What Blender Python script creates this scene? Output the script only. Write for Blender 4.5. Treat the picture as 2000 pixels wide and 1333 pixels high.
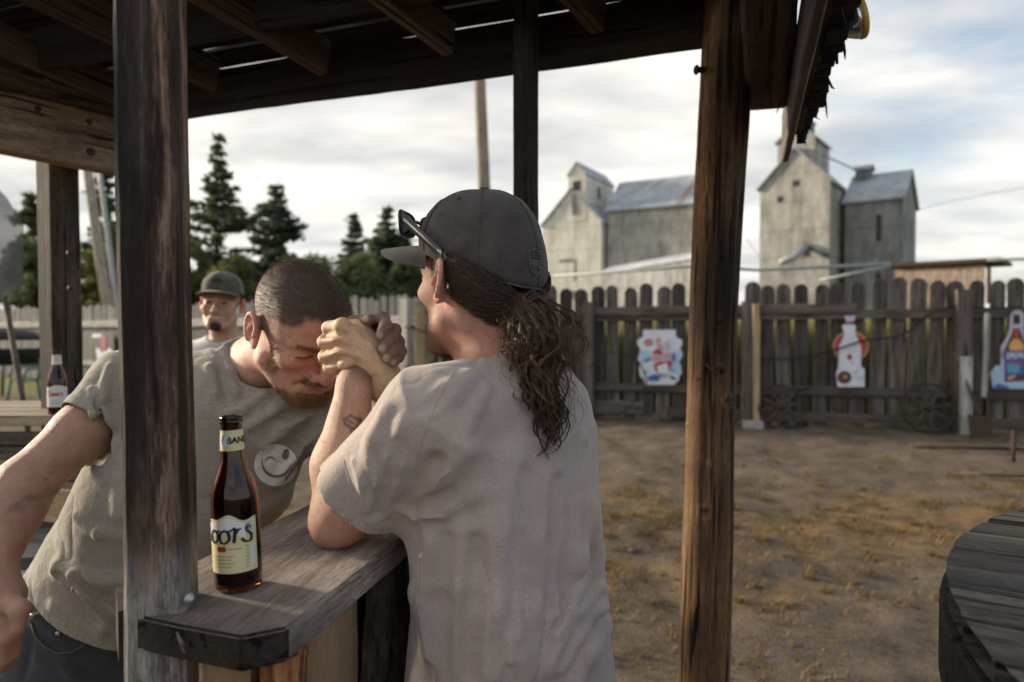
import bpy, math, random
import numpy as np
from mathutils import Vector, Matrix, noise as mnoise

for _o in list(bpy.data.objects):
    bpy.data.objects.remove(_o)
scene = bpy.context.scene
COL = scene.collection
R = math.radians

# ------------------------------------------------------------------ camera
CAMZ = 1.42
PITCH = R(1.33)
FPX = 1333.0          # focal length in photo pixels (24 mm on 36 mm, 2000 px wide)
cam = bpy.data.cameras.new('camera')
cam.lens = 24.0
cam.sensor_width = 36.0
cam.clip_start = 0.05
cam.clip_end = 2000
cam.dof.use_dof = True
cam.dof.focus_distance = 1.13
cam.dof.aperture_fstop = 3.2
camo = bpy.data.objects.new('camera', cam)
camo.location = (0, 0, CAMZ)
camo.rotation_euler = (R(90) - PITCH, 0, 0)
COL.objects.link(camo)
scene.camera = camo

# ------------------------------------------------------------------ sky and sun
SUN_AZ = R(-68)       # measured from +Y, negative = to the left
SUN_EL = R(14)
world = bpy.data.worlds.new('World')
scene.world = world
world.use_nodes = True
wn = world.node_tree
wn.nodes.clear()
def wnode(t, **kw):
    n = wn.nodes.new(t)
    for k, v in kw.items():
        setattr(n, k, v)
    return n
w_out = wnode('ShaderNodeOutputWorld')
w_bg = wnode('ShaderNodeBackground')
w_bg.inputs['Strength'].default_value = 0.1
w_sky = wnode('ShaderNodeTexSky', sky_type='NISHITA', sun_disc=False)
w_sky.sun_elevation = SUN_EL
w_sky.sun_rotation = SUN_AZ
w_sky.air_density = 1.0
w_sky.dust_density = 2.5
w_sky.ozone_density = 1.5
w_tc = wnode('ShaderNodeTexCoord')
w_sep = wnode('ShaderNodeSeparateXYZ')
wn.links.new(w_tc.outputs['Generated'], w_sep.inputs[0])
def wmath(op, a, b=None, c=None):
    n = wnode('ShaderNodeMath', operation=op)
    for i, v in enumerate((a, b, c)):
        if v is None: continue
        if isinstance(v, (int, float)): n.inputs[i].default_value = v
        else: wn.links.new(v, n.inputs[i])
    return n.outputs[0]
# direction projected on a cloud deck
zz = wmath('MAXIMUM', w_sep.outputs['Z'], 0.0)
den = wmath('ADD', zz, 0.16)
cx = wmath('DIVIDE', w_sep.outputs['X'], den)
cy = wmath('DIVIDE', w_sep.outputs['Y'], den)
w_cmb = wnode('ShaderNodeCombineXYZ')
wn.links.new(cx, w_cmb.inputs[0]); wn.links.new(cy, w_cmb.inputs[1])
w_map = wnode('ShaderNodeMapping')
w_map.inputs['Location'].default_value = (7.1, 5.5, 0.0)
w_map.inputs['Rotation'].default_value = (0, 0, R(25))
w_map.inputs['Scale'].default_value = (0.55, 0.9, 1.0)
wn.links.new(w_cmb.outputs[0], w_map.inputs['Vector'])
w_n1 = wnode('ShaderNodeTexNoise')
w_n1.inputs['Scale'].default_value = 1.5
w_n1.inputs['Detail'].default_value = 7
w_n1.inputs['Roughness'].default_value = 0.55
w_n1.inputs['Distortion'].default_value = 0.35
wn.links.new(w_map.outputs[0], w_n1.inputs['Vector'])
# haze thickens toward the horizon and toward the sun
sv = Vector((math.sin(SUN_AZ) * math.cos(SUN_EL), math.cos(SUN_AZ) * math.cos(SUN_EL), math.sin(SUN_EL)))
w_dot = wnode('ShaderNodeVectorMath', operation='DOT_PRODUCT')
wn.links.new(w_tc.outputs['Generated'], w_dot.inputs[0])
w_dot.inputs[1].default_value = sv
glow = wmath('MAXIMUM', wmath('MULTIPLY_ADD', w_dot.outputs['Value'], 0.30, 0.06), -0.01)
low = wmath('MULTIPLY', wmath('POWER', wmath('SUBTRACT', 1.0, zz), 4.0), 0.34)
cov = wmath('ADD', wmath('ADD', w_n1.outputs['Fac'], glow), low)
w_mr = wnode('ShaderNodeMapRange', interpolation_type='SMOOTHSTEP')
w_mr.inputs['From Min'].default_value = 0.35
w_mr.inputs['From Max'].default_value = 0.76
wn.links.new(cov, w_mr.inputs['Value'])
# cloud brightness varies a little with a finer noise
w_n2 = wnode('ShaderNodeTexNoise')
w_n2.inputs['Scale'].default_value = 2.6
w_n2.inputs['Detail'].default_value = 6
wn.links.new(w_map.outputs[0], w_n2.inputs['Vector'])
w_cr = wnode('ShaderNodeValToRGB')
w_cr.color_ramp.elements[0].position = 0.33
w_cr.color_ramp.elements[0].color = (2.45, 2.5, 2.55, 1)
w_cr.color_ramp.elements[1].position = 0.62
w_cr.color_ramp.elements[1].color = (4.35, 4.2, 3.9, 1)
wn.links.new(w_n2.outputs['Fac'], w_cr.inputs[0])
w_mix = wnode('ShaderNodeMix', data_type='RGBA')
wn.links.new(w_mr.outputs[0], w_mix.inputs[0])
wn.links.new(w_sky.outputs[0], w_mix.inputs[6])
wn.links.new(w_cr.outputs[0], w_mix.inputs[7])
wn.links.new(w_mix.outputs[2], w_bg.inputs['Color'])
wn.links.new(w_bg.outputs[0], w_out.inputs['Surface'])

sun = bpy.data.lights.new('sun', 'SUN')
sun.energy = 2.7
sun.angle = R(7.0)
sun.color = (1.0, 0.86, 0.66)
suno = bpy.data.objects.new('sun', sun)
suno.rotation_euler = (-sv).to_track_quat('-Z', 'Y').to_euler()
suno.location = (-8, 8, 6)
COL.objects.link(suno)

scene.view_settings.view_transform = 'Standard'
scene.view_settings.look = 'None'
scene.view_settings.exposure = 1.4
scene.view_settings.gamma = 1.0
scene.view_settings.use_curve_mapping = False
scene.render.engine = 'CYCLES'
scene.cycles.use_denoising = True
scene.cycles.max_bounces = 8
scene.cycles.transparent_max_bounces = 8
scene.cycles.caustics_reflective = False
scene.cycles.caustics_refractive = False
scene.cycles.sample_clamp_indirect = 6.0

# ------------------------------------------------------------------ photo-pixel helpers (for laying things out)
_cp, _sp = math.cos(PITCH), math.sin(PITCH)
def ray(px, py):
    u = (px - 1000.0) / FPX
    v = (666.5 - py) / FPX
    return np.array([u, _cp + v * _sp, -_sp + v * _cp])
def P(px, py, d):
    r = ray(px, py)
    return np.array([0, 0, CAMZ]) + r * d
def PZ(px, py, z):
    r = ray(px, py)
    return P(px, py, (z - CAMZ) / r[2])
def V(*a):
    return np.array(a, float)
def nrm(v):
    v = np.asarray(v, float)
    return v / (np.linalg.norm(v) + 1e-12)
# ------------------------------------------------------------------ objects
LOCS = {}
MW = {}
def tag(o, label=None, cat=None, group=None, kind=None):
    if label: o['label'] = label
    if cat: o['category'] = cat
    if group: o['group'] = group
    if kind: o['kind'] = kind
    return o
def thing(name, label, cat, loc=(0, 0, 0), group=None):
    o = bpy.data.objects.new(name, None)
    o.empty_display_size = 0.1
    o.location = Vector([float(c) for c in loc])
    COL.objects.link(o)
    LOCS[o.name] = o.location.copy()
    return tag(o, label, cat, group)
def world_loc(o):
    v = Vector((0, 0, 0))
    while o is not None:
        if o.name in LOCS: v = v + LOCS[o.name]
        o = o.parent
    return v
def link(name, me, parent=None, matrix=None):
    """Place mesh data with a world matrix under a parent whose own transform is only a translation (or none)."""
    o = bpy.data.objects.new(name, me)
    COL.objects.link(o)
    m = matrix.copy() if matrix is not None else Matrix.Identity(4)
    if parent is not None:
        o.parent = parent
        par = parent
        if par.type == 'EMPTY':
            m = Matrix.Translation(-LOCS[par.name]) @ m
        else:
            m = MW[par.name].inverted() @ m
    o.matrix_basis = m
    MW[o.name] = (matrix.copy() if matrix is not None else Matrix.Identity(4))
    return o
def mesh(name, verts, faces, mat=None, smooth=False):
    me = bpy.data.meshes.new(name)
    me.from_pydata([tuple(map(float, v)) for v in verts], [], [tuple(int(i) for i in f) for f in faces])
    if mat: me.materials.append(mat)
    if smooth: me.polygons.foreach_set('use_smooth', [True] * len(me.polygons))
    me.update()
    return me
def fastmesh(name, verts, quads, mat=None, smooth=True):
    """verts (N,3), quads (M,k) numpy arrays."""
    me = bpy.data.meshes.new(name)
    verts = np.asarray(verts, np.float32); quads = np.asarray(quads, np.int32)
    k = quads.shape[1]
    me.vertices.add(len(verts)); me.vertices.foreach_set('co', verts.ravel())
    me.loops.add(quads.size); me.loops.foreach_set('vertex_index', quads.ravel())
    me.polygons.add(len(quads))
    me.polygons.foreach_set('loop_start', np.arange(len(quads), dtype=np.int32) * k)
    if mat: me.materials.append(mat)
    me.update(calc_edges=True)
    me.polygons.foreach_set('use_smooth', np.full(len(quads), smooth))
    return me
def set_col(me, cols, name='Col'):
    a = me.color_attributes.new(name, 'FLOAT_COLOR', 'POINT')
    c = np.ones((len(me.vertices), 4), np.float32)
    c[:, :3] = cols
    a.data.foreach_set('color', c.ravel())
def obj(name, verts, faces, mat, parent=None, smooth=False, matrix=None):
    return link(name, mesh(name, verts, faces, mat, smooth), parent, matrix)
def structure(o):
    o['kind'] = 'structure'
    return o

# ------------------------------------------------------------------ shapes
def frame(a, b, up=(0, 0, 1)):
    a = np.asarray(a, float); b = np.asarray(b, float)
    x = nrm(b - a); up = np.asarray(up, float)
    if abs(np.dot(x, nrm(up))) > 0.98: up = V(0, 1, 0)
    z = nrm(up - x * np.dot(up, x)); y = np.cross(z, x)
    return Matrix(((x[0], y[0], z[0], a[0]), (x[1], y[1], z[1], a[1]), (x[2], y[2], z[2], a[2]), (0, 0, 0, 1)))
def timber_mesh(name, L, w, h, mat, seed=0, seg=None, rough=0.0015, ch=0.004, taper=1.0):
    """rough sawn board: length along local X from 0 to L, w along Y, h along Z."""
    rng = random.Random(seed)
    seg = seg or max(2, min(40, int(L / 0.08)))
    prof = []
    hw, hh = w / 2, h / 2
    ch = min(ch, hw * 0.6, hh * 0.6)
    for sx, sz in ((1, 1), (-1, 1), (-1, -1), (1, -1)):
        a = (sx * hw, sz * (hh - ch)); b = (sx * (hw - ch), sz * hh)
        prof += [a, b] if sx * sz > 0 else [b, a]
    n = len(prof)
    vs, fs = [], []
    for i in range(seg + 1):
        t = i / seg; x = t * L; s = 1 + (taper - 1) * t
        for j, (y, z) in enumerate(prof):
            q = Vector((x * 3 + seed * 7.3, y * 14 + seed, z * 14))
            d = mnoise.noise(q) * rough * 1.6 + rng.uniform(-1, 1) * rough * 0.35
            r = math.hypot(y, z) + 1e-9
            e = rng.uniform(-1, 1) * rough if i in (0, seg) else 0
            vs.append((x + e, y * s + d * y / r, z * s + d * z / r))
    for i in range(seg):
        for j in range(n):
            a = i * n + j; b = i * n + (j + 1) % n
            fs.append((a, a + n, b + n, b))
    fs.append(tuple(range(n)))
    fs.append(tuple(seg * n + j for j in reversed(range(n))))
    return mesh(name, vs, fs, mat)
def timber(name, a, b, w, h, mat, parent=None, up=(0, 0, 1), seed=0, **kw):
    L = float(np.linalg.norm(np.asarray(b, float) - np.asarray(a, float)))
    return link(name, timber_mesh(name, L, w, h, mat, seed, **kw), parent, frame(a, b, up))
def box_vf(c, s):
    x, y, z = c; a, b, d = s[0] / 2, s[1] / 2, s[2] / 2
    v = [(x + i * a, y + j * b, z + k * d) for i in (-1, 1) for j in (-1, 1) for k in (-1, 1)]
    f = [(0, 1, 3, 2), (4, 6, 7, 5), (0, 4, 5, 1), (2, 3, 7, 6), (0, 2, 6, 4), (1, 5, 7, 3)]
    return v, f
class MB:
    def __init__(s): s.v = []; s.f = []
    def add(s, v, f):
        n = len(s.v); s.v += [tuple(map(float, p)) for p in v]; s.f += [tuple(i + n for i in q) for q in f]
        return s
    def box(s, c, size): return s.add(*box_vf(c, size))
    def tube(s, pts, r, n=8, cap=True):
        pts = [np.asarray(p, float) for p in pts]
        rs = r if isinstance(r, (list, tuple, np.ndarray)) else [r] * len(pts)
        vs, fs = [], []
        up = V(0, 0, 1)
        t0 = nrm(pts[1] - pts[0])
        if abs(t0[2]) > .9: up = V(1, 0, 0)
        nx = nrm(np.cross(t0, up))
        for i, p in enumerate(pts):
            t = nrm(pts[min(i + 1, len(pts) - 1)] - pts[max(i - 1, 0)])
            nx = nrm(nx - t * np.dot(nx, t)); ny = np.cross(t, nx)
            for k in range(n):
                a = 2 * math.pi * k / n
                vs.append(p + (nx * math.cos(a) + ny * math.sin(a)) * rs[i])
        for i in range(len(pts) - 1):
            for k in range(n):
                a = i * n + k; b = i * n + (k + 1) % n
                fs.append((a, b, b + n, a + n))
        if cap:
            fs.append(tuple(reversed(range(n)))); fs.append(tuple((len(pts) - 1) * n + k for k in range(n)))
        return s.add(vs, fs)
    def lathe(s, prof, n=32, cap=True):
        vs, fs = [], []
        for (r, z) in prof:
            for k in range(n):
                a = 2 * math.pi * k / n
                vs.append((r * math.cos(a), r * math.sin(a), z))
        for i in range(len(prof) - 1):
            for k in range(n):
                a = i * n + k; b = i * n + (k + 1) % n
                fs.append((a, b, b + n, a + n))
        if cap:
            fs.append(tuple(reversed(range(n)))); fs.append(tuple((len(prof) - 1) * n + k for k in range(n)))
        return s.add(vs, fs)
    def prism(s, poly, depth, M=None):
        """poly: 2d outline (x,z) counter-clockwise, extruded along +y by depth."""
        n = len(poly)
        vs = [(x, 0, z) for x, z in poly] + [(x, depth, z) for x, z in poly]
        fs = [tuple(range(n)), tuple(reversed(range(n, 2 * n)))]
        for i in range(n):
            j = (i + 1) % n
            fs.append((i, i + n, j + n, j))
        if M is not None: vs = [tuple(M @ Vector(v)) for v in vs]
        return s.add(vs, fs)
    def build(s, name, mat, parent=None, smooth=False, matrix=None):
        return obj(name, s.v, s.f, mat, parent, smooth, matrix)

# ------------------------------------------------------------------ materials
def newmat(name):
    m = bpy.data.materials.new(name); m.use_nodes = True
    nt = m.node_tree
    return m, nt, nt.nodes['Principled BSDF']
class NG:
    """tiny node-graph helper"""
    def __init__(s, nt): s.nt = nt
    def n(s, t, ins=None, **kw):
        x = s.nt.nodes.new(t)
        for k, v in kw.items(): setattr(x, k, v)
        for k, v in (ins or {}).items(): s.set(x, k, v)
        return x
    def set(s, x, k, v):
        if isinstance(v, bpy.types.NodeSocket): s.nt.links.new(v, x.inputs[k])
        else: x.inputs[k].default_value = v
    def noise(s, vec, scale, detail=5, rough=.55, dist=0.0):
        x = s.n('ShaderNodeTexNoise', {'Scale': scale, 'Detail': detail, 'Roughness': rough, 'Distortion': dist})
        if vec is not None: s.nt.links.new(vec, x.inputs['Vector'])
        return x.outputs['Fac']
    def ramp(s, fac, stops, interp='LINEAR'):
        x = s.n('ShaderNodeValToRGB', {0: fac})
        cr = x.color_ramp; cr.interpolation = interp
        while len(cr.elements) < len(stops): cr.elements.new(0.5)
        for e, (p, c) in zip(cr.elements, stops):
            e.position = p
            e.color = (c, c, c, 1) if isinstance(c, (int, float)) else (c[0], c[1], c[2], 1)
        return x.outputs[0]
    def mapping(s, vec, scale=(1, 1, 1), loc=(0, 0, 0), rot=(0, 0, 0)):
        x = s.n('ShaderNodeMapping', {'Scale': scale, 'Location': loc, 'Rotation': rot})
        s.nt.links.new(vec, x.inputs['Vector'])
        return x.outputs[0]
    def mix(s, f, a, b, blend='MIX'):
        x = s.n('ShaderNodeMix', data_type='RGBA', blend_type=blend)
        for i, v in ((0, f), (6, a), (7, b)):
            if isinstance(v, bpy.types.NodeSocket): s.nt.links.new(v, x.inputs[i])
            elif i == 0: x.inputs[0].default_value = v
            else: x.inputs[i].default_value = (v[0], v[1], v[2], 1)
        return x.outputs[2]
    def math(s, op, a, b=0.0, c=0.0, clamp=False):
        x = s.n('ShaderNodeMath', operation=op, use_clamp=clamp)
        for i, v in enumerate((a, b, c)):
            if isinstance(v, bpy.types.NodeSocket): s.nt.links.new(v, x.inputs[i])
            else: x.inputs[i].default_value = v
        return x.outputs[0]
    def bump(s, h, strength=.3, dist=.002, normal=None):
        x = s.n('ShaderNodeBump', {'Strength': strength, 'Distance': dist, 'Height': h})
        if normal is not None: s.nt.links.new(normal, x.inputs['Normal'])
        return x.outputs[0]
    def objcoord(s, rnd=7.0):
        tc = s.n('ShaderNodeTexCoord')
        if not rnd: return tc.outputs['Object']
        oi = s.n('ShaderNodeObjectInfo')
        v = s.n('ShaderNodeVectorMath', operation='SCALE')
        v.inputs[0].default_value = (rnd, rnd * .7, rnd * 1.3)
        s.nt.links.new(oi.outputs['Random'], v.inputs['Scale'])
        a = s.n('ShaderNodeVectorMath', operation='ADD')
        s.nt.links.new(tc.outputs['Object'], a.inputs[0]); s.nt.links.new(v.outputs[0], a.inputs[1])
        return a.outputs[0]
    def rand(s): return s.n('ShaderNodeObjectInfo').outputs['Random']
def wood(name, dark, mid, light, axis=0, stretch=12, scale=2.2, grain=26, rough=.8, bump=.5, vary=.35, blotch=None, bdist=.0025, cracks=True):
    """weathered wood, grain running along one local axis."""
    m, nt, b = newmat(name); g = NG(nt)
    co = g.objcoord()
    sc = [stretch] * 3; sc[axis] = 1.0
    v1 = g.mapping(co, tuple(x * scale / 3 for x in sc))
    n1 = g.noise(v1, 1.6, 8, .62, .6)
    sc2 = [grain * 2.6] * 3; sc2[axis] = 10.0
    v2 = g.mapping(co, tuple(sc2))
    n2 = g.noise(v2, 2.6, 6, .68, .5)
    sc4 = [150] * 3; sc4[axis] = 34
    n4 = g.noise(g.mapping(co, tuple(sc4)), 2.0, 4, .7)
    f = g.math('ADD', g.math('ADD', g.math('MULTIPLY', n1, .48), g.math('MULTIPLY', n2, .36)), g.math('MULTIPLY', n4, .18))
    col = g.ramp(f, [(.39, dark), (.50, mid), (.62, light)])
    big = g.noise(co, 2.3, 3, .5)
    if blotch is not None:
        col = g.mix(g.ramp(big, [(.42, 0), (.66, .85)]), col, blotch)
    else:
        col = g.mix(g.ramp(big, [(.35, 0), (.75, .5)]), col, [c * .55 for c in mid])
    # per piece tint
    rv = g.math('MULTIPLY_ADD', g.rand(), vary, 1 - vary * .5)
    hs = g.n('ShaderNodeHueSaturation', {'Value': rv, 'Color': col})
    col = hs.outputs[0]
    h = f
    if cracks:
        v3 = g.mapping(co, tuple((38 if i != axis else 1.3) for i in range(3)))
        cr = g.ramp(g.noise(v3, 1.5, 3, .5, .4), [(.36, 0), (.42, 1)])
        col = g.mix(cr, [c * .35 for c in dark], col)
        h = g.math('ADD', f, g.math('MULTIPLY', cr, .35))
    nt.links.new(col, b.inputs['Base Color'])
    b.inputs['Roughness'].default_value = rough
    b.inputs['Specular IOR Level'].default_value = .25
    nt.links.new(g.bump(h, bump, bdist), b.inputs['Normal'])
    return m
def plain(name, col, rough=.6, metal=0.0, nscale=30, vary=.25, bump=.0, spec=.4, detail=4, rnd=True):
    m, nt, b = newmat(name); g = NG(nt)
    co = g.objcoord(5.0 if rnd else 0)
    n = g.noise(co, nscale, detail)
    c = g.mix(g.ramp(n, [(.3, 0), (.7, 1)]), [x * (1 - vary) for x in col], [min(1, x * (1 + vary * .6)) for x in col])
    nt.links.new(c, b.inputs['Base Color'])
    b.inputs['Roughness'].default_value = rough
    b.inputs['Metallic'].default_value = metal
    b.inputs['Specular IOR Level'].default_value = spec
    if bump: nt.links.new(g.bump(n, bump, .003), b.inputs['Normal'])
    return m
M = {}
# ------------------------------------------------------------------ wood and outdoor materials
M['post'] = wood('weathered_post', (.012, .009, .007), (.045, .034, .026), (.13, .10, .075), axis=0, stretch=10, bump=.6)
M['beam'] = wood('dark_beam', (.010, .008, .007), (.026, .020, .017), (.060, .046, .036), vary=.3)
M['rafter'] = wood('brown_rafter', (.030, .020, .014), (.080, .055, .037), (.15, .105, .07), vary=.4)
M['beam_brown'] = wood('grey_brown_beam', (.05, .035, .022), (.22, .16, .11), (.42, .34, .25), blotch=(.09, .055, .035))
M['log'] = wood('log_wood', (.05, .025, .012), (.215, .118, .055), (.42, .26, .135), axis=2, stretch=16, scale=1.6, grain=34, bump=.8, blotch=(.035, .02, .012), bdist=.004)
M['counter'] = wood('counter_wood', (.05, .037, .030), (.20, .158, .135), (.42, .37, .33), bump=.7, scale=3.0, stretch=9, grain=30, cracks=False, blotch=(.05, .04, .036))
M['counter_far'] = wood('pale_counter_wood', (.16, .12, .08), (.34, .27, .19), (.5, .42, .31), bump=.4)
M['char'] = wood('dark_end_grain', (.008, .006, .005), (.026, .020, .017), (.065, .052, .045), stretch=3)
M['grey_wood'] = wood('grey_plank', (.05, .042, .036), (.13, .11, .095), (.24, .21, .185))
M['pale_wood'] = wood('bare_pine', (.22, .15, .08), (.45, .33, .19), (.58, .46, .30), bump=.3, cracks=False)
M['fence'] = wood('fence_wood', (.028, .023, .019), (.095, .08, .069), (.21, .183, .162), axis=2, vary=.9, bump=.5)
M['fence_pale'] = wood('pale_fence_wood', (.10, .095, .088), (.21, .20, .19), (.33, .315, .30), axis=2, vary=.35)
M['rail'] = wood('fence_rail_wood', (.055, .046, .04), (.12, .10, .088), (.21, .18, .16))
M['rail_pale'] = wood('pale_rail_wood', (.25, .24, .22), (.42, .40, .37), (.55, .53, .49))
M['table'] = wood('table_plank', (.018, .015, .012), (.085, .072, .06), (.21, .185, .155), stretch=16, grain=44, bump=1.0, bdist=.004, vary=.5)
M['iron'] = plain('rusty_iron', (.07, .045, .032), .8, .3, 40, .5, .3)
M['steel'] = plain('grey_steel', (.35, .36, .37), .4, .8, 25, .3)
M['pipe'] = plain('pale_pipe', (.36, .38, .39), .55, .2, 12, .25)
M['black'] = plain('black_rubber', (.012, .012, .013), .6, 0, 40, .3)
M['stone'] = plain('pale_block', (.38, .36, .33), .9, 0, 20, .3, .4)
M['pole'] = wood('utility_pole_wood', (.2, .16, .12), (.36, .30, .235), (.5, .43, .35), axis=2, bump=.3)

# ------------------------------------------------------------------ ground: one sheet to the horizon
def ground_material():
    m, nt, b = newmat('yard_dirt'); g = NG(nt)
    co = g.objcoord(0)
    big = g.noise(co, .45, 5, .6, .4)
    med = g.noise(co, 2.2, 6, .62)
    fine = g.noise(co, 26, 5, .65)
    dirt = g.ramp(g.math('ADD', g.math('MULTIPLY', med, .6), g.math('MULTIPLY', fine, .4)),
                  [(.32, (.062, .047, .035)), (.5, (.14, .110, .082)), (.68, (.215, .175, .135))])
    litter = g.ramp(g.noise(co, 9, 6, .7), [(.35, (.11, .065, .028)), (.62, (.27, .175, .082))])
    sep = g.n('ShaderNodeSeparateXYZ'); nt.links.new(co, sep.inputs[0])
    # dry turf lies in the middle of the yard
    y = sep.outputs['Y']
    band = g.math('MULTIPLY', g.math('SMOOTH_MIN', g.math('MULTIPLY', g.math('SUBTRACT', y, 2.7), 1.1), g.math('MULTIPLY', g.math('SUBTRACT', 7.0, y), .5), .5), 1.0, clamp=True)
    tm = g.ramp(g.math('MULTIPLY', g.math('ADD', big, g.math('MULTIPLY', g.math('SUBTRACT', med, .5), .9)), g.math('MULTIPLY_ADD', band, .55, .55)), [(.44, 0), (.62, .85)])
    col = g.mix(tm, dirt, litter)
    grass = g.ramp(g.noise(co, 3, 6, .7), [(.3, (.09, .10, .025)), (.7, (.22, .23, .06))])
    far = g.n('ShaderNodeMapRange', {'Value': g.math('ADD', y, g.math('MULTIPLY', sep.outputs['X'], .25)), 'From Min': 11.2, 'From Max': 12.2})
    col = g.mix(far.outputs[0], col, grass)
    nt.links.new(col, b.inputs['Base Color'])
    b.inputs['Roughness'].default_value = .95
    b.inputs['Specular IOR Level'].default_value = .15
    h = g.math('ADD', g.math('MULTIPLY', med, .5), g.math('MULTIPLY', g.noise(co, 60, 4, .7), .5))
    nt.links.new(g.bump(h, 1.0, .05), b.inputs['Normal'])
    return m
M['ground'] = ground_material()
def spread(a, b, step, far, grow=1.22):
    c = list(np.arange(a, b + 1e-6, step)); s = step; x = b
    while x < far: s *= grow; x += s; c.append(x)
    s = step; x = a
    while x > -far: s *= grow; x -= s; c.insert(0, x)
    return np.array(c)
xs = spread(-4.5, 7.5, .055, 1000); ys = spread(-.6, 9.5, .055, 1000)
GX, GY = np.meshgrid(xs, ys, indexing='ij')
VTAB = {}
def vnoise(x, y, s, seed):
    if seed not in VTAB: VTAB[seed] = np.random.RandomState(seed).rand(256, 256)
    tab = VTAB[seed]
    xi = np.floor(x * s).astype(int); yi = np.floor(y * s).astype(int)
    fx = x * s - xi; fy = y * s - yi
    fx = fx * fx * (3 - 2 * fx); fy = fy * fy * (3 - 2 * fy)
    t = lambda i, j: tab[i % 256, j % 256]
    return (t(xi, yi) * (1 - fx) + t(xi + 1, yi) * fx) * (1 - fy) + (t(xi, yi + 1) * (1 - fx) + t(xi + 1, yi + 1) * fx) * fy - .5
near = np.clip((14 - np.hypot(GX - 1, GY - 4)) / 4, 0, 1)
GZ = near * (.05 * vnoise(GX, GY, .9, 1) + .035 * vnoise(GX, GY, 2.3, 2) + .028 * vnoise(GX, GY, 6, 3) + .022 * np.abs(vnoise(GX, GY, 11, 4)) + .012 * vnoise(GX, GY, 18, 5)) - .012
def ground_z(x, y):
    n = max(0., min(1., (14 - math.hypot(x - 1, y - 4)) / 4))
    a = np.array([x], float); b = np.array([y], float)
    return float(n * (.05 * vnoise(a, b, .9, 1) + .035 * vnoise(a, b, 2.3, 2) + .028 * vnoise(a, b, 6, 3))[0]) - .01
nx, ny = GX.shape
ii, jj = np.meshgrid(np.arange(nx - 1), np.arange(ny - 1), indexing='ij')
a = (ii * ny + jj).ravel()
q = np.stack([a, a + ny, a + ny + 1, a + 1], 1)
ground = link('ground', fastmesh('ground', np.stack([GX.ravel(), GY.ravel(), GZ.ravel()], 1), q, M['ground']))
structure(ground); ground['label'] = 'bare brown dirt yard with dry grass'

# dry turf tufts, blades and clods (uncountable)
def leaf_mat(name, a, b, trans=.35, rough=.7):
    m, nt, bs = newmat(name); g = NG(nt)
    col = g.ramp(g.noise(g.objcoord(0), 1.7, 4, .7), [(.3, a), (.7, b)])
    nt.links.new(col, bs.inputs['Base Color']); bs.inputs['Roughness'].default_value = rough
    bs.inputs['Specular IOR Level'].default_value = .2
    tr = g.n('ShaderNodeBsdfTranslucent', {'Color': col}); mx = g.n('ShaderNodeMixShader', {0: trans})
    nt.links.new(bs.outputs[0], mx.inputs[1]); nt.links.new(tr.outputs[0], mx.inputs[2])
    nt.links.new(mx.outputs[0], nt.nodes['Material Output'].inputs['Surface'])
    return m
M['dry_grass'] = leaf_mat('dry_grass', (.10, .062, .024), (.30, .21, .09))
M['weed'] = leaf_mat('green_weed', (.22, .215, .08), (.40, .37, .15), .55)
def blades(name, pts, hts, spread_, width, mat, rs, label, cat, lean=.5):
    n = len(pts)
    ang = rs.rand(n) * 2 * np.pi; l = lean * hts * (0.3 + rs.rand(n))
    d = np.stack([np.cos(ang), np.sin(ang), np.zeros(n)], 1)
    side = np.stack([-np.sin(ang), np.cos(ang), np.zeros(n)], 1) * (width * (.5 + rs.rand(n)))[:, None]
    top = pts + d * l[:, None] + np.array([0, 0, 1]) * hts[:, None]
    mid = pts + d * (l * .35)[:, None] + np.array([0, 0, 1]) * (hts * .6)[:, None]
    v = np.concatenate([pts - side, pts + side, mid + side * .7, mid - side * .7, top], 0)
    i = np.arange(n)
    f = np.concatenate([np.stack([i, i + n, i + 2 * n], 1), np.stack([i, i + 2 * n, i + 3 * n], 1), np.stack([i + 3 * n, i + 2 * n, i + 4 * n], 1)], 0)
    o = link(name, fastmesh(name, v, f, mat, False))
    return tag(o, label, cat, kind='stuff')
rs = np.random.RandomState(5)
tp = []
while len(tp) < 760:
    x, y = rs.uniform(-.5, 7), rs.uniform(2.6, 9)
    w = math.exp(-((y - 4.3) / 1.5) ** 2) * (0.25 + 1.2 * max(0, vnoise(np.array([x]), np.array([y]), .8, 11)[0] + .25))
    if rs.rand() < w: tp.append((x, y))
pts, hts = [], []
for (x, y) in tp:
    k = rs.randint(12, 60); rad = rs.uniform(.03, .16)
    for _ in range(k):
        a, r = rs.rand() * 6.283, rad * math.sqrt(rs.rand())
        px_, py_ = x + r * math.cos(a), y + r * math.sin(a)
        pts.append((px_, py_, ground_z(px_, py_) - .012)); hts.append(rs.uniform(.012, .065))
blades('dry_grass', np.array(pts), np.array(hts), .1, .004, M['dry_grass'], rs, 'dry yellowed grass tufts scattered over the dirt yard', 'grass', 1.1)
mb_v, mb_f = [], []
rs = np.random.RandomState(8)
for k in range(900):
    x, y = rs.uniform(.0, 7.5), rs.uniform(1.7, 9.5); s = rs.uniform(.006, .02) * (1 if rs.rand() < .9 else 1.8)
    base = np.array([(1, 0, 0), (-1, 0, 0), (0, 1, 0), (0, -1, 0), (0, 0, 1), (0, 0, -1)], float) * (s * (.6 + .8 * rs.rand(6)))[:, None]
    base[:, 2] *= .6
    n0 = len(mb_v); z = ground_z(x, y) + s * .1
    mb_v += [tuple(p + (x, y, z)) for p in base]
    mb_f += [tuple(i + n0 for i in t) for t in ((0, 2, 4), (2, 1, 4), (1, 3, 4), (3, 0, 4), (2, 0, 5), (1, 2, 5), (3, 1, 5), (0, 3, 5))]
M['clod'] = plain('dirt_clod', (.15, .115, .085), .95, 0, 30, .5)
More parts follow.
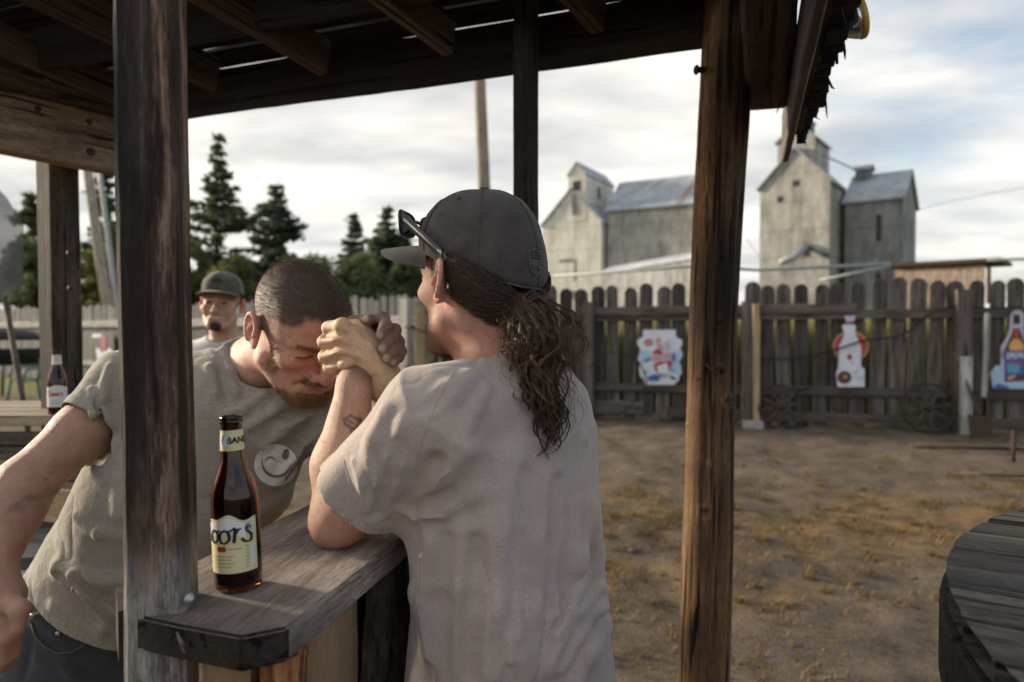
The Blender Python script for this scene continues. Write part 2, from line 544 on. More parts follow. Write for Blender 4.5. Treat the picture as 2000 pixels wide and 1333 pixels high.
tag(obj('pebbles', mb_v, mb_f, M['clod'], None, True), 'small stones and dirt clods strewn over the yard', 'pebbles', kind='stuff')

rs = np.random.RandomState(44)
lp = []
while len(lp) < 5200:
    x, y = rs.uniform(-.6, 7.5), rs.uniform(1.6, 9.5)
    w = .12 + .9 * math.exp(-((y - 4.6) / 1.8) ** 2) * (.3 + 1.3 * max(0, vnoise(np.array([x]), np.array([y]), .7, 11)[0] + .3))
    if rs.rand() < w: lp.append((x, y, ground_z(x, y) + .004))
lp = np.array(lp); n = len(lp); a = rs.rand(n) * 6.283; ln = rs.uniform(.006, .03, n); wd = ln * rs.uniform(.12, .5, n)
d = np.stack([np.cos(a), np.sin(a), rs.uniform(-.35, .35, n)], 1) * ln[:, None]; e = np.stack([-np.sin(a), np.cos(a), rs.uniform(-.3, .3, n)], 1) * wd[:, None]
i = np.arange(n)
tag(link('leaf_litter', fastmesh('leaf_litter', np.concatenate([lp - d, lp - e, lp + d, lp + e]), np.stack([i, i + n, i + 2 * n, i + 3 * n], 1), M['dry_grass'], False)), 'dead leaves and straw scattered over the dirt yard', 'litter', kind='stuff')

# ------------------------------------------------------------------ fence
F0 = V(1.18, 10.5); FD = V(5.05, -1.27)
FN = nrm(V(FD[1], -FD[0]))     # toward the camera
def f_s(px):
    u = (px - 1000) / FPX
    return (10.5 * u - 1.18) / (5.05 + 1.27 * u)
def FP(s, z, off=0.0):
    p = F0 + FD * s + FN * off
    return V(p[0], p[1], z)
def FZ(px, py, off=0.0):
    """point on the (offset) fence plane behind a photo pixel"""
    r = ray(px, py); o = V(0, 0, CAMZ)
    n = V(FN[0], FN[1], 0); p0 = V(F0[0], F0[1], 0) + n * off
    return o + r * (np.dot(p0 - o, n) / np.dot(r, n))
def picket_mesh(w, h, t, mat, seed, round_top=True):
    rng = random.Random(seed); out = []
    hw = w / 2
    n = 9
    left = [(-hw, 0)]; right = [(hw, 0)]
    for i in range(1, 6):
        z = (h - hw * .9) * i / 5
        left.append((-hw + rng.uniform(-.004, .004), z)); right.append((hw + rng.uniform(-.004, .004), z))
    arc = [(hw * math.cos(a) * (1 + rng.uniform(-.05, .05)), h - hw * .9 + hw * .9 * math.sin(a)) for a in np.linspace(.25, math.pi - .25, n)]
    poly = right + arc + left[::-1]
    mb = MB(); mb.prism(poly, t)
    me = mesh('picket', mb.v, mb.f, mat)
    return me
def build_fence(name, label, p_at, length, spacing, w, htop, mat, rail_mat, seed, rails):
    rng = random.Random(seed)
    base = p_at(0, 0, 0)
    T = thing(name, label, 'fence', base)
    meshes = [picket_mesh(w, htop, .02, mat, seed * 31 + i) for i in range(5)]
    n = int(length / spacing)
    yaw = math.atan2(*(p_at(1, 0, 0) - p_at(0, 0, 0))[[1, 0]])
    for i in range(n):
        p = p_at(i * spacing / length, rng.uniform(-.035, .035), rng.uniform(-.004, .004))
        m = Matrix.Translation(Vector(p)) @ Matrix.Rotation(yaw, 4, 'Z') @ Matrix.Rotation(rng.uniform(-.018, .018) + (rng.uniform(-.03, .03) if rng.random() < .15 else 0), 4, 'Y')
        m = m @ Matrix.Diagonal((rng.uniform(.86, 1.04), 1, 1 + rng.uniform(-.02, .016), 1))
        link('picket', meshes[rng.randrange(5)], T, m)
    for (t0, t1, z0, z1, hh, off) in rails:
        timber('rail', p_at(t0, z0, off), p_at(t1, z1, off), .04, hh, rail_mat, T, seed=seed + int(z0 * 100), rough=.004)
    return T
SA, SB = f_s(846), f_s(2180)
LEN = float(np.linalg.norm(FD)) * (SB - SA)
def pa(t, z, off): return FP(SA + (SB - SA) * t, z, off)
zu = FZ(1300, 621)[2]; zl = FZ(1300, 757)[2]
fence = build_fence('board_fence', 'dark weathered wood picket fence with rounded tops across the yard', pa, LEN, .2435, .206, 2.02, M['fence'], M['rail'], 3,
    [(.0, .5, zu, zu + .02, .13, .035), (.5, 1, zu + .03, zu + .06, .13, .04), (0, .55, zl, zl - .01, .12, .035), (.55, 1, zl, zl, .12, .035), (.02, .36, .17, .17, .2, .05), (.4, .93, .12, .1, .14, .05)])
def fs2t(px): return (f_s(px) - SA) / (SB - SA)
timber('rail', FZ(1130, 609, .09), FZ(1672, 602, .09), .03, .13, M['rail'], fence, seed=61, rough=.004)
for px_, ytop, w_ in ((1462, 590, .2), (1880, 566, .19), (1150, 590, .15)):
    b_ = FZ(px_, 700, .13); t_ = FZ(px_, ytop, .13)
    timber('fence_post', V(b_[0], b_[1], -.05), V(b_[0], b_[1], t_[2]), w_, .14, M['rail'], fence, up=(FN[0], FN[1], 0), seed=int(px_), rough=.003)
# paler stretch to the left
L0, L1 = V(-1.32, 11.06), V(-19.5, 22.5)
LN = nrm(V((L1 - L0)[1], -(L1 - L0)[0])); LN = LN if LN[1] < 0 else -LN
def pb(t, z, off):
    p = L0 + (L1 - L0) * t + LN * off
    return V(p[0], p[1], z)
LL = float(np.linalg.norm(L1 - L0))
pale = build_fence('board_fence', 'pale grey wood picket fence running off behind the men', pb, LL, .165, .145, 1.9, M['fence_pale'], M['rail_pale'], 9,
    [(0, .5, 1.5, 1.45, .16, .05), (.5, 1, 1.45, 1.4, .16, .05), (0, 1, .5, .5, .12, .05)])
for t_, h_, w_ in ((.02, 1.86, .16), (.17, 1.75, .12), (.4, 1.7, .12)):
    timber('fence_post', pb(t_, -.05, .12), pb(t_, h_, .12), w_, .12, M['rail_pale'], pale, up=(LN[0], LN[1], 0), seed=int(t_ * 100))

# tall sunlit weeds behind the dark fence
rs = np.random.RandomState(21)
n = 15000
t_ = rs.rand(n); off = -.9 - rs.rand(n) * 2.2
pts = np.array([pa(t_[i], -.02, off[i]) for i in range(n)])
blades('weeds', pts, rs.uniform(.8, 1.8, n), .1, .028, M['weed'], rs, 'tall yellow green weeds growing behind the dark fence', 'weeds', .12)

# timber leaning on the fence, stakes, block
def stake(name, label, cat, px_, y0, y1, w_, mat, off, lean=0):
    b_ = FZ(px_, y1, off); t_ = FZ(px_ + lean, y0, off)
    o = timber(name, b_, t_, w_, w_ * .6, mat, None, up=(FN[0], FN[1], 0), seed=int(px_), rough=.003)
    return tag(o, label, cat)
stake('wood_stake', 'tall pale wooden stake beside the fence post right of the log post', 'stake', 1477, 594, 826, .085, M['pale_wood'], .3)
stake('wood_stake', 'thin pale stake leaning on the fence beside the bottle sign at the far right', 'stake', 1921, 612, 775, .06, M['rail_pale'], .25, 8)
stake('wood_stake', 'short pale board standing against the thick fence post at right', 'stake', 1886, 697, 852, .13, M['rail_pale'], .35)
b_ = FZ(1470, 832, .42)
bl = MB(); bl.box((0, 0, .05), (.27, .14, .1))
tag(bl.build('stone_block', M['stone'], None, matrix=Matrix.Translation((b_[0], b_[1], -.02)) @ Matrix.Rotation(-.2, 4, 'Z')), 'pale stone block at the foot of the pale stake', 'block')
stake('wood_stake', 'yellowish post standing before the pale fence beside the man in the dark cap', 'stake', 822, 598, 800, .15, M['pale_wood'], .35)

# wagon wheels leaning on the fence
def wagon_wheel(px_, py_, rad, label, off=.3, spokes=10, tilt=.12):
    c = FZ(px_, py_, off)
    T = thing('wagon_wheel', label, 'wheel', (c[0], c[1], 0), 'rusty wheels leaning on the fence')
    yaw = math.atan2(FD[1], FD[0])
    Mx = Matrix.Translation(Vector(c)) @ Matrix.Rotation(yaw, 4, 'Z') @ Matrix.Rotation(-tilt, 4, 'X') @ Matrix.Rotation(R(90), 4, 'X')
    mb = MB(); prof = [(rad - .02, -.03), (rad, -.03), (rad, .03), (rad - .02, .03), (rad - .02, -.03)]
    mb.lathe(prof, 40, cap=False); mb.build('rim', M['iron'], T, True, Mx)
    mb = MB(); mb.lathe([(.0, -.07), (.035, -.07), (.055, -.03), (.055, .03), (.035, .07), (0, .07)], 16, cap=False); mb.build('hub', M['iron'], T, True, Mx)
    for k in range(spokes):
        a = 2 * math.pi * k / spokes + .2
        mb = MB(); mb.tube([(.05 * math.cos(a), .05 * math.sin(a), 0), ((rad - .015) * math.cos(a), (rad - .015) * math.sin(a), 0)], [.016, .011], 6)
        mb.build('spoke', M['spoke'], T, False, Mx)
M['spoke'] = plain('worn_spoke', (.10, .075, .058), .8, 0, 20, .5)
wagon_wheel(1525, 795, .31, 'rusty spoked wagon wheel leaning on the fence near the pale stake')
wagon_wheel(1812, 797, .33, 'dark spoked wagon wheel leaning on the fence near the shovel', spokes=8)
# shovel
c0 = FZ(1872, 705, .3); c1 = FZ(1912, 812, .5)
T = thing('shovel', 'old square shovel leaning on the fence at the right', 'shovel', (c1[0], c1[1], 0))
mb = MB(); mb.tube([c0, c1], .02, 8); mb.build('handle', M['rail'], T, True)
c2 = FZ(1916, 855, .6)
mb = MB(); fr = frame(c1, c2, (FN[0], FN[1], 0))
bl_v = []
for i in range(6):
    for j in range(7):
        x = i / 5 * .32; y = (j / 6 - .5) * .26
        bl_v.append((x, y, .02 - .5 * y * y))
bf = [(i * 7 + j, i * 7 + j + 1, (i + 1) * 7 + j + 1, (i + 1) * 7 + j) for i in range(5) for j in range(6)]
nv = len(bl_v)
bl_v += [(x, y, z - .006) for x, y, z in bl_v]
bf += [tuple(reversed([k + nv for k in f])) for f in bf]
obj('blade', bl_v, bf, M['steel_dull'] if 'steel_dull' in M else M['iron'], T, True, fr)
# cable / dead vines along the fence
def cable(name, label, pix, r, mat, off=.16):
    pts = [FZ(x, y, off) for x, y in pix]
    fine = []
    for i in range(len(pts) - 1):
        p0, p1, p2, p3 = pts[max(i - 1, 0)], pts[i], pts[i + 1], pts[min(i + 2, len(pts) - 1)]
        for k in range(6):
            t = k / 6
            fine.append(.5 * ((2 * p1) + (-p0 + p2) * t + (2 * p0 - 5 * p1 + 4 * p2 - p3) * t * t + (-p0 + 3 * p1 - 3 * p2 + p3) * t ** 3))
    fine.append(pts[-1])
    mb = MB(); mb.tube(fine, r, 6)
    return tag(mb.build(name, mat, None, True), label, 'cable')
cable('cable', 'black cable sagging across the fence in front of the white bottle sign', [(1462, 702), (1550, 700), (1632, 683), (1690, 665), (1760, 655), (1810, 618), (1860, 600), (1930, 603), (1995, 600)], .014, M['black'])
cable('dead_vine', 'dead vine loop hanging at the foot of the fence left of the log post', [(1160, 815), (1215, 805), (1250, 770), (1262, 745), (1240, 700), (1180, 690), (1150, 720)], .012, M['iron'], .2)
cable('dead_vine', 'thin bent vine along the lower rail behind the log post', [(1290, 822), (1330, 815), (1352, 790), (1345, 740)], .012, M['iron'], .2)
cable('dead_vine', 'curved dry vine in front of the pale fence beside the yellow post', [(790, 640), (830, 650), (850, 690), (826, 720), (790, 715)], .014, M['iron'], .5)
# rods and scrap lying in the yard
def ground_rod(name, label, cat, a, b, r, mat, za=.02, zb=.02):
    pa_, pb_ = PZ(*a, za), PZ(*b, zb)
    mb = MB(); mb.tube([pa_, pb_], r, 8)
    return tag(mb.build(name, mat, None, True), label, cat)
ground_rod('iron_bar', 'long rusty bar lying on the dirt near the fence at right', 'bar', (1783, 871), (2060, 880), .022, M['iron'], .03, .03)
ground_rod('iron_bar', 'thin pale bar lying on the dirt in front of the long bar', 'bar', (1880, 925), (2060, 932), .015, M['spoke'], .02, .02)
b_ = PZ(1979, 903, .0)
mb = MB(); mb.tube([b_, b_ + V(0, 0, .33)], .02, 8)
tag(mb.build('iron_stake', M['iron'], None, True), 'short rusty stake standing upright in the dirt at far right', 'stake')
b_ = PZ(1856, 1266, 0.0)
mb = MB(); mb.tube([b_ + V(-.016, 0, .03), b_ + V(.016, .004, .03)], .0045, 8)
M['paper'] = plain('white_paper', (.75, .73, .7), .8, 0, 60, .1)
tag(mb.build('cigarette_butt', M['paper'], None, True), 'white cigarette butt on the dirt beside the round table', 'litter')
# ------------------------------------------------------------------ signs on the fence (flat cut-out metal signs)
def flat(name, col, rough=.45):
    return plain(name, col, rough, 0, 9, .12, spec=.5)
for nme, c in (('sign_white', (.72, .76, .82)), ('sign_ice', (.42, .60, .80)), ('sign_red', (.45, .05, .07)), ('sign_pink', (.62, .35, .38)), ('sign_blue', (.05, .12, .42)),
               ('sign_navy', (.02, .03, .10)), ('sign_brown', (.10, .045, .03)), ('sign_gold', (.42, .30, .12)), ('sign_amber', (.75, .42, .12)), ('sign_teal', (.10, .38, .50)), ('sign_lilac', (.55, .53, .70)), ('sign_black', (.02, .02, .022))):
    M[nme] = flat(nme, c)
def blob(cx, cy, rx, ry, n=18, rot=0, a0=0, a1=2 * math.pi):
    out = []
    for k in range(n):
        a = a0 + (a1 - a0) * k / n
        x, y = rx * math.cos(a), ry * math.sin(a)
        out.append((cx + x * math.cos(rot) - y * math.sin(rot), cy + x * math.sin(rot) + y * math.cos(rot)))
    return out
def sign(name, label, cat, outline, mat, prints, plane, off=.1, thick=.012):
    """outline and prints are photo-pixel polygons carried onto the real fence plane."""
    def poly3(pix, o): return [plane(x, y, o) for x, y in pix]
    def ccw(pix):
        ar = sum(pix[i][0] * pix[(i + 1) % len(pix)][1] - pix[(i + 1) % len(pix)][0] * pix[i][1] for i in range(len(pix)))
        return pix if ar < 0 else pix[::-1]
    outline = ccw(outline)
    front = poly3(outline, off); back = poly3(outline, off - thick); n = len(front)
    T = thing(name, label, cat, np.mean(front, 0))
    vs = front + back
    fs = [tuple(range(n)), tuple(reversed(range(n, 2 * n)))] + [(i, i + n, (i + 1) % n + n, (i + 1) % n) for i in range(n)]
    obj('sign_panel', vs, fs, M[mat], T)
    for k, (pm, pix) in enumerate(prints):
        pix = ccw(pix); f = poly3(pix, off + .003 + .0015 * k)
        obj('print', f, [tuple(range(len(f)))], M[pm], T)
    return T
def z1(x, y): return (1220 + x * .12, 620 + y * .12)
ol = [z1(*p) for p in ((300, 205), (830, 205), (835, 320), (930, 370), (940, 440), (900, 510), (940, 590), (915, 680), (880, 720), (915, 800), (925, 920), (880, 960), (890, 1020), (840, 1060), (810, 1100), (330, 1100), (310, 1010), (250, 960), (235, 850), (250, 740), (215, 690), (235, 590), (260, 530), (210, 450), (200, 390), (240, 350), (295, 320))]
sign('tin_sign', 'ragged white and blue tin sign with red figures left of the log post', 'sign', ol, 'sign_white', [
    ('sign_ice', [z1(*p) for p in ((250, 560), (330, 520), (430, 600), (420, 700), (330, 760), (260, 730))]),
    ('sign_ice', [z1(*p) for p in ((760, 560), (910, 540), (920, 620), (860, 720), (900, 800), (900, 930), (760, 900), (720, 780))]),
    ('sign_red', [z1(*p) for p in blob(390, 410, 68, 58)]), ('sign_pink', [z1(*p) for p in blob(390, 410, 42, 34)]),
    ('sign_pink', [z1(*p) for p in blob(550, 375, 40, 48)]), ('sign_pink', [z1(*p) for p in ((530, 430), (590, 440), (640, 520), (560, 560), (520, 520))]), ('sign_pink', [z1(*p) for p in ((600, 600), (700, 560), (770, 590), (740, 670), (650, 690))]), ('sign_pink', [z1(*p) for p in ((450, 620), (560, 610), (620, 680), (540, 730), (440, 700))]), ('sign_lilac', [z1(*p) for p in ((640, 400), (720, 380), (740, 520), (650, 520))]),
    ('sign_red', [z1(*p) for p in ((455, 560), (520, 520), (600, 540), (620, 610), (540, 600), (470, 600))]),
    ('sign_red', [z1(*p) for p in ((480, 760), (550, 730), (760, 700), (770, 760), (700, 900), (560, 930), (490, 850))]),
    ('sign_white', [z1(*p) for p in ((520, 800), (690, 740), (720, 900), (560, 920))]),
    ('sign_blue', [z1(*p) for p in ((320, 690), (430, 650), (400, 700), (330, 715))]),
    ('sign_blue', [z1(*p) for p in ((370, 980), (470, 930), (580, 940), (560, 1030), (390, 1035))]),
    ('sign_blue', [z1(*p) for p in ((780, 590), (820, 580), (820, 720), (770, 700))]),
    ('sign_navy', [z1(*p) for p in ((580, 945), (760, 955), (860, 1000), (770, 1020), (740, 965), (580, 962))]),
    ('sign_teal', [z1(*p) for p in ((300, 900), (370, 850), (350, 930))]), ('sign_teal', [z1(*p) for p in ((740, 840), (850, 890), (760, 880))]),
], FZ)
def z2(x, y): return (1590 + x * .1426, 590 + y * .1426)
sign('tin_sign', 'white bottle shaped tin sign over a red disc on the fence', 'sign', [z2(*p) for p in blob(500, 610, 250, 215, 32)], 'sign_gold', [
    ('sign_red', [z2(*p) for p in blob(500, 610, 225, 190, 32)]),
    ('sign_white', [z2(*p) for p in ((345, 600), (370, 560), (410, 470), (405, 380), (375, 350), (400, 310), (555, 310), (575, 350), (560, 390), (580, 480), (630, 580), (645, 640), (640, 880), (690, 920), (690, 1165), (320, 1165), (300, 980), (330, 900))]),
    ('sign_lilac', [z2(*p) for p in ((410, 190), (570, 190), (545, 270), (440, 270))]),
    ('sign_brown', [z2(*p) for p in ((425, 280), (550, 280), (550, 305), (425, 305))]),
    ('sign_red', [z2(*p) for p in blob(485, 755, 36, 40)]),
    ('sign_brown', [z2(*p) for p in blob(415, 1035, 98, 88, 24)]), ('sign_gold', [z2(*p) for p in blob(425, 1025, 30, 28)]),
    ('sign_lilac', [z2(*p) for p in ((540, 960), (640, 900), (650, 915), (550, 985))]), ('sign_lilac', [z2(*p) for p in ((560, 1040), (680, 1030), (680, 1050), (560, 1060))]), ('sign_lilac', [z2(*p) for p in ((500, 850), (530, 790), (545, 800), (515, 880))]),
], FZ)
def z3(x, y): return (1900 + x * .165, 580 + y * .165)
sign('tin_sign', 'brown beer bottle tin sign on blue ice at the far right of the fence', 'sign',
     [z3(*p) for p in ((440, 220), (470, 175), (520, 155), (570, 165), (600, 200), (605, 470), (700, 600), (715, 1090), (235, 1090), (205, 900), (270, 810), (325, 820), (330, 590), (400, 480), (430, 380))], 'sign_lilac', [
    ('sign_ice', [z3(*p) for p in ((235, 1085), (210, 905), (270, 820), (330, 840), (340, 1000), (460, 1020), (600, 960), (712, 900), (712, 1085))]),
    ('sign_brown', [z3(*p) for p in ((480, 215), (555, 215), (560, 400), (600, 500), (660, 620), (660, 930), (600, 1000), (380, 1010), (370, 640), (420, 520), (470, 420))]),
    ('sign_black', [z3(*p) for p in ((480, 215), (555, 215), (555, 310), (480, 310))]),
    ('sign_lilac', [z3(*p) for p in ((460, 325), (565, 325), (565, 372), (455, 372))]),
    ('sign_red', [z3(*p) for p in ((485, 380), (540, 380), (545, 480), (480, 490))]),
    ('sign_amber', [z3(*p) for p in ((430, 560), (480, 500), (550, 500), (610, 580), (600, 635), (430, 635))]),
    ('sign_blue', [z3(*p) for p in ((380, 640), (660, 640), (660, 920), (380, 930))]),
    ('sign_white', [z3(*p) for p in ((400, 660), (660, 650), (660, 720), (400, 735))]),
    ('sign_teal', [z3(*p) for p in ((400, 790), (560, 800), (550, 900), (410, 900))]),
    ('sign_red', [z3(*p) for p in ((410, 760), (560, 780), (640, 800), (560, 810), (430, 785))]),
    ('sign_pink', [z3(*p) for p in ((410, 945), (510, 920), (500, 960), (415, 990))]),
    ('sign_blue', [z3(*p) for p in ((235, 1085), (300, 1030), (420, 1060), (420, 1085))]),
], FZ)
# sign lettering
def text_mesh(name, body, size, mat, shear=0.0, extrude=0.0, bold=0.0):
    cu = bpy.data.curves.new(name, 'FONT'); cu.body = body; cu.size = size; cu.align_x = 'CENTER'; cu.align_y = 'CENTER'
    cu.shear = shear; cu.extrude = extrude; cu.offset = bold; cu.resolution_u = 3
    o = bpy.data.objects.new(name, cu); COL.objects.link(o)
    dg = bpy.context.evaluated_depsgraph_get(); dg.update()
    me = bpy.data.meshes.new_from_object(o.evaluated_get(dg))
    bpy.data.objects.remove(o); bpy.data.curves.remove(cu)
    me.materials.clear(); me.materials.append(mat)
    return me
sgn = [o for o in bpy.data.objects if o.get('category') == 'sign'][-1]
c = FZ(*z3(525, 692), .125)
yaw = math.atan2(FD[1], FD[0])
link('lettering', text_mesh('lettering', 'COORS', .115, M['sign_navy'], .2), sgn, Matrix.Translation(Vector(c)) @ Matrix.Rotation(yaw, 4, 'Z') @ Matrix.Rotation(R(90), 4, 'X'))
# sign on the pale fence at left
def LZ(px, py, off=0.0):
    r = ray(px, py); o = V(0, 0, CAMZ); n = V(LN[0], LN[1], 0); p0 = V(L0[0], L0[1], 0) + n * off
    return o + r * (np.dot(p0 - o, n) / np.dot(r, n))
def z4(x, y): return (x * .2251, 560 + y * .2251)
sign('tin_sign', 'black poster with white and red bottle on the pale fence at left', 'sign', [z4(*p) for p in ((795, 405), (985, 400), (1000, 690), (830, 690))], 'sign_black', [
    ('sign_white', [z4(*p) for p in ((800, 410), (880, 410), (880, 440), (800, 445))]),
    ('sign_white', [z4(*p) for p in ((830, 540), (860, 530), (880, 570), (920, 560), (950, 530), (985, 570), (960, 670), (850, 670))]),
    ('sign_red', [z4(*p) for p in ((885, 420), (915, 420), (920, 520), (910, 560), (890, 560), (875, 510))]),
], LZ)

# ------------------------------------------------------------------ grain elevators
def metal_wall(name, a, b, cscale=1.4):
    m, nt, bs = newmat(name); g = NG(nt); co = g.objcoord(0)
    n1 = g.noise(g.mapping(co, (.5, .5, .18)), 1.3, 6, .65)
    n2 = g.noise(g.mapping(co, (1.3, 1.3, .55)), 1.5, 6, .65)
    f = g.math('ADD', g.math('MULTIPLY', n1, .6), g.math('MULTIPLY', n2, .4))
    col = g.ramp(f, [(.38, a), (.6, b)])
    st = g.ramp(g.noise(g.mapping(co, (1.1, 1.1, .16)), 1.2, 5, .6), [(.54, 0), (.70, .4)])
    col = g.mix(st, col, [x_ * .55 for x_ in a])
    sp = g.n('ShaderNodeSeparateXYZ'); nt.links.new(co, sp.inputs[0])
    seam = g.ramp(g.math('FRACT', g.math('MULTIPLY', sp.outputs['Z'], .42)), [(0, .8), (.06, 1), (.94, 1), (1, .8)])
    col = g.mix(1.0, col, seam, 'MULTIPLY')
    nt.links.new(col, bs.inputs['Base Color']); bs.inputs['Roughness'].default_value = .75; bs.inputs['Specular IOR Level'].default_value = .3
    nt.links.new(g.bump(n2, .3, .05), bs.inputs['Normal'])
    return m
M['elev_tan'] = metal_wall('elevator_siding', (.22, .212, .19), (.47, .455, .415))
M['elev_lit'] = metal_wall('lit_elevator_siding', (.52, .49, .42), (.80, .76, .67))  # sunlit look of the left tower is put into its siding colour
M['elev_grey'] = metal_wall('grey_elevator_siding', (.11, .115, .12), (.28, .28, .28))
M['elev_roof'] = metal_wall('sheet_roof', (.26, .28, .32), (.42, .45, .49))
M['elev_dark'] = plain('dark_opening', (.04, .042, .045), .7)
M['rust'] = plain('rust_patch', (.34, .25, .17), .9)
def gable(T, org, ex, ey, x0, x1, y0, y1, z0, ze, zr, ridge, wall, roof, over=.25, name=('wall', 'roof')):
    """house-shaped block in a local frame; ridge 'y' = gable faces -ey, 'x' = ridge along ex."""
    def W(x, y, z): return V(org[0] + ex[0] * x + ey[0] * y, org[1] + ex[1] * x + ey[1] * y, z)
    if ridge == 'y':
        xm = (x0 + x1) / 2
        v = [W(x0, y0, z0), W(x1, y0, z0), W(x1, y0, ze), W(xm, y0, zr), W(x0, y0, ze), W(x0, y1, z0), W(x1, y1, z0), W(x1, y1, ze), W(xm, y1, zr), W(x0, y1, ze)]
        f = [(0, 1, 2, 3, 4), (6, 5, 9, 8, 7), (1, 6, 7, 2), (5, 0, 4, 9)]
        sl = (zr - ze) / (x1 - xm)
        rv = []
        for t in (0.02, .17):
            for (xx, zz) in ((x0 - over, ze - over * sl), (xm, zr), (x1 + over, ze - over * sl)):
                rv += [W(xx, y0 - over, zz + t), W(xx, y1 + over, zz + t)]
    else:
        ym = (y0 + y1) / 2
        v = [W(x0, y0, z0), W(x1, y0, z0), W(x1, y0, ze), W(x0, y0, ze), W(x0, y1, z0), W(x1, y1, z0), W(x1, y1, ze), W(x0, y1, ze), W(x0, ym, zr), W(x1, ym, zr)]
        f = [(0, 1, 2, 3), (5, 4, 7, 6), (1, 5, 6, 9, 2), (4, 0, 3, 8, 7)]
        sl = (zr - ze) / (y1 - ym)
        rv = []
        for t in (0.02, .17):
            for (yy, zz) in ((y0 - over, ze - over * sl), (ym, zr), (y1 + over, ze - over * sl)):
                rv += [W(x0 - over, yy, zz + t), W(x1 + over, yy, zz + t)]
    w = obj(name[0], v, f, wall, T)
    rf = [(6, 7, 9, 8), (8, 9, 11, 10), (1, 0, 2, 3), (3, 2, 4, 5), (0, 6, 8, 2), (2, 8, 10, 4), (7, 1, 3, 9), (9, 3, 5, 11), (0, 1, 7, 6), (5, 4, 10, 11)]
    r = obj(name[1], rv, rf, roof, T)
    return w, r
def opening(T, org, ex, ey, x, y, z, w, h, face='front', mat=None, parent=None):
    """small recessed-looking hatch or window with a frame, proud of a wall"""
    e, n = (V(*ex, 0), V(-ey[0], -ey[1], 0)) if face == 'front' else (V(*ey, 0), V(*ex, 0))
    c = V(org[0] + ex[0] * x + ey[0] * y, org[1] + ex[1] * x + ey[1] * y, z) + n * .03
    mb = MB(); pts = [c - e * w / 2, c + e * w / 2, c + e * w / 2 + V(0, 0, h), c - e * w / 2 + V(0, 0, h)]
    back = [p - n * .02 for p in pts]
    mb.add(pts + back, [(0, 1, 2, 3), (0, 4, 5, 1), (1, 5, 6, 2), (2, 6, 7, 3), (3, 7, 4, 0)])
    return mb.build('window', mat or M['elev_dark'], T)
# right elevator
aa = R(38); ex, ey = V(math.cos(aa), -math.sin(aa)), V(math.sin(aa), math.cos(aa)); org = V(21.7, 60)
T = thing('grain_elevator', 'tall grain elevator with gabled tower and cupola beyond the fence at right', 'grain elevator', (org[0], org[1], 0))
gable(T, org, ex, ey, 0, 5.7, 0, 5.6, 0, 13.4, 16.4, 'y', M['elev_tan'], M['elev_roof'])
gable(T, org, ex, ey, 1.35, 4.4, .4, 5.2, 14, 17.2, 18.4, 'y', M['elev_tan'], M['elev_roof'], .22, ('cupola_wall', 'cupola_roof'))
gable(T, org, ex, ey, 2.1, 3.6, 1.6, 3.4, 17.7, 19.0, 19.35, 'y', M['elev_grey'], M['elev_roof'], .12, ('vent_wall', 'vent_roof'))
gable(T, org, ex, ey, 6.25, 10.5, 3.0, 10.5, 0, 11.9, 14.6, 'x', M['elev_grey'], M['elev_roof'], .25, ('annex_wall', 'annex_roof'))  # annex shade is put into its colour by the darker grey siding
gable(T, org, ex, ey, 6.4, 7.6, 5.8, 7.0, 13.6, 15.1, 15.4, 'x', M['elev_grey'], M['elev_roof'], .15, ('stack_wall', 'stack_roof'))
for (x, z, w, h) in ((3.0, 13.2, .55, .5), (1.7, 12.0, .5, .5), (2.2, 3.2, .6, 1.0), (3.9, 7.2, .5, 1.2)):
    opening(T, org, ex, ey, x, 0, z, w, h)
opening(T, org, ex, ey, 4.25, 3.2, 15.6, .4, .9, 'side')
for y_ in (4.4, 7.5):
    opening(T, org, ex, ey, 10.5, y_, 8.6, .5, 2.0, 'side'); opening(T, org, ex, ey, 10.5, y_, 4.4, .5, 2.0, 'side')
for x_ in (8.8,):
    opening(T, org, ex, ey, x_, 3.0, 8.4, .4, 2.2); opening(T, org, ex, ey, x_, 3.0, 3.6, .4, 2.2)
def EW(x, y, z): return V(org[0] + ex[0] * x + ey[0] * y, org[1] + ex[1] * x + ey[1] * y, z)
mb = MB(); mb.tube([EW(3.9, -.3, 8.0), EW(3.3, -1.6, 7.0), EW(2.4, -2.2, 6.6)], [.32, .3, .26], 10); mb.build('spout', M['pipe'], T, True)
mb = MB(); mb.tube([EW(4.0, -.2, 8.2), EW(5.7, -.2, 7.1)], .16, 8); mb.build('conveyor_pipe', M['elev_grey'], T, True)
mb = MB(); mb.tube([EW(4.3, 2.5, 16.2), EW(6.8, 5.5, 14.9)], .07, 6); mb.build('guy_pipe', M['pipe'], T, True)
mb = MB(); mb.tube([EW(-2.6, 4, 9.6), EW(.0, 2, 6.6)], .06, 6); mb.build('guy_pipe', M['pipe'], T, True)
# left elevator
aa = R(30); ex, ey = V(math.cos(aa), -math.sin(aa)), V(math.sin(aa), math.cos(aa)); org = V(3.9, 75)
T = thing('grain_elevator', 'pale grain elevator with small head house and long storage shed behind the fence', 'grain elevator', (org[0], org[1], 0))
gable(T, org, ex, ey, -.6, 6.3, 0, 7.5, 0, 12.4, 16.0, 'y', M['elev_lit'], M['elev_roof'])
gable(T, org, ex, ey, 2.5, 4.5, -.05, 8.0, 12.5, 17.5, 18.7, 'y', M['elev_lit'], M['elev_roof'], .12, ('head_house_wall', 'head_house_roof'))
gable(T, org, ex, ey, 6.6, 17.2, 1.0, 9.5, 0, 13.6, 17.1, 'x', M['elev_tan'], M['elev_roof'], .3, ('storage_wall', 'storage_roof'))
opening(T, org, ex, ey, 3.5, -.05, 15.8, .9, 1.0); opening(T, org, ex, ey, 3.3, -.1, 13.2, .6, 2.2, mat=M['elev_grey'])
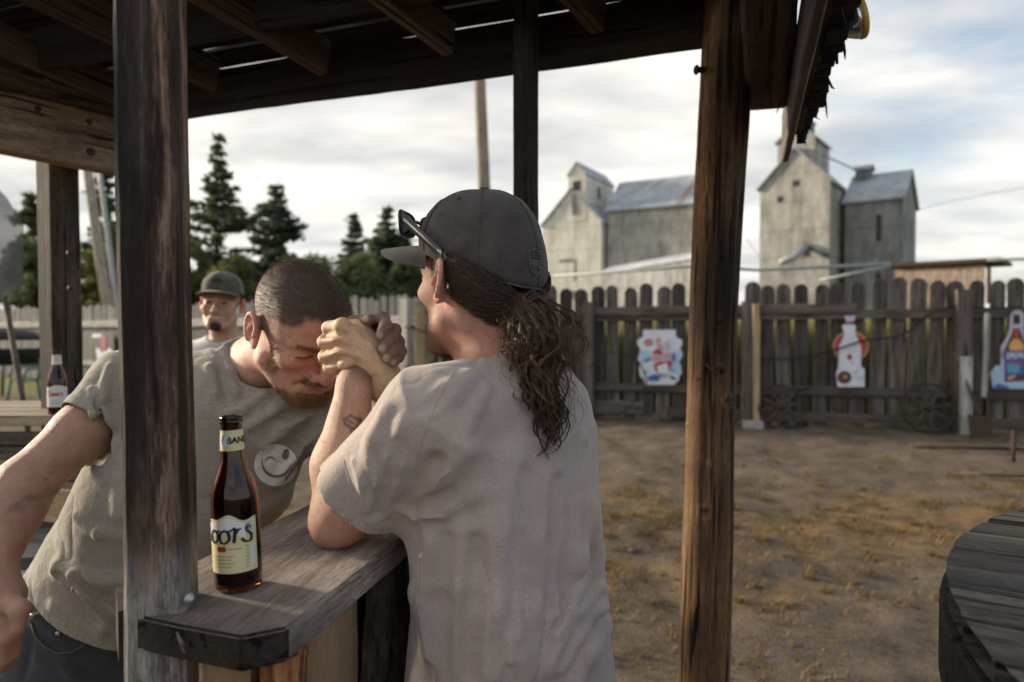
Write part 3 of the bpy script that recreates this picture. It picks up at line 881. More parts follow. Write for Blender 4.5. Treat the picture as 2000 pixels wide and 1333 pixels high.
opening(T, org, ex, ey, 4.5, 3.6, 15.4, .7, 1.2, 'side')
def EW(x, y, z): return V(org[0] + ex[0] * x + ey[0] * y, org[1] + ex[1] * x + ey[1] * y, z)
for (x, z, w, h) in ((3.2, 4.2, .5, .9), (4.6, 1.2, 1.0, 2.4), (2.2, 8.2, 1.6, .35), (3.3, 6.2, .22, 2.3)):
    opening(T, org, ex, ey, x, 0, z, w, h, mat=M['elev_grey'])
rp = []
for (x, t) in ((14.0, 0.0), (14.5, 0), (15.6, .97), (15.0, .97)):
    rp.append(EW(x, 1.0 + 4.25 * t - .3 * (1 - t), 13.6 + 3.5 * t - .25 * (1 - t) + .22))
obj('rusty_sheet', rp, [(0, 1, 2, 3)], M['rust'], T)
# low shed in front
a_, b_ = PZ(1175, 532, 6.6), PZ(1385, 497, 6.6)
T = thing('storage_shed', 'long low grey shed in front of the pale elevator, half hidden by the fence', 'shed', (a_[0], a_[1], 0))
dv = nrm((b_ - a_)[:2]); e2 = V(dv[0], dv[1]); n2 = V(-dv[1], dv[0])
gable(T, a_[:2], e2, n2, 0, float(np.linalg.norm((b_ - a_)[:2])), 0, 2.2, 0, 6.5, 7.0, 'x', M['elev_grey'], M['elev_roof'], .2)
# board shack behind the fence at right
a_, b_ = P(1748, 512, 27), P(1925, 508, 25)
T = thing('board_shack', 'low tan shack with brown flat roof peeking over the fence at right', 'shack', (a_[0], a_[1], 0))
dv = nrm((b_ - a_)[:2]); n2 = V(-dv[1], dv[0]); LB = float(np.linalg.norm((b_ - a_)[:2]))
M['shack'] = plain('faded_panel', (.36, .27, .21), .85, 0, 4, .4)
npan = 9
for k in range(npan):
    p0 = a_[:2] + dv * LB * k / npan; p1 = a_[:2] + dv * (LB * (k + 1) / npan - .02)
    timber('wall_panel', V(*((p0 + p1) / 2), 0), V(*((p0 + p1) / 2), 3.62), LB / npan - .02, .05, M['shack'], T, up=(n2[0], n2[1], 0), seed=k)
timber('roof', V(*(a_[:2] - dv * .3 + n2 * 1.2), 3.78), V(*(b_[:2] + dv * .5 + n2 * 1.2), 3.78), 3.0, .14, M['rafter'], T)
timber('roof_brace', V(*(b_[:2] + dv * .1), 3.7), V(*(b_[:2] + dv * .1), 2.2), .1, .1, M['rafter'], T)
# pale pipe rails behind the fence
def pipe(name, label, pts, r=.03):
    mb = MB(); mb.tube(pts, r, 8)
    return tag(mb.build(name, M['pipe'], None, True), label, 'pipe')
pipe('pipe_rail', 'pale horizontal pipe rail above the fence tops left of the log post', [P(1080, 540, 16), P(1360, 520, 15), P(1480, 528, 14.5), P(1740, 516, 14)], .035)
pipe('pipe_rail', 'slanted pale pipe above the fence below the right elevator', [P(1600, 548, 15), P(1740, 520, 14.5)], .03)
pipe('pipe_rail', 'grey pipe rail above the fence at the far right', [P(1930, 508, 20), P(2080, 505, 20)], .04)
# power line
pts = [P(1790 + 30 * k, 404 - 5.3 * k + .25 * (k - 5) ** 2, 90) for k in range(14)]
mb = MB(); mb.tube(pts, .03, 5); tag(mb.build('power_line', M['black'], None, True), 'thin power line crossing the sky at right', 'wire')

# ------------------------------------------------------------------ poles
def pole(label, px0, y0, px1, y1, d, r0, r1, mat=None):
    a = P(px0, y0, d); b = P(px1, y1, d); dirv = (a - b) / (a[2] - b[2])
    base = b - dirv * (b[2] + .3)
    top = a + dirv * .8
    mb = MB(); mb.tube([base + (top - base) * t for t in np.linspace(0, 1, 8)], list(np.linspace(r0, r1, 8)), 14)
    return tag(mb.build('utility_pole', mat or M['pole'], None, True), label, 'pole', 'poles behind the fence')
pole('tall weathered utility pole rising between the two men', 936, 130, 946, 380, 21, .24, .17)
pole('leaning pale utility pole behind the left bar post', 172, 338, 208, 590, 24, .19, .15)
pole('slim grey metal pole beside the leaning pole at left', 196, 345, 228, 590, 26, .10, .08, M['pipe'])

# ------------------------------------------------------------------ trees
M['bark'] = wood('tree_bark', (.03, .022, .016), (.075, .058, .043), (.14, .11, .085), axis=2, stretch=5, bump=.8)
M['needle'] = leaf_mat('dark_needles', (.06, .088, .062), (.145, .18, .12), .45)
M['needle_pine'] = leaf_mat('pine_needles', (.075, .092, .048), (.17, .185, .10), .4)
M['leaf'] = leaf_mat('green_leaves', (.08, .11, .05), (.20, .24, .11), .45)
M['leaf_light'] = leaf_mat('olive_leaves', (.08, .095, .03), (.20, .21, .075), .4)
def quads_mesh(name, c, s, rs, mat, flatten=1.0, down=0.0):
    n = len(c)
    a = rs.randn(n, 3); a /= np.linalg.norm(a, axis=1)[:, None]
    b = np.cross(a, rs.randn(n, 3)); b /= np.linalg.norm(b, axis=1)[:, None]
    a[:, 2] = a[:, 2] * flatten - down; b[:, 2] *= flatten
    s = np.asarray(s)[:, None]
    v = np.concatenate([c - a * s, c + b * s * .5, c + a * s, c - b * s * .5], 0)
    i = np.arange(n)
    return fastmesh(name, v, np.stack([i, i + n, i + 2 * n, i + 3 * n], 1), mat, False)
def conifer(label, px, ytop, d, ybase_w, mat, seed, dens=1.0, gap=.0, group='conifers behind the fence'):
    """ybase_w: crown half width in photo pixels at its widest."""
    rs = np.random.RandomState(seed)
    top = P(px, ytop, d); base = V(top[0], top[1], 0); H = top[2]; W = ybase_w * d / FPX
    T = thing('conifer_tree', label, 'tree', base, group)
    mb = MB(); ks = np.linspace(0, 1, 12)
    mb.tube([base + V(.15 * math.sin(3 * k + seed), .1 * math.sin(5 * k), H * k * .97) for k in ks], list(.022 * H * (1 - ks * .93)), 10)
    tr = mb.build('trunk', M['bark'], T, True)
    cs, ss = [], []
    z0 = H * (.12 if gap == 0 else .16)
    nl = int((H - z0) / (.36 if gap == 0 else .42))
    br = MB()
    for i in range(nl):
        f = i / max(1, nl - 1); z = z0 + (H - z0) * f
        prof = (1 - f) ** (.85 if gap == 0 else .62) if gap == 0 else min((1 - f) * 1.5, 1) * (.75 + .25 * math.sin(f * 9 + seed))
        nb = rs.randint(5, 9)
        for k in range(nb):
            if rs.rand() < gap: continue
            a = rs.rand() * 6.283; L = W * max(prof, .03) * rs.uniform(.55, 1.12) + .08
            lift = rs.uniform(-.18, .1) + (.25 if gap else 0)
            tip = V(math.cos(a) * L, math.sin(a) * L, L * lift)
            o = base + V(0, 0, z)
            br.tube([o, o + tip * .6, o + tip], [.03 * (1 - f) + .012, .015, .006], 4, False)
            m = max(14, int(dens * 75 * L))
            t = rs.rand(m) ** .7
            jit = rs.randn(m, 3) * np.array([.16, .16, .09]) * (1.1 - .5 * t)[:, None] * (1 + .25 * L)
            c = o + tip * t[:, None] + jit
            c[:, 2] -= .12 * t * L * rs.rand(m)
            cs.append(c); ss.append(rs.uniform(.14, .30, m))
    o_top = base + V(0, 0, H)
    c = o_top + rs.randn(40, 3) * np.array([.07, .07, .3]) - V(0, 0, .3); cs.append(c); ss.append(np.full(40, .12))
    br.build('branches', M['bark'], T)['kind'] = 'stuff'
    link('crown', quads_mesh('crown', np.concatenate(cs), np.concatenate(ss), rs, mat, .7), T)['kind'] = 'stuff'
    return T
conifer('tall open crowned pine rising above the smiling man in the cap', 425, 272, 40, 92, M['needle_pine'], 3, .75, .36)
conifer('dark dense spruce left of centre behind the bent man', 541, 368, 42, 128, M['needle'], 7, .8, .12)
conifer('small pointed spruce behind the gripping hands', 691, 424, 46, 84, M['needle'], 11, .8, .12)
conifer('dark forked spruce beside the cap brim', 757, 412, 44, 95, M['needle'], 14, 1.0, .1)
conifer('slim dark spruce just right of the forked spruce, behind the cap brim', 790, 455, 47, 85, M['needle'], 15, .8, .12)
conifer('loose pine at left seen past the left bar posts', 205, 330, 38, 90, M['needle_pine'], 18, .9, .3)
conifer('loose pine at the far left beside the grey canvas', 60, 385, 36, 85, M['needle_pine'], 19, .9, .3)
def broadleaf(name, label, px, ytop, d, wpx, seed, mat, zbase=0.0, cat='tree', group='leafy trees behind the fence', n=5200, leaf=.13):
    rs = np.random.RandomState(seed)
    top = P(px, ytop, d); base = V(top[0], top[1], 0); H = top[2]; W = wpx * d / FPX
    T = thing(name, label, cat, base, group)
    mb = MB(); mb.tube([base, base + V(.1, 0, H * .3), base + V(-.1, .1, H * .62)], [.03 * H, .024 * H, .012 * H], 10)
    for k in range(6):
        a = k * 1.05 + rs.rand(); mb.tube([base + V(0, 0, H * (.22 + .05 * k)), base + V(math.cos(a) * W * .35, math.sin(a) * W * .35, H * .62), base + V(math.cos(a) * W * .6, math.sin(a) * W * .6, H * .78)], [.014 * H, .008 * H, .003 * H], 6)
    mb.build('trunk', M['bark'], T, True)
    cl = 34; cc = []
    for k in range(cl):
        a = rs.rand() * 6.283; r = math.sqrt(rs.rand()); z = rs.rand()
        rr = W * r * math.sqrt(max(.05, 1 - (z * 1.05) ** 2.2))
        cc.append((base + V(math.cos(a) * rr, math.sin(a) * rr, H * (.2 + .76 * z)), rs.uniform(.14, .26) * W + .15))
    per = n // cl; cs = []
    for c, r in cc:
        p = rs.randn(per, 3); p /= np.linalg.norm(p, axis=1)[:, None]
        cs.append(c + p * (r * rs.rand(per) ** .45)[:, None] * np.array([1, 1, .8]))
    cs = np.concatenate(cs)
    link('crown', quads_mesh('crown', cs, rs.uniform(leaf * .6, leaf * 1.3, len(cs)), rs, mat), T)['kind'] = 'stuff'
    return T
broadleaf('leafy_tree', 'round green tree behind the bent man and the dark spruce', 640, 483, 36, 84, 31, M['leaf'])
broadleaf('leafy_tree', 'green tree below the small spruce behind the clasped hands', 715, 496, 33, 80, 32, M['leaf'])
broadleaf('leafy_tree', 'dark green tree right of the hands under the cap brim', 800, 492, 34, 55, 33, M['leaf'])
broadleaf('leafy_tree', 'olive tree behind the smiling man and the tall pine', 455, 500, 34, 62, 34, M['leaf_light'])
broadleaf('leafy_tree', 'olive tree directly right of the corner post', 380, 470, 36, 60, 35, M['leaf_light'])
broadleaf('leafy_tree', 'olive tree seen between the two left bar posts', 200, 440, 30, 70, 36, M['leaf_light'])
broadleaf('leafy_tree', 'dark green tree at the left edge behind the grill', 55, 470, 26, 80, 37, M['leaf'])
broadleaf('leafy_tree', 'green tree behind the small spruce and the spruce left of centre', 580, 500, 38, 74, 38, M['leaf'])
# houses glimpsed behind the trees
M['house_wall'] = metal_wall('house_siding', (.45, .47, .5), (.6, .61, .62)); M['house_roof'] = plain('shingle_roof', (.36, .37, .38), .8, 0, 6, .3)
for (label, px, ytop, d, wpx, zz) in (('pale house roof showing through trees behind the clasped hands', 745, 512, 58, 62, 1.6), ('pale blue house wall between the left posts behind the fence', 192, 520, 42, 48, 2.0), ('white house glimpsed left of the dark spruce', 470, 528, 52, 46, 1.8)):
    c = P(px, ytop, d); w = wpx * d / FPX
    T = thing('house', label, 'house', (c[0], c[1], 0))
    gable(T, c[:2], V(1, 0), V(0, 1), -w, w, 0, 6, 0, c[2] - zz, c[2], 'x', M['house_wall'], M['house_roof'], .3)
    for k in (-.5, .5): opening(T, c[:2], V(1, 0), V(0, 1), w * k, 0, (c[2] - zz) * .45, .9, 1.1)

# ------------------------------------------------------------------ things in the yard at far left
M['green_plastic'] = plain('green_plastic', (.10, .19, .165), .45, 0, 10, .1)
def plastic_chair(px, d):
    c = P(px, 700, d); T = thing('plastic_chair', 'green plastic garden armchair beside the grill at left', 'chair', (c[0], c[1], 0))
    Mx = Matrix.Translation((c[0], c[1], 0)) @ Matrix.Rotation(R(150), 4, 'Z')
    mat = M['green_plastic']
    mb = MB(); n = 7
    vs = [((i / 6 - .5) * .44, (j / 6 - .5) * .44, .42 - .02 * math.cos((i / 6 - .5) * 3) + (.02 if j == 6 else 0)) for i in range(n) for j in range(n)]
    fs = [(i * n + j, (i + 1) * n + j, (i + 1) * n + j + 1, i * n + j + 1) for i in range(6) for j in range(6)]
    k = len(vs); vs += [(x, y, z - .012) for x, y, z in vs]; fs += [tuple(reversed([q + k for q in f])) for f in fs]
    mb.add(vs, fs); mb.build('seat', mat, T, True, Mx)
    for s in (-.17, -.085, 0, .085, .17):
        mb = MB(); mb.tube([(s, -.22, .42), (s, -.27, .62), (s * 1.0, -.31, .80)], .022, 6); mb.build('back_slat', mat, T, True, Mx)
    mb = MB(); mb.tube([(.24 * math.cos(a), -.27 - .04 * math.sin(a), .66 + .2 * math.sin(a)) for a in np.linspace(0, math.pi, 13)], .02, 8); mb.build('back_frame', mat, T, True, Mx)
    for s in (-1, 1):
        mb = MB(); mb.tube([(s * .24, -.27, .66), (s * .27, -.05, .64), (s * .26, .18, .62), (s * .25, .22, .45)], .024, 8); mb.build('arm', mat, T, True, Mx)
        for y0, y1 in ((.22, .26), (-.22, -.30)):
            mb = MB(); mb.tube([(s * .22, y0, .43), (s * .26, y1, 0)], [.03, .022], 8); mb.build('leg', mat, T, True, Mx)
plastic_chair(58, 12.6)
# barrel grill with raised lid
c = P(52, 700, 13.6)
T = thing('barrel_grill', 'black barrel grill with silver lid standing near the pale fence at left', 'grill', (c[0], c[1], 0))
Mx = Matrix.Translation((c[0], c[1], .0)) @ Matrix.Rotation(R(20), 4, 'Z')
mb = MB(); seg = np.linspace(math.pi, 2 * math.pi, 15)
vs = []
for x in (-.55, .55):
    for a in seg: vs.append((x, .33 * math.cos(a), .95 + .33 * math.sin(a)))
fs = [(i, i + 1, i + 16, i + 15) for i in range(14)] + [tuple(range(15)), tuple(reversed(range(15, 30)))]
mb.add(vs, fs); mb.build('barrel', M['black'], T, True, Mx)
mb = MB(); vs = []
for x in (-.55, .55):
    for a in np.linspace(.35, 2.6, 12): vs.append((x, .05 + .33 * math.cos(a), 1.0 + .33 * math.sin(a)))
mb.add(vs, [(i, i + 12, i + 13, i + 1) for i in range(11)] + [tuple(reversed(range(12))), tuple(range(12, 24))]); mb.build('lid', M['black'], T, True, Mx)
mb = MB(); mb.box((-.95, -.1, 1.02), (.7, .5, .05)); mb.build('side_shelf', M['steel'], T, False, Mx)
for x in (-.45, .45):
    for y in (-.22, .22):
        mb = MB(); mb.tube([(x, y, .75), (x * 1.1, y * 1.2, 0)], .025, 6); mb.build('leg', M['black'], T, True, Mx)
# grey canvas windbreak on a slanting pole at the left edge
M['canvas'] = plain('grey_canvas', (.16, .165, .165), .9, 0, 8, .3)
_nt = M['canvas'].node_tree; _mx = _nt.nodes.new('ShaderNodeMixShader'); _tr = _nt.nodes.new('ShaderNodeBsdfTransparent'); _mx.inputs[0].default_value = .45
_nt.links.new(_nt.nodes['Principled BSDF'].outputs[0], _mx.inputs[1]); _nt.links.new(_tr.outputs[0], _mx.inputs[2]); _nt.links.new(_mx.outputs[0], _nt.nodes['Material Output'].inputs['Surface'])
cv = [P(-40, 335, 5), P(8, 385, 5), P(42, 440, 5.05), P(38, 560, 5.1), P(0, 588, 5.05), P(-60, 610, 5)]
T = thing('canvas_awning', 'grey canvas awning panel at the left edge of the yard', 'awning', (cv[3][0], cv[3][1], 0))
fr_ = cv; bk = [p + V(.0, .03, .0) for p in cv]; n = len(cv)
obj('canvas', fr_ + bk, [tuple(reversed(range(n))), tuple(range(n, 2 * n))] + [(i, (i + 1) % n, (i + 1) % n + n, i + n) for i in range(n)], M['canvas'], T)
p0 = P(10, 580, 5.1); p1 = V(P(45, 640, 5.1)[0], p0[1], 0)
mb = MB(); mb.tube([p0, p1 + V(.12, 0, 0)], .02, 8); mb.build('pole', M['spoke'], T, True)
# ------------------------------------------------------------------ the open bar shelter: posts, beams, rafters, roof
def corner_post_material():
    m, nt, b = newmat('stained_corner_post'); g = NG(nt)
    co = g.objcoord(0)                       # local X runs up the post
    sp = g.n('ShaderNodeSeparateXYZ'); nt.links.new(co, sp.inputs[0]); h = sp.outputs['X']
    streak = g.noise(g.mapping(co, (3.2, 30, 30)), 1.5, 7, .66, .5)
    fine = g.noise(g.mapping(co, (26, 190, 190)), 1.6, 6, .72, .3)
    base = g.ramp(g.math('ADD', g.math('MULTIPLY', streak, .65), g.math('MULTIPLY', fine, .35)), [(.41, (.018, .011, .008)), (.5, (.10, .060, .041)), (.60, (.32, .225, .165))])
    grey = g.ramp(g.math('ADD', g.math('MULTIPLY', streak, .5), g.math('MULTIPLY', fine, .5)), [(.40, (.09, .078, .07)), (.5, (.26, .23, .21)), (.61, (.44, .405, .38))])
    # bleached foot, ragged transition
    fade = g.n('ShaderNodeMapRange', {'Value': g.math('ADD', h, g.math('MULTIPLY', g.math('SUBTRACT', streak, .5), .30)), 'From Min': 1.135, 'From Max': 1.20})
    col = g.mix(fade.outputs[0], grey, base)
    # black drip stains above the foot
    sv_ = g.noise(g.mapping(co, (.5, 26, 26), (3.3, 0, 0)), 1.3, 4, .5, .2)
    dm = g.math('MULTIPLY', g.ramp(sv_, [(.40, 0), (.52, 1)]), g.n('ShaderNodeMapRange', {'Value': g.math('ADD', h, g.math('MULTIPLY', g.math('SUBTRACT', fine, .5), .3)), 'From Min': 1.12, 'From Max': 1.26}).outputs[0])
    col = g.mix(g.math('MULTIPLY', dm, .88), col, (.012, .010, .009))
    nt.links.new(col, b.inputs['Base Color']); b.inputs['Roughness'].default_value = .75; b.inputs['Specular IOR Level'].default_value = .25
    nt.links.new(g.bump(g.math('ADD', streak, g.math('MULTIPLY', fine, .8)), .9, .003), b.inputs['Normal'])
    return m
M['corner_post'] = corner_post_material()
CT = 1.084                                  # counter top height
SH = thing('bar_shelter', 'dark timber bar shelter with posts, beams and plank roof over the men', 'shelter', (-.42, .82, 0))
pc = V(-.4175, .815)
timber('corner_post', V(pc[0] + .002, pc[1], -.02), V(pc[0] - .012, pc[1], 2.5), .064, .066, M['corner_post'], SH, up=(.985, .17, 0), seed=4, rough=.0016, ch=.006, seg=60)
# front beam and the inner beam
B1a, B1d = V(.525, 1.9), V(-.937, .35)
def B1(t, z, off=0.0):
    n = V(-.35, -.937)
    p = B1a + B1d * t + n * off
    return V(p[0], p[1], z)
timber('front_beam', B1(-.12, 2.288, -.06), B1(2.75, 2.288, -.06), .09, .136, M['beam'], SH, seed=1, rough=.003)
timber('inner_beam', B1(-.5, 2.37, .30), B1(3.1, 2.37, .30), .045, .14, M['beam'], SH, seed=2, rough=.002)
UD = nrm(V(.58, .81))
for k, t in enumerate((-.16, .28, .745, 1.2, 1.66, 2.12, 2.58)):
    a_ = B1(t, 2.30, .05); L_ = .95
    b_ = V(a_[0] - UD[0] * L_, a_[1] - UD[1] * L_, 2.30 + .17 * L_)
    timber('rafter', b_, a_, .042, .115, M['rafter'], SH, seed=20 + k, rough=.002)
# roof planks laid across the rafters
for k in range(7):
    o = -.02 + k * .128
    c_ = V(-UD[0], -UD[1]) * o
    z_ = 2.398 + .17 * o
    a_ = B1(-.75, z_); b_ = B1(3.4, z_)
    timber('roof_plank', a_ + V(c_[0], c_[1], 0), b_ + V(c_[0], c_[1], 0), .122 if k else .1, .02, M['beam'], SH, up=(-UD[0] * -.17, -UD[1] * -.17, 1), seed=40 + k, rough=.002)
# left beam on the back post
LBa, LBb = V(-2.50, 1.0875), V(-1.50, 2.775)
timber('left_beam', V(LBa[0], LBa[1], 2.115), V(LBb[0], LBb[1], 2.115), .09, .205, M['beam_brown'], SH, seed=3, rough=.003)
timber('left_plate', V(LBa[0] + .06, LBa[1], 2.245), V(LBb[0] + .1, LBb[1] + .1, 2.245), .12, .05, M['rafter'], SH, seed=5)
bp = P(120, 500, 2.64)
timber('back_post', V(bp[0], bp[1], -.02), V(bp[0] - .01, bp[1], 2.24), .108, .108, M['post'], SH, up=(.86, -.5, 0), seed=6, rough=.002, ch=.008)
for (px_, py_) in ((139, 495), (141, 563)):
    hp = P(px_, py_, 2.488); mb = MB(); mb.tube([hp, hp + V(-.004, -.012, 0)], .009, 10); mb.build('bolt', M['iron'], SH, True)
# bolts in the left beam
for (px_, py_, r_) in ((171, 299, .016), (68, 215, .011), (168, 240, .011)):
    x = (px_ - 1000) / FPX; t = (LBa[0] - x * LBa[1]) / (x * (LBb[1] - LBa[1]) - (LBb[0] - LBa[0]))
    q_ = LBa + (LBb - LBa) * t; nn = nrm(V((LBb - LBa)[1], -(LBb - LBa)[0]))
    hp = P(px_, py_, q_[1] - .03); hp = hp + V(nn[0], nn[1], 0) * .012
    mb = MB(); mb.tube([hp - V(nn[0], nn[1], 0) * .02, hp + V(nn[0], nn[1], 0) * .012], r_, 10); mb.build('bolt', M['iron'], SH, True)
# slim square post nailed before the front beam
mp = B1(.486, 0, .075)
timber('slim_post', V(mp[0], mp[1], -.02), V(mp[0] - .004, mp[1], 2.47), .052, .06, M['post'], SH, up=(.62, .78, 0), seed=8, rough=.0015)
# round log post
def sst0(x, a, b):
    t = np.clip((x - a) / (b - a), 0, 1); return t * t * (3 - 2 * t)
def log_post():
    rng = np.random.RandomState(4)
    nseg, nr = 72, 260
    z = np.linspace(-.02, 2.46, nr); a = np.linspace(0, 2 * np.pi, nseg, endpoint=False)
    Z, A = np.meshgrid(z, a, indexing='ij')
    # axis follows the photo: top (1416,80) foot (1372,1333)
    tcx = P(1416, 80, 1.9); bcx = P(1372, 1333, 1.9)
    cxz = bcx[0] + (tcx[0] - bcx[0]) * (Z - bcx[2]) / (tcx[2] - bcx[2])
    cxz = cxz + .006 * np.sin(Z * 3.1 + .5)
    Rr = .0665 + .0 * Z + .003 * np.sin(Z * 4 + 2 * A) + .0035 * np.sin(3 * A + Z * 2.1 + 1)
    Rr = Rr * (1.0 - .02 * (Z - 1))
    Rr += .0016 * (vnoise(A * 6, Z * 1.5, 3, 31)) * 2 + .001 * vnoise(A * 20, Z * 2, 3, 32)
    col = np.ones((nr, nseg, 3)) * np.array([1., 1., 1.])
    # long drying cracks
    for (a0, z0, z1, dep) in ((4.95, .5, 1.35, .007), (4.6, 1.1, 1.95, .006), (5.35, 1.25, 2.1, .005), (4.2, .7, 1.6, .005), (5.0, 1.5, 2.2, .005), (3.9, .2, .9, .004)):
        w = np.exp(-((A - a0 - .06 * np.sin(Z * 9 + a0)) / .03) ** 2) * np.clip((Z - z0) * 12, 0, 1) * np.clip((z1 - Z) * 12, 0, 1)
        Rr -= dep * w; col *= (1 - .75 * w)[..., None]
    # weathered dark stain down the upper right of the log
    stn = sst0(Z + .25 * np.sin(A * 3) + .5 * vnoise(A * 9, Z * 1.2, 1, 36), 1.45, 1.75) * sst0(np.cos(A - 5.2), -.2, .5)
    col *= (1 - .65 * stn)[..., None]
    stn = sst0(np.cos(A - 4.9) + .5 * vnoise(A * 14, Z * 1.0, 1, 37), .55, .95)
    col *= (1 - .3 * stn)[..., None]
    # knots
    for (px_, py_, s) in ((1403, 632, .012), (1408, 728, .017), (1422, 783, .015), (1380, 1002, .016), (1408, 508, .013), (1368, 742, .009), (1352, 838, .008), (1388, 905, .007), (1380, 720, .008)):
        hp = P(px_, py_, 1.84); lx = hp[0] - float(np.interp(hp[2], Z[:, 0], cxz[:, 0])); aa_ = (-math.acos(max(-1, min(1, lx / .067)))) % (2 * math.pi)
        rr = np.hypot((A - aa_) * .067, (Z - hp[2]))
        ring = np.exp(-((rr - s * .95) / (s * .4)) ** 2); core = np.exp(-(rr / (s * .55)) ** 2)
        Rr += .0055 * ring - .007 * core
        col *= (1 - .85 * core)[..., None]; col *= (1 + .5 * ring)[..., None]
    X = cxz + Rr * np.cos(A); Y = 1.9 + Rr * np.sin(A)
    v = np.stack([X.ravel(), Y.ravel(), Z.ravel()], 1)
    i, j = np.meshgrid(np.arange(nr - 1), np.arange(nseg), indexing='ij')
    b0 = (i * nseg + j).ravel(); b1 = (i * nseg + (j + 1) % nseg).ravel()
    me = fastmesh('log_post', v, np.stack([b0, b1, b1 + nseg, b0 + nseg], 1), M['log'])
    set_col(me, col.reshape(-1, 3))
    return me
def tint_with_col(mat):
    nt = mat.node_tree; b = nt.nodes['Principled BSDF']; g = NG(nt)
    src = b.inputs['Base Color'].links[0].from_socket
    at = g.n('ShaderNodeAttribute', attribute_name='Col')
    nt.links.new(g.mix(1.0, src, at.outputs['Color'], 'MULTIPLY'), b.inputs['Base Color'])
tint_with_col(M['log'])
link('log_post', log_post(), SH)
hp = P(1360, 137, 1.87); mb = MB(); mb.tube([hp + V(.03, 0, 0), hp + V(-.006, 0, 0)], .009, 8); mb.tube([hp + V(.004, 0, 0), hp + V(-.003, 0, 0)], .013, 6); mb.build('bolt', M['iron'], SH, True)
# side beam with a ragged sawn end, running back over the camera
sb0 = P(1499, 150, 1.98); sbd = nrm(V(.37, 1))
a_ = V(sb0[0], sb0[1], 2.12)
sb = timber('side_beam', a_, V(a_[0] - sbd[0] * 1.7, a_[1] - sbd[1] * 1.7, 2.20), .115, .15, M['rafter'], SH, seed=9, rough=.006, ch=.012)
for k in range(7):
    rng = random.Random(k); w_ = rng.uniform(-.055, .02)
    p_ = V(a_[0] + w_, a_[1] - rng.uniform(-.01, .06), 2.048 + rng.uniform(-.004, .03))
    mb = MB(); mb.tube([p_ + V(0, -.03, .02), p_ + V(rng.uniform(-.01, .01), .01, -rng.uniform(.008, .028))], [.006, .001], 4); mb.build('splinter', M['rafter'], SH)
# eave: fascia board, lath and broken shingle ends
ed = nrm(V(.343, 1)); E0 = P(1534, 250, 2.2)
def EV(t, z, off=0.0): return V(E0[0] - ed[0] * t + ed[1] * off, E0[1] - ed[1] * t - ed[0] * off, z)
timber('fascia', EV(0, 2.02), EV(1.75, 2.05), .022, .15, M['grey_wood'], SH, seed=12, rough=.003)
timber('fascia', EV(.12, 2.06, .028), EV(1.75, 2.09, .028), .02, .12, M['rafter'], SH, seed=13, rough=.003)
M['shingle'] = plain('tar_shingle', (.022, .021, .022), .85, 0, 60, .5, .5)
rng = random.Random(77)
for k in range(12):
    t0 = .02 + k * .125
    w_ = .034 + .004 * k ** .5
    mb = MB()
    # a short slab of layered shingle with a torn lower edge
    nseg = 7; poly = [(0, .07), (0, -.045)]
    for s in range(nseg + 1): poly.append((.118 * s / nseg, -.045 - rng.uniform(0, .018)))
    poly += [(.118, .07)]
    top_off = .032; c0 = EV(t0, 2.055 + .006 * (k % 3), top_off); 
    mx = Matrix(((-ed[0], ed[1], 0, c0[0]), (-ed[1], -ed[0], 0, c0[1]), (0, 0, 1, c0[2]), (0, 0, 0, 1)))
    mb.prism(poly, w_ * rng.uniform(.7, 1.15)); mb.build('shingle', M['shingle'], SH, False, mx)
    for s in range(1):
        q = rng.uniform(0, .11); mb = MB(); p0 = Vector((q, w_ * rng.random(), -.05)); 
        mb.tube([p0 + Vector((0, 0, .02)), p0 + Vector((rng.uniform(-.015, .015), rng.uniform(0, .012), -.012)), p0 + Vector((rng.uniform(-.025, .025), rng.uniform(0, .03), -rng.uniform(.015, .045)))], [.004, .003, .0008], 4)
        mb.build('splinter', M['shingle'], SH, False, mx)
timber('roof_sheet', EV(0, 2.155, .05), EV(1.75, 2.185, .05), .075, .015, M['shingle'], SH, seed=15)
# flood lamp under the eave
c0 = P(1645, 48, 1.46)
T = thing('flood_lamp', 'silver reflector flood lamp with yellow rim under the torn eave', 'lamp', c0)
ax = nrm(V(.84, -.25, .20)); Mx = frame(c0, c0 + ax) @ Matrix.Rotation(R(90), 4, 'Y')
M['mirror'] = plain('silvered_glass', (.62, .64, .66), .12, .95, 14, .3)
M['lamp_rim'] = plain('yellowed_glass', (.55, .36, .06), .25, 0, 20, .15)
M['lamp_face'] = plain('lamp_lens', (.6, .58, .5), .2, 0, 20, .1)
mb = MB(); mb.lathe([(.012, -.035), (.014, -.02), (.022, -.008), (.032, .008), (.038, .022), (.041, .030)], 32); mb.build('reflector', M['mirror'], T, True, Mx)
mb = MB(); mb.lathe([(.041, .030), (.0425, .032), (.0425, .040), (.039, .043)], 32, False); mb.build('rim', M['lamp_rim'], T, True, Mx)
mb = MB(); mb.lathe([(.039, .0425), (.02, .047), (.001, .048)], 32); mb.build('lens', M['lamp_face'], T, True, Mx)
mb = MB(); mb.lathe([(.016, -.075), (.018, -.07), (.018, -.03), (.013, -.028)], 20); mb.build('socket', M['black'], T, True, Mx)

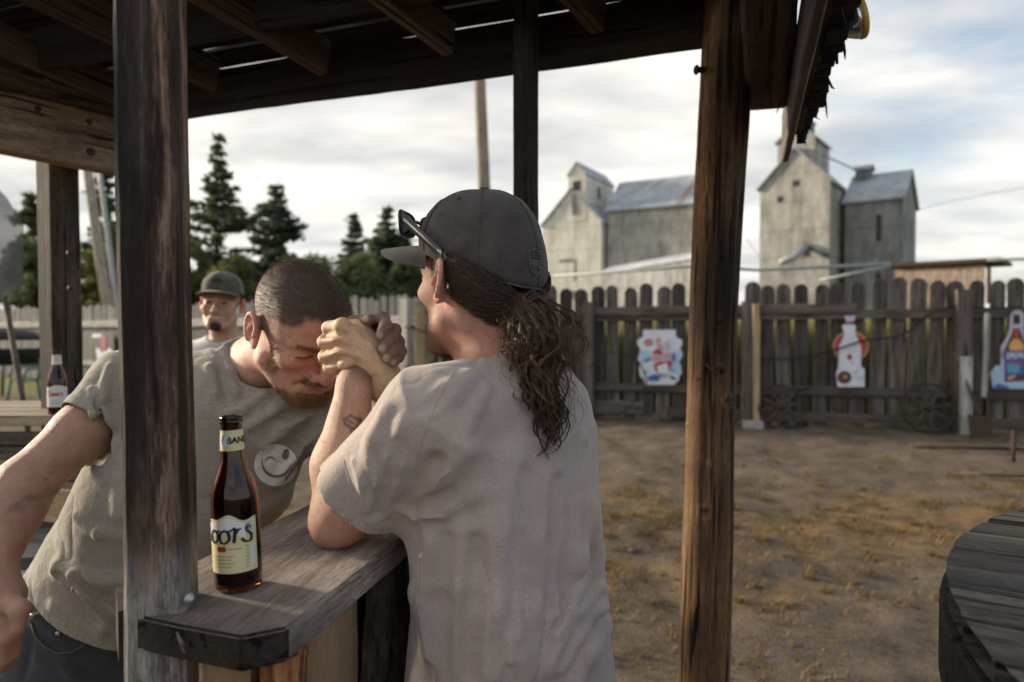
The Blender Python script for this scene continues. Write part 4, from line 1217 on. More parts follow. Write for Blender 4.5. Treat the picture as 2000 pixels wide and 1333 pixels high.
# ------------------------------------------------------------------ near bar counter
BC = thing('bar_counter', 'weathered grey wood bar counter the men lean on, with bark slab front', 'bar counter', (-.33, .9, 0))
plan = [(-.478, .845), (-.452, .788), (-.374, .757), (-.293, .729), (-.250, .752), (-.012, 1.75), (-.278, 1.75)]
cdir = nrm(V(.235, .972)); cn = V(cdir[1], -cdir[0])
import bmesh
def slab_top():
    bm = bmesh.new(); o = V(-.33, .9)
    loc = [((np.dot(V(*p) - o, cdir)), -np.dot(V(*p) - o, cn)) for p in plan]
    top = [bm.verts.new((x, y, .02)) for x, y in loc]; bot = [bm.verts.new((x, y, -.02)) for x, y in loc]
    n = len(loc); fs = [bm.faces.new(top), bm.faces.new(bot[::-1])]
    for i in range(n):
        f = bm.faces.new((top[i], bot[i], bot[(i + 1) % n], top[(i + 1) % n]))
        if i in (0, 1, 2, 3, 6): f.material_index = 1
    bmesh.ops.recalc_face_normals(bm, faces=bm.faces)
    bmesh.ops.bevel(bm, geom=list(bm.edges), offset=.0035, segments=2, affect='EDGES')
    for f in bm.faces:
        c = f.calc_center_median(); f.normal_update()
        if abs(f.normal.z) < .75 and (c.x < -.11 and f.normal.x < .3): f.material_index = 1
    me = bpy.data.meshes.new('counter_top'); bm.to_mesh(me); bm.free()
    me.materials.append(M['counter']); me.materials.append(M['char'])
    return me
mx = Matrix(((cdir[0], -cn[0], 0, -.33), (cdir[1], -cn[1], 0, .9), (0, 0, 1, CT - .02), (0, 0, 0, 1)))
link('counter_top', slab_top(), BC, mx)
pl_ = [(-.505, .862), (-.458, .786), (-.440, .800), (-.470, .868)]
mb = MB(); n_ = len(pl_); mb.add([(x_, y_, CT - .058) for x_, y_ in pl_] + [(x_, y_, CT + .003) for x_, y_ in pl_], [tuple(reversed(range(n_))), tuple(range(n_, 2 * n_))] + [(i, (i + 1) % n_, (i + 1) % n_ + n_, i + n_) for i in range(n_)]); mb.build('corner_block', M['char'], BC)
# a light split in the end grain
for k, (px_, y0, y1) in enumerate(((349, 1236, 1276),)):
    mb = MB(); mb.tube([P(px_ - 3, y0, .748), P(px_ + 6, (y0 + y1) / 2, .747), P(px_ + 12, y1, .752)], [.0012, .002, .001], 6); mb.build('split', M['grey_wood'], BC)
hp = P(368, 1170, .80); mb = MB(); mb.lathe([(.0, -.004), (.006, -.003), (.0075, 0), (.006, .003), (0, .004)], 12, False); mb.build('nail', M['steel'], BC, True, Matrix.Translation(Vector(hp)) @ Matrix.Rotation(R(70), 4, 'X'))
def bark_mat(name, dark, mid, light, scale=1.0):
    m, nt, b = newmat(name); g = NG(nt); co = g.objcoord()
    v1 = g.mapping(co, (22 * scale, 22 * scale, 7 * scale)); n1 = g.noise(v1, 1.6, 7, .65, .8)
    n2 = g.noise(g.mapping(co, (60, 60, 20)), 1.6, 5, .6)
    f = g.math('ADD', g.math('MULTIPLY', n1, .7), g.math('MULTIPLY', n2, .3))
    nt.links.new(g.ramp(f, [(.36, dark), (.5, mid), (.64, light)]), b.inputs['Base Color'])
    b.inputs['Roughness'].default_value = .9; b.inputs['Specular IOR Level'].default_value = .2
    nt.links.new(g.bump(f, 1.0, .012), b.inputs['Normal'])
    return m
M['bark_red'] = bark_mat('red_bark', (.03, .013, .007), (.20, .082, .036), (.50, .25, .11))
M['bark_dark'] = bark_mat('dark_bark', (.010, .008, .006), (.045, .032, .025), (.11, .085, .068), .8)
M['slab_pale'] = wood('peeled_slab', (.16, .09, .04), (.40, .27, .13), (.56, .41, .23), axis=2, stretch=6, bump=.6, blotch=(.20, .13, .08), cracks=False)
def bark_slab(p0, p1, z0, z1, bulge, mat, seed, rough=.006, edge=.01):
    """half-round slab board standing between plan points p0 and p1, bulging outward (to the right of p0->p1)"""
    rs = np.random.RandomState(seed); p0, p1 = V(*p0), V(*p1); d = p1 - p0; n = nrm(V(d[1], -d[0]))
    nu, nv = 22, 90
    U, Wv = np.meshgrid(np.linspace(0, 1, nu), np.linspace(0, 1, nv), indexing='ij')
    zz = z0 + (z1 - z0) * Wv
    eu = U + np.where(U < .5, 1, -1) * edge * (vnoise(zz * 14, U * 0 + seed, 1, 51) + .3) * np.abs(U - .5) * 2 / max(1e-3, np.linalg.norm(d))
    out = bulge * (1 - (2 * U - 1) ** 2) ** .6 + rough * (vnoise(U * 9 + seed, zz * 12, 1, 52) + .6 * vnoise(U * 22, zz * 30 + seed, 1, 53))
    X = p0[0] + d[0] * eu + n[0] * out; Y = p0[1] + d[1] * eu + n[1] * out
    v = np.stack([X.ravel(), Y.ravel(), zz.ravel()], 1)
    i, j = np.meshgrid(np.arange(nu - 1), np.arange(nv - 1), indexing='ij'); a0 = (i * nv + j).ravel()
    f = np.stack([a0, a0 + nv, a0 + nv + 1, a0 + 1], 1)
    bk = np.stack([(p0[0] + d[0] * eu - n[0] * .02).ravel(), (p0[1] + d[1] * eu - n[1] * .02).ravel(), zz.ravel()], 1)
    f2 = f[:, ::-1] + len(v)
    return link('bark_slab', fastmesh('bark_slab', np.concatenate([v, bk]), np.concatenate([f, f2]), mat), BC)
def cr(t, inset=.035):     # point along the right edge, set in from it
    p = V(-.250, .752) + V(.238, .998) * t - cn * inset
    return p
bark_slab(cr(.0), cr(.085), 0, CT - .041, .022, M['bark_red'], 1, .012)
bark_slab(cr(.09), cr(.235), 0, CT - .041, .018, M['slab_pale'], 2, .004, .02)
bark_slab(cr(.24), cr(.40), 0, CT - .041, .03, M['bark_dark'], 3, .014)
bark_slab(cr(.405), cr(.56), 0, CT - .041, .025, M['bark_red'], 4, .012)
bark_slab(cr(.565), cr(.74), 0, CT - .041, .025, M['slab_pale'], 5, .008)
bark_slab(cr(.745), cr(.93), 0, CT - .041, .025, M['bark_dark'], 6, .012)
bark_slab((-.372, .80), (-.29, .768), 0, CT - .041, .012, M['slab_pale'], 7, .006)
bark_slab((-.285, .766), (-.238, .79), 0, CT - .041, .012, M['bark_red'], 8, .01)
timber('side_board', V(-.47, .90, 0), V(-.47, .90, CT - .041), .03, .1, M['char'], BC, up=(.3, -.95, 0), seed=31)

# ------------------------------------------------------------------ far counter under the left beam
FC = thing('bar_counter', 'pale sunlit plank counter behind the leaning man at left', 'bar counter', (-1.8, 2.7, 0))
for k in range(4):
    y_ = 2.45 + .125 * k
    timber('counter_plank', V(-3.4, y_ - .02, CT - .002), V(-1.38, y_ + .02, CT - .002), .121, .036, M['counter_far'], FC, seed=60 + k, rough=.001)
for k in range(3):
    z_ = CT - .12 - .15 * k
    timber('front_board', V(-3.4, 2.44, z_), V(-1.42, 2.46, z_), .025, .142, M['grey_wood'], FC, seed=65 + k, rough=.002)
timber('ledge', V(-2.0, 2.35, .845), V(-1.42, 2.36, .845), .16, .025, M['pale_wood'], FC, seed=69)
for x_ in (-3.2, -2.3, -1.5):
    timber('leg', V(x_, 2.55, -.02), V(x_, 2.55, CT - .037), .09, .09, M['grey_wood'], FC, up=(0, 1, 0), seed=int(-x_ * 10))
for k in range(3):
    timber('lower_board', V(-3.4, 2.50, .16 + .2 * k), V(-1.42, 2.52, .16 + .2 * k), .022, .19, M['char'], FC, seed=75 + k)

# ------------------------------------------------------------------ beer bottles
def glass_mat(name, col, rough=.02):
    m, nt, b = newmat(name)
    b.inputs['Base Color'].default_value = (*col, 1); b.inputs['Roughness'].default_value = rough
    b.inputs['Transmission Weight'].default_value = 1.0; b.inputs['IOR'].default_value = 1.5
    return m
M['amber_glass'] = glass_mat('amber_glass', (.26, .075, .012))
M['beer'] = glass_mat('beer', (.22, .06, .01)); M['beer'].node_tree.nodes['Principled BSDF'].inputs['IOR'].default_value = 1.34
def label_mat(name, col):
    return plain(name, col, .55, 0, 50, .08, spec=.3)
M['label_cream'] = label_mat('cream_label', (.68, .60, .33)); M['label_white'] = label_mat('white_label', (.72, .70, .68)); M['ink_navy'] = label_mat('navy_ink', (.015, .018, .04))
M['ink_red'] = label_mat('red_ink', (.32, .025, .035)); M['ink_blue'] = label_mat('blue_ink', (.10, .13, .30)); M['ink_grey'] = label_mat('grey_ink', (.30, .27, .2)); M['label_pale'] = label_mat('pale_label', (.62, .64, .62))
OUT = [(.0, .004), (.022, .002), (.028, .001), (.0303, .005), (.0305, .012), (.0305, .118), (.0295, .128), (.0262, .142), (.0205, .157), (.0165, .170), (.0148, .185), (.0138, .205), (.0133, .217), (.0133, .2185), (.0148, .220), (.0148, .2235), (.0140, .2245), (.0148, .2255), (.0146, .2290), (.0132, .2300)]
def rad_at(z):
    zs = [p[1] for p in OUT[3:]]; rs_ = [p[0] for p in OUT[3:]]
    return float(np.interp(z, zs, rs_))
def bottle(label, base, tilt, facing, lab, necklab, style):
    T = thing('beer_bottle', label, 'bottle', base)
    Mx = Matrix.Translation(Vector(base)) @ Matrix.Rotation(tilt, 4, 'Y') @ Matrix.Rotation(facing, 4, 'Z') @ Matrix.Scale(necklab or 1.0, 4)
    inner = [(.0112, .2295), (.0108, .205), (.0118, .185), (.0135, .170), (.0175, .157), (.0232, .142), (.0265, .128), (.0275, .118), (.0275, .012), (.024, .007), (.0, .0065)]
    mb = MB(); mb.lathe(OUT + inner, 48, False); mb.build('glass', M['amber_glass'], T, True, Mx)
    lv = .128
    mb = MB(); mb.lathe([(.0, .0068), (.0238, .0073), (.0271, .0122), (.0271, .118), (.0262, lv), (.0, lv + .0003)], 40, False); mb.build('beer', M['beer'], T, True, Mx)
    def wrap(name, mat, a0, a1, zlo, zhi, off, nx=40, ny=12):
        vs, fs = [], []
        for i in range(nx + 1):
            a = a0 + (a1 - a0) * i / nx
            l, h = (zlo(a) if callable(zlo) else zlo), (zhi(a) if callable(zhi) else zhi)
            for j in range(ny + 1):
                z = l + (h - l) * j / ny; r = rad_at(z) + off
                vs.append((r * math.cos(a), r * math.sin(a), z))
        for i in range(nx):
            for j in range(ny):
                q = i * (ny + 1) + j; fs.append((q, q + ny + 1, q + ny + 2, q + 1))
        return obj(name, vs, fs, mat, T, True, Mx)
    def strokes(name, mat, lines, w, a_c, z_c, off):
        """pen strokes (u along the surface, v up, metres) bent round the bottle"""
        vs, fs = [], []
        for ln in lines:
            pts = np.array(ln, float); fine = []
            for i in range(len(pts) - 1):
                p0, p1, p2, p3 = pts[max(i - 1, 0)], pts[i], pts[i + 1], pts[min(i + 2, len(pts) - 1)]
                for k in range(5):
                    t = k / 5
                    fine.append(.5 * ((2 * p1) + (-p0 + p2) * t + (2 * p0 - 5 * p1 + 4 * p2 - p3) * t * t + (-p0 + 3 * p1 - 3 * p2 + p3) * t ** 3))
            fine.append(pts[-1]); fine = np.array(fine)
            n0 = len(vs)
            for i, p in enumerate(fine):
                t = fine[min(i + 1, len(fine) - 1)] - fine[max(i - 1, 0)]; t = t / (np.linalg.norm(t) + 1e-9); nn = np.array([-t[1], t[0]])
                ww = w * (.55 + .6 * abs(t[1]))
                for s in (-1, 1):
                    q = p + nn * ww * s; z = z_c + q[1]; r = rad_at(z) + off; a = a_c + q[0] / r
                    vs.append((r * math.cos(a), r * math.sin(a), z))
            for i in range(len(fine) - 1): fs.append((n0 + 2 * i, n0 + 2 * i + 1, n0 + 2 * i + 3, n0 + 2 * i + 2))
        return obj(name, vs, fs, mat, T, False, Mx)
    F = -math.pi / 2            # local -Y looks toward the camera
    if style == 'cream':
        wave = lambda a: .0985 + .0035 * math.cos((a - F) * 3.1 + .5) + .002 * math.cos((a - F) * 6.2)
        wrap('label', M['label_cream'], F - 1.75, F + 1.15, .027, wave, .0004)
        wrap('label_band', M['label_white'], F - 1.2, F + .62, lambda a: wave(a) - .022, lambda a: wave(a) - .0035, .0006, ny=6)
        # flowing script: C o o r s
        cxs = -.030; KS = 1.30
        L = [[(cxs + .010, .013), (cxs + .004, .016), (cxs - .004, .010), (cxs - .006, .001), (cxs - .002, -.007), (cxs + .006, -.006), (cxs + .011, .0)]]
        def oo(x): return [(x + .001, .006), (x - .004, .003), (x - .0045, -.004), (x, -.007), (x + .005, -.003), (x + .004, .004), (x, .006), (x + .004, .005), (x + .008, .006)]
        L += [oo(cxs + .0175), oo(cxs + .030)]
        L += [[(cxs + .0385, .006), (cxs + .041, .007), (cxs + .0395, -.007)], [(cxs + .0405, .001), (cxs + .044, .006), (cxs + .047, .0065)]]
        L += [[(cxs + .057, .006), (cxs + .053, .009), (cxs + .0525, .004), (cxs + .057, -.001), (cxs + .056, -.007), (cxs + .050, -.0065), (cxs + .047, -.003)]]
        strokes('lettering', M['ink_navy'], [[((x_ + .004) * KS - .0125, y_ * KS) for x_, y_ in ln] for ln in L], .0019, F - .02, .076, .0011)
        wrap('label_flag', M['ink_red'], F - .62, F - .2, .056, .0625, .0008, 10, 3)
        for k in range(4):
            wrap('small_print', M['ink_grey'], F - .75, F + .12 - .1 * (k % 2), .049 - .0045 * k, .0502 - .0045 * k, .0008, 12, 1)
        wrap('small_print', M['ink_grey'], F - .15, F + .42, .0585, .0596, .0008, 10, 1)
        wrap('bar_code', M['label_pale'], F + .78, F + 1.02, .035, .062, .0008, 8, 3)
        wrap('label_box', M['label_pale'], F + .62, F + .95, .078, .094, .0008, 8, 3)
        for k in range(3): wrap('small_print', M['ink_grey'], F + .66, F + .9, .081 + .0045 * k, .0823 + .0045 * k, .0011, 8, 1)
        for k in range(7): wrap('small_print', M['ink_grey'], F + .6, F + .72, .033 + .0045 * k, .0345 + .0045 * k, .0009, 4, 1)
        wrap('neck_label', M['label_cream'], F - 2.2, F + 2.2, .1845, .2115, .0004)
        wrap('neck_band', M['label_white'], F - 1.5, F + .1, .1895, .2065, .0006, 24, 4)
        # round seal on the neck label
        sv_, sf_ = [], []
        for k in range(24):
            a = 2 * math.pi * k / 24; u_, v_ = .0075 * math.cos(a) - .0045, .198 + .008 * math.sin(a); r = rad_at(v_) + .0008; an = F + u_ / r
            sv_.append((r * math.cos(an), r * math.sin(an), v_))
        obj('seal', sv_, [tuple(range(24))], M['ink_blue'], T, False, Mx)
        strokes('seal_mark', M['label_white'], [[(-.004, .003), (0, .005), (.004, .003)], [(-.004, -.001), (0, .001), (.004, -.001)], [(-.003, -.005), (0, -.003), (.003, -.005)]], .0006, F - .33, .198, .0011)
        # BANQUET
        me = text_mesh('neck_lettering', 'BANQUET', .0115, M['ink_navy'], 0, 0, .0004)
        for v in me.vertices:
            x, y = v.co.x + .0235, v.co.y + .198; r = rad_at(y) + .0011; an = F + x / r
            v.co = (r * math.cos(an), r * math.sin(an), y)
        link('neck_lettering', me, T, Mx)
    else:
        wave = lambda a: .101 + .004 * math.cos((a - F) * 2.4 - .6)
        wrap('label', M['label_white'], F - 1.5, F + 1.5, .028, wave, .0004)
        wrap('neck_label', M['label_pale'], F - 2.5, F + 2.5, .178, .212, .0004)
        L = []
        x0 = -.022
        L += [[(x0 + .010, .008), (x0 + .003, .012), (x0 - .003, .004), (x0, -.005), (x0 + .008, -.006), (x0 + .011, 0), (x0 + .006, .004)]]
        L += [[(x0 + .016, .005), (x0 + .013, 0), (x0 + .016, -.005), (x0 + .020, 0), (x0 + .016, .005)], [(x0 + .025, .005), (x0 + .022, 0), (x0 + .025, -.005), (x0 + .029, 0), (x0 + .025, .005)]]
        L += [[(x0 + .033, .005), (x0 + .033, -.006)], [(x0 + .033, .002), (x0 + .037, .005)], [(x0 + .045, .005), (x0 + .041, .005), (x0 + .044, 0), (x0 + .044, -.005), (x0 + .039, -.005)]]
        strokes('lettering', M['ink_red'], L, .0018, F - .02, .073, .001)
        strokes('neck_mark', M['ink_grey'], [[(-.004, .006), (0, .009), (.004, .006)], [(-.004, -.006), (.004, -.006)]], .0007, F, .196, .001)
        for k in range(3): wrap('small_print', M['ink_grey'], F - .5, F + .5, .038 + .005 * k, .0395 + .005 * k, .0008, 10, 1)
    return T
bb = PZ(467, 1146, CT)
bottle('brown beer bottle with cream label standing on the near counter by the corner post', bb + V(0, 0, .0012), R(-2.2), R(8), None, .955, 'cream')
bb = P(113, 808, 2.45); bb = V(bb[0], bb[1], CT + .0165)
bottle('brown beer bottle with white label standing on the far counter at left', bb + V(0, 0, .001), 0, R(20), None, None, 'white')

# ------------------------------------------------------------------ round plank table at the right edge
pts = [PZ(x, y, 1.08)[:2] for x, y in ((1842, 1123), (1861, 1165), (1916, 1245), (1987, 1329), (1882, 1048), (1857, 1069), (1970, 999))]
pts = np.array(pts); A_ = np.c_[2 * pts, np.ones(len(pts))]; sol = np.linalg.lstsq(A_, (pts ** 2).sum(1), rcond=None)[0]
tc = sol[:2]; tr = math.sqrt(sol[2] + tc @ tc)
TB = thing('round_table', 'round table of weathered planks with dark thick rim at the right edge', 'table', (tc[0], tc[1], 0))
pd = nrm(V(.86, -.5)); pn = V(-pd[1], pd[0])       # plank direction
w_ = .098; k = 0; o = -tr
rng = random.Random(3)
while o < tr - .01:
    w = w_ * rng.uniform(.8, 1.15); o1 = min(o + w, tr)
    # outline of one plank clipped by the circle
    na = 10; side = []
    gap = .0025
    lo, hi = o + gap, o1 - gap
    ss = np.linspace(lo, hi, na)
    right = [(math.sqrt(max(0, tr * tr - s * s)), s) for s in ss]
    left = [(-x, s) for x, s in reversed(right)]
    L_ = right[na // 2][0] * 2
    if L_ > .15:
        th = .028; zt = 1.08 + rng.uniform(-.0025, .002)
        nl = 26
        vs, fs = [], []
        cols_ = []
        for i in range(nl + 1):
            t = i / nl
            for j, s in enumerate(ss):
                x = (2 * t - 1) * math.sqrt(max(1e-6, tr * tr - s * s))
                e = -.004 if j in (0, na - 1) else 0
                vs.append((x, s, e + .0012 * mnoise.noise(Vector((x * 2, s * 60, k)))))
        for i in range(nl):
            for j in range(na - 1):
                q = i * na + j; fs.append((q, q + na, q + na + 1, q + 1))
        nn = len(vs); vs += [(x, y, -th) for x, y, z in vs]; fs += [tuple(reversed([a + nn for a in f])) for f in fs]
        for i in range(nl):
            for j, fl in ((0, 0), (na - 1, 1)):
                q = i * na + j; f = (q, q + nn, q + na + nn, q + na); fs.append(f if fl else tuple(reversed(f)))
        mx = Matrix(((pd[0], pn[0], 0, tc[0]), (pd[1], pn[1], 0, tc[1]), (0, 0, 1, zt), (0, 0, 0, 1)))
        obj('plank', vs, fs, M['table'], TB, False, mx)
    o = o1; k += 1
mb = MB(); mb.lathe([(tr - .03, 1.045), (tr + .006, 1.045), (tr + .008, 1.04), (tr + .008, .955), (tr + .004, .95), (tr - .03, .95), (tr - .03, 1.045)], 96, False)
mb.build('rim', M['char'], TB, False, Matrix.Translation((tc[0], tc[1], 0)))
mb = MB(); mb.lathe([(.30, 0), (.30, .06), (.12, .10), (.11, .9), (.2, .95), (.2, 1.04)], 28); mb.build('pedestal', M['char'], TB, True, Matrix.Translation((tc[0], tc[1], 0)))

# ------------------------------------------------------------------ clutter behind the leaning man at lower left
M['galv'] = plain('dull_metal', (.42, .42, .41), .45, .6, 15, .3)
c0 = P(118, 1085, 2.0)
T = thing('wooden_chair', 'wooden chair with curved back rail behind the leaning man', 'chair', (c0[0], c0[1], 0))
arc = [V(c0[0] + .24 * math.cos(a), c0[1] + .2 * math.sin(a), .93 + .07 * math.sin(a - 2.2)) for a in np.linspace(R(150), R(390), 20)]
mb = MB()
vs, fs = [], []
for i, p in enumerate(arc):
    q = nrm(p[:2] - c0[:2]); 
    for dz, dr in ((-.045, -.008), (.045, -.008), (.045, .012), (-.045, .012)): vs.append((p[0] + q[0] * dr, p[1] + q[1] * dr, p[2] + dz))
for i in range(len(arc) - 1):
    for k in range(4): fs.append((i * 4 + k, i * 4 + (k + 1) % 4, i * 4 + 4 + (k + 1) % 4, i * 4 + 4 + k))
obj('back_rail', vs, fs, M['chair_wood'] if 'chair_wood' in M else M['pale_wood'], T, False)
mb = MB(); mb.lathe([(.0, .58), (.2, .58), (.21, .60), (.2, .62), (.0, .62)], 28, False); mb.build('seat', M['rafter'], T, True, Matrix.Translation((c0[0], c0[1], 0)))
for k in range(4):
    a = R(45 + 90 * k); mb = MB(); mb.tube([(c0[0] + .2 * math.cos(a), c0[1] + .2 * math.sin(a), 0), (c0[0] + .15 * math.cos(a), c0[1] + .15 * math.sin(a), .58)], [.016, .02], 8); mb.build('leg', M['rafter'], T, True)
for a in (R(170), R(215), R(260), R(310), R(355)):
    mb = MB(); mb.tube([(c0[0] + .17 * math.cos(a), c0[1] + .17 * math.sin(a), .61), (c0[0] + .24 * math.cos(a), c0[1] + .2 * math.sin(a), .92)], .011, 6); mb.build('spindle', M['rafter'], T, True)
c1 = P(55, 1115, 1.75)
T = thing('ice_chest', 'dark ice chest with pale lid edge behind the bent arm at lower left', 'ice chest', (c1[0] - .1, c1[1] + .15, 0))
Mx = Matrix.Translation((c1[0] - .13, c1[1] + .2, 0)) @ Matrix.Rotation(R(25), 4, 'Z')
mb = MB(); mb.box((0, 0, .36), (.62, .36, .72)); mb.build('body', plain('slate_plastic', (.05, .06, .065), .5), T, False, Mx)
mb = MB(); mb.box((0, 0, .745), (.64, .38, .045)); mb.build('lid', M['label_pale'], T, False, Mx)
mb = MB(); mb.box((0, 0, .785), (.56, .30, .03)); mb.build('lid_panel', plain('slate_lid', (.08, .09, .095), .5), T, False, Mx)
# ------------------------------------------------------------------ sculpting kit: smooth distance fields turned into one continuous mesh
F32 = np.float32
class Sdf:
    def __init__(s):
        s.ops = []; s.R = np.eye(3); s.t = np.zeros(3)
    def at(s, Rm=None, t=None):
        s.R = np.eye(3) if Rm is None else np.asarray(Rm, float); s.t = np.zeros(3) if t is None else np.asarray(t, float)
        return s
    def X(s, p): return s.R @ np.asarray(p, float) + s.t
    def _add(s, fn, lo, hi, k, sub):
        s.ops.append((fn, np.asarray(lo) - k, np.asarray(hi) + k, k, sub))
    def cone(s, a, b, ra, rb, k=.008, sub=False):
        a, b = s.X(a), s.X(b); ba = (b - a).astype(F32); L2 = F32(max(float(ba @ ba), 1e-12)); a32 = a.astype(F32)
        def fn(p):
            q = p - a32; t = np.clip((q @ ba) / L2, 0, 1)
            d = q - t[:, None] * ba
            return np.sqrt((d * d).sum(1)) - (F32(ra) + F32(rb - ra) * t)
        m = max(ra, rb); s._add(fn, np.minimum(a, b) - m, np.maximum(a, b) + m, k, sub); return s
    def chain(s, pts, rs, k=.006, sub=False):
        for i in range(len(pts) - 1): s.cone(pts[i], pts[i + 1], rs[i], rs[i + 1], k, sub)
        return s
    def fcone(s, a, b, ra, rb, k=.008, sub=False, sq=1.0, side=None):
        """flat ended tapered cylinder; sq < 1 flattens it along 'side'"""
        a, b = s.X(a), s.X(b); L = float(np.linalg.norm(b - a)); ax = ((b - a) / L).astype(F32); a32 = a.astype(F32)
        sd = None if side is None else nrm(s.R @ np.asarray(side, float)).astype(F32)
        def fn(p):
            q = p - a32; h = q @ ax; t = np.clip(h / F32(L), 0, 1); d = q - h[:, None] * ax
            if sd is not None:
                w = d @ sd; d = d + (w * F32(1 / sq - 1))[:, None] * sd
            r = np.sqrt((d * d).sum(1)) - (F32(ra) + F32(rb - ra) * t)
            return np.maximum(r, np.maximum(-h, h - F32(L)))
        m = max(ra, rb); s._add(fn, np.minimum(a, b) - m, np.maximum(a, b) + m, k, sub); return s
    def ell(s, c, r, k=.01, sub=False, rot=None):
        c = s.X(c).astype(F32); Rm = s.R if rot is None else s.R @ np.asarray(rot, float); Rm = Rm.astype(F32); r = np.asarray(r, F32)
        def fn(p):
            q = (p - c) @ Rm
            k0 = np.sqrt(((q / r) ** 2).sum(1)); k1 = np.sqrt(((q / (r * r)) ** 2).sum(1))
            return k0 * (k0 - 1) / np.maximum(k1, 1e-6)
        m = float(max(r)); s._add(fn, c - m, c + m, k, sub); return s
    def loft(s, secs, xaxis, k=.01, sub=False):
        """secs: list of (center, half width along xaxis, half depth)."""
        C = np.array([s.X(q[0]) for q in secs]); Wd = np.array([q[1] for q in secs]); Dp = np.array([q[2] for q in secs])
        A = nrm(C[-1] - C[0]); sx = nrm(s.R @ np.asarray(xaxis, float)); sx = nrm(sx - A * (sx @ A)); sy = np.cross(A, sx)
        T = (C - C[0]) @ A; L = T[-1]
        C0 = C[0]
        def fn(p):
            h = (p - C0.astype(F32)) @ A.astype(F32); tt = np.clip(h, 0, L)
            q = p.copy()
            for i in range(3): q[:, i] -= np.interp(tt, T, C[:, i]).astype(F32)
            w = np.interp(tt, T, Wd).astype(F32); d = np.interp(tt, T, Dp).astype(F32)
            x = q @ sx.astype(F32); y = q @ sy.astype(F32)
            k0 = np.sqrt((x / w) ** 2 + (y / d) ** 2); k1 = np.sqrt((x / (w * w)) ** 2 + (y / (d * d)) ** 2)
            r = k0 * (k0 - 1) / np.maximum(k1, 1e-6)
            r = np.where(k0 < .05, -np.minimum(w, d), r)
            return np.maximum(r, np.maximum(-h, h - F32(L)))
        m = max(Wd.max(), Dp.max()); s._add(fn, C.min(0) - m, C.max(0) + m, k, sub); return s
    def ev(s, p, ops=None):
        v = np.full(len(p), 1.0, F32)
        for fn, lo, hi, k, sub in (s.ops if ops is None else ops):
            d = fn(p)
            k = F32(max(k, 1e-5))
            if sub:
                h = np.maximum(k - np.abs(v + d), 0) / k; v = np.maximum(v, -d) + h * h * k * F32(.25)
            else:
                h = np.maximum(k - np.abs(v - d), 0) / k; v = np.minimum(v, d) - h * h * k * F32(.25)
        return v
    def hit(s, px, py, d0=.6, d1=2.2, n=700):
        r = ray(px, py); ds = np.linspace(d0, d1, n); p = (V(0, 0, CAMZ) + ds[:, None] * r).astype(F32)
        v = s.ev(p); i = np.argmax(v < 0)
        if v[i] >= 0: return None
        if i == 0: return d0
        f = v[i - 1] / (v[i - 1] - v[i]); return float(ds[i - 1] + (ds[i] - ds[i - 1]) * f)
    def hits(s, pix, d0=.6, d1=2.2, n=260):
        """many photo pixels at once -> points on the first surface (nan where missed)"""
        pix = np.asarray(pix, float); rr = np.array([ray(x, y) for x, y in pix]); ds = np.linspace(d0, d1, n)
        p = (np.array([0, 0, CAMZ]) + rr[:, None, :] * ds[None, :, None]).astype(F32)
        v = s.ev(p.reshape(-1, 3)).reshape(len(pix), n)
        i = np.argmax(v < 0, 1); ok = (v.min(1) < 0) & (i > 0); i = np.maximum(i, 1); j = np.arange(len(pix))
        f = v[j, i - 1] / (v[j, i - 1] - v[j, i] + 1e-12); d = ds[i - 1] + (ds[1] - ds[0]) * f
        out = np.array([0, 0, CAMZ]) + rr * d[:, None]; out[~ok] = np.nan
        return out
    def fold(s, pix, r, amt, sub=False, k=None, d0=.6, d1=2.2):
        """soft ridge (or groove) lying on the surface behind a photo-pixel polyline"""
        pts = []
        for x, y in pix:
            d = s.hit(x, y, d0, d1)
            if d is None: continue
            rr = ray(x, y); n_ = np.linalg.norm(rr)
            pts.append(P(x, y, d + (-(r - amt) if sub else (r - amt)) / n_))
        R0, t0 = s.R, s.t; s.at()
        m = len(pts)
        for i in range(m - 1):
            e0 = .35 if i == 0 else 1; e1 = .35 if i == m - 2 else 1
            s.cone(pts[i], pts[i + 1], r * (1 if e0 == 1 else .8), r * (1 if e1 == 1 else .8), k or r * .9, sub)
        s.R, s.t = R0, t0
        return s
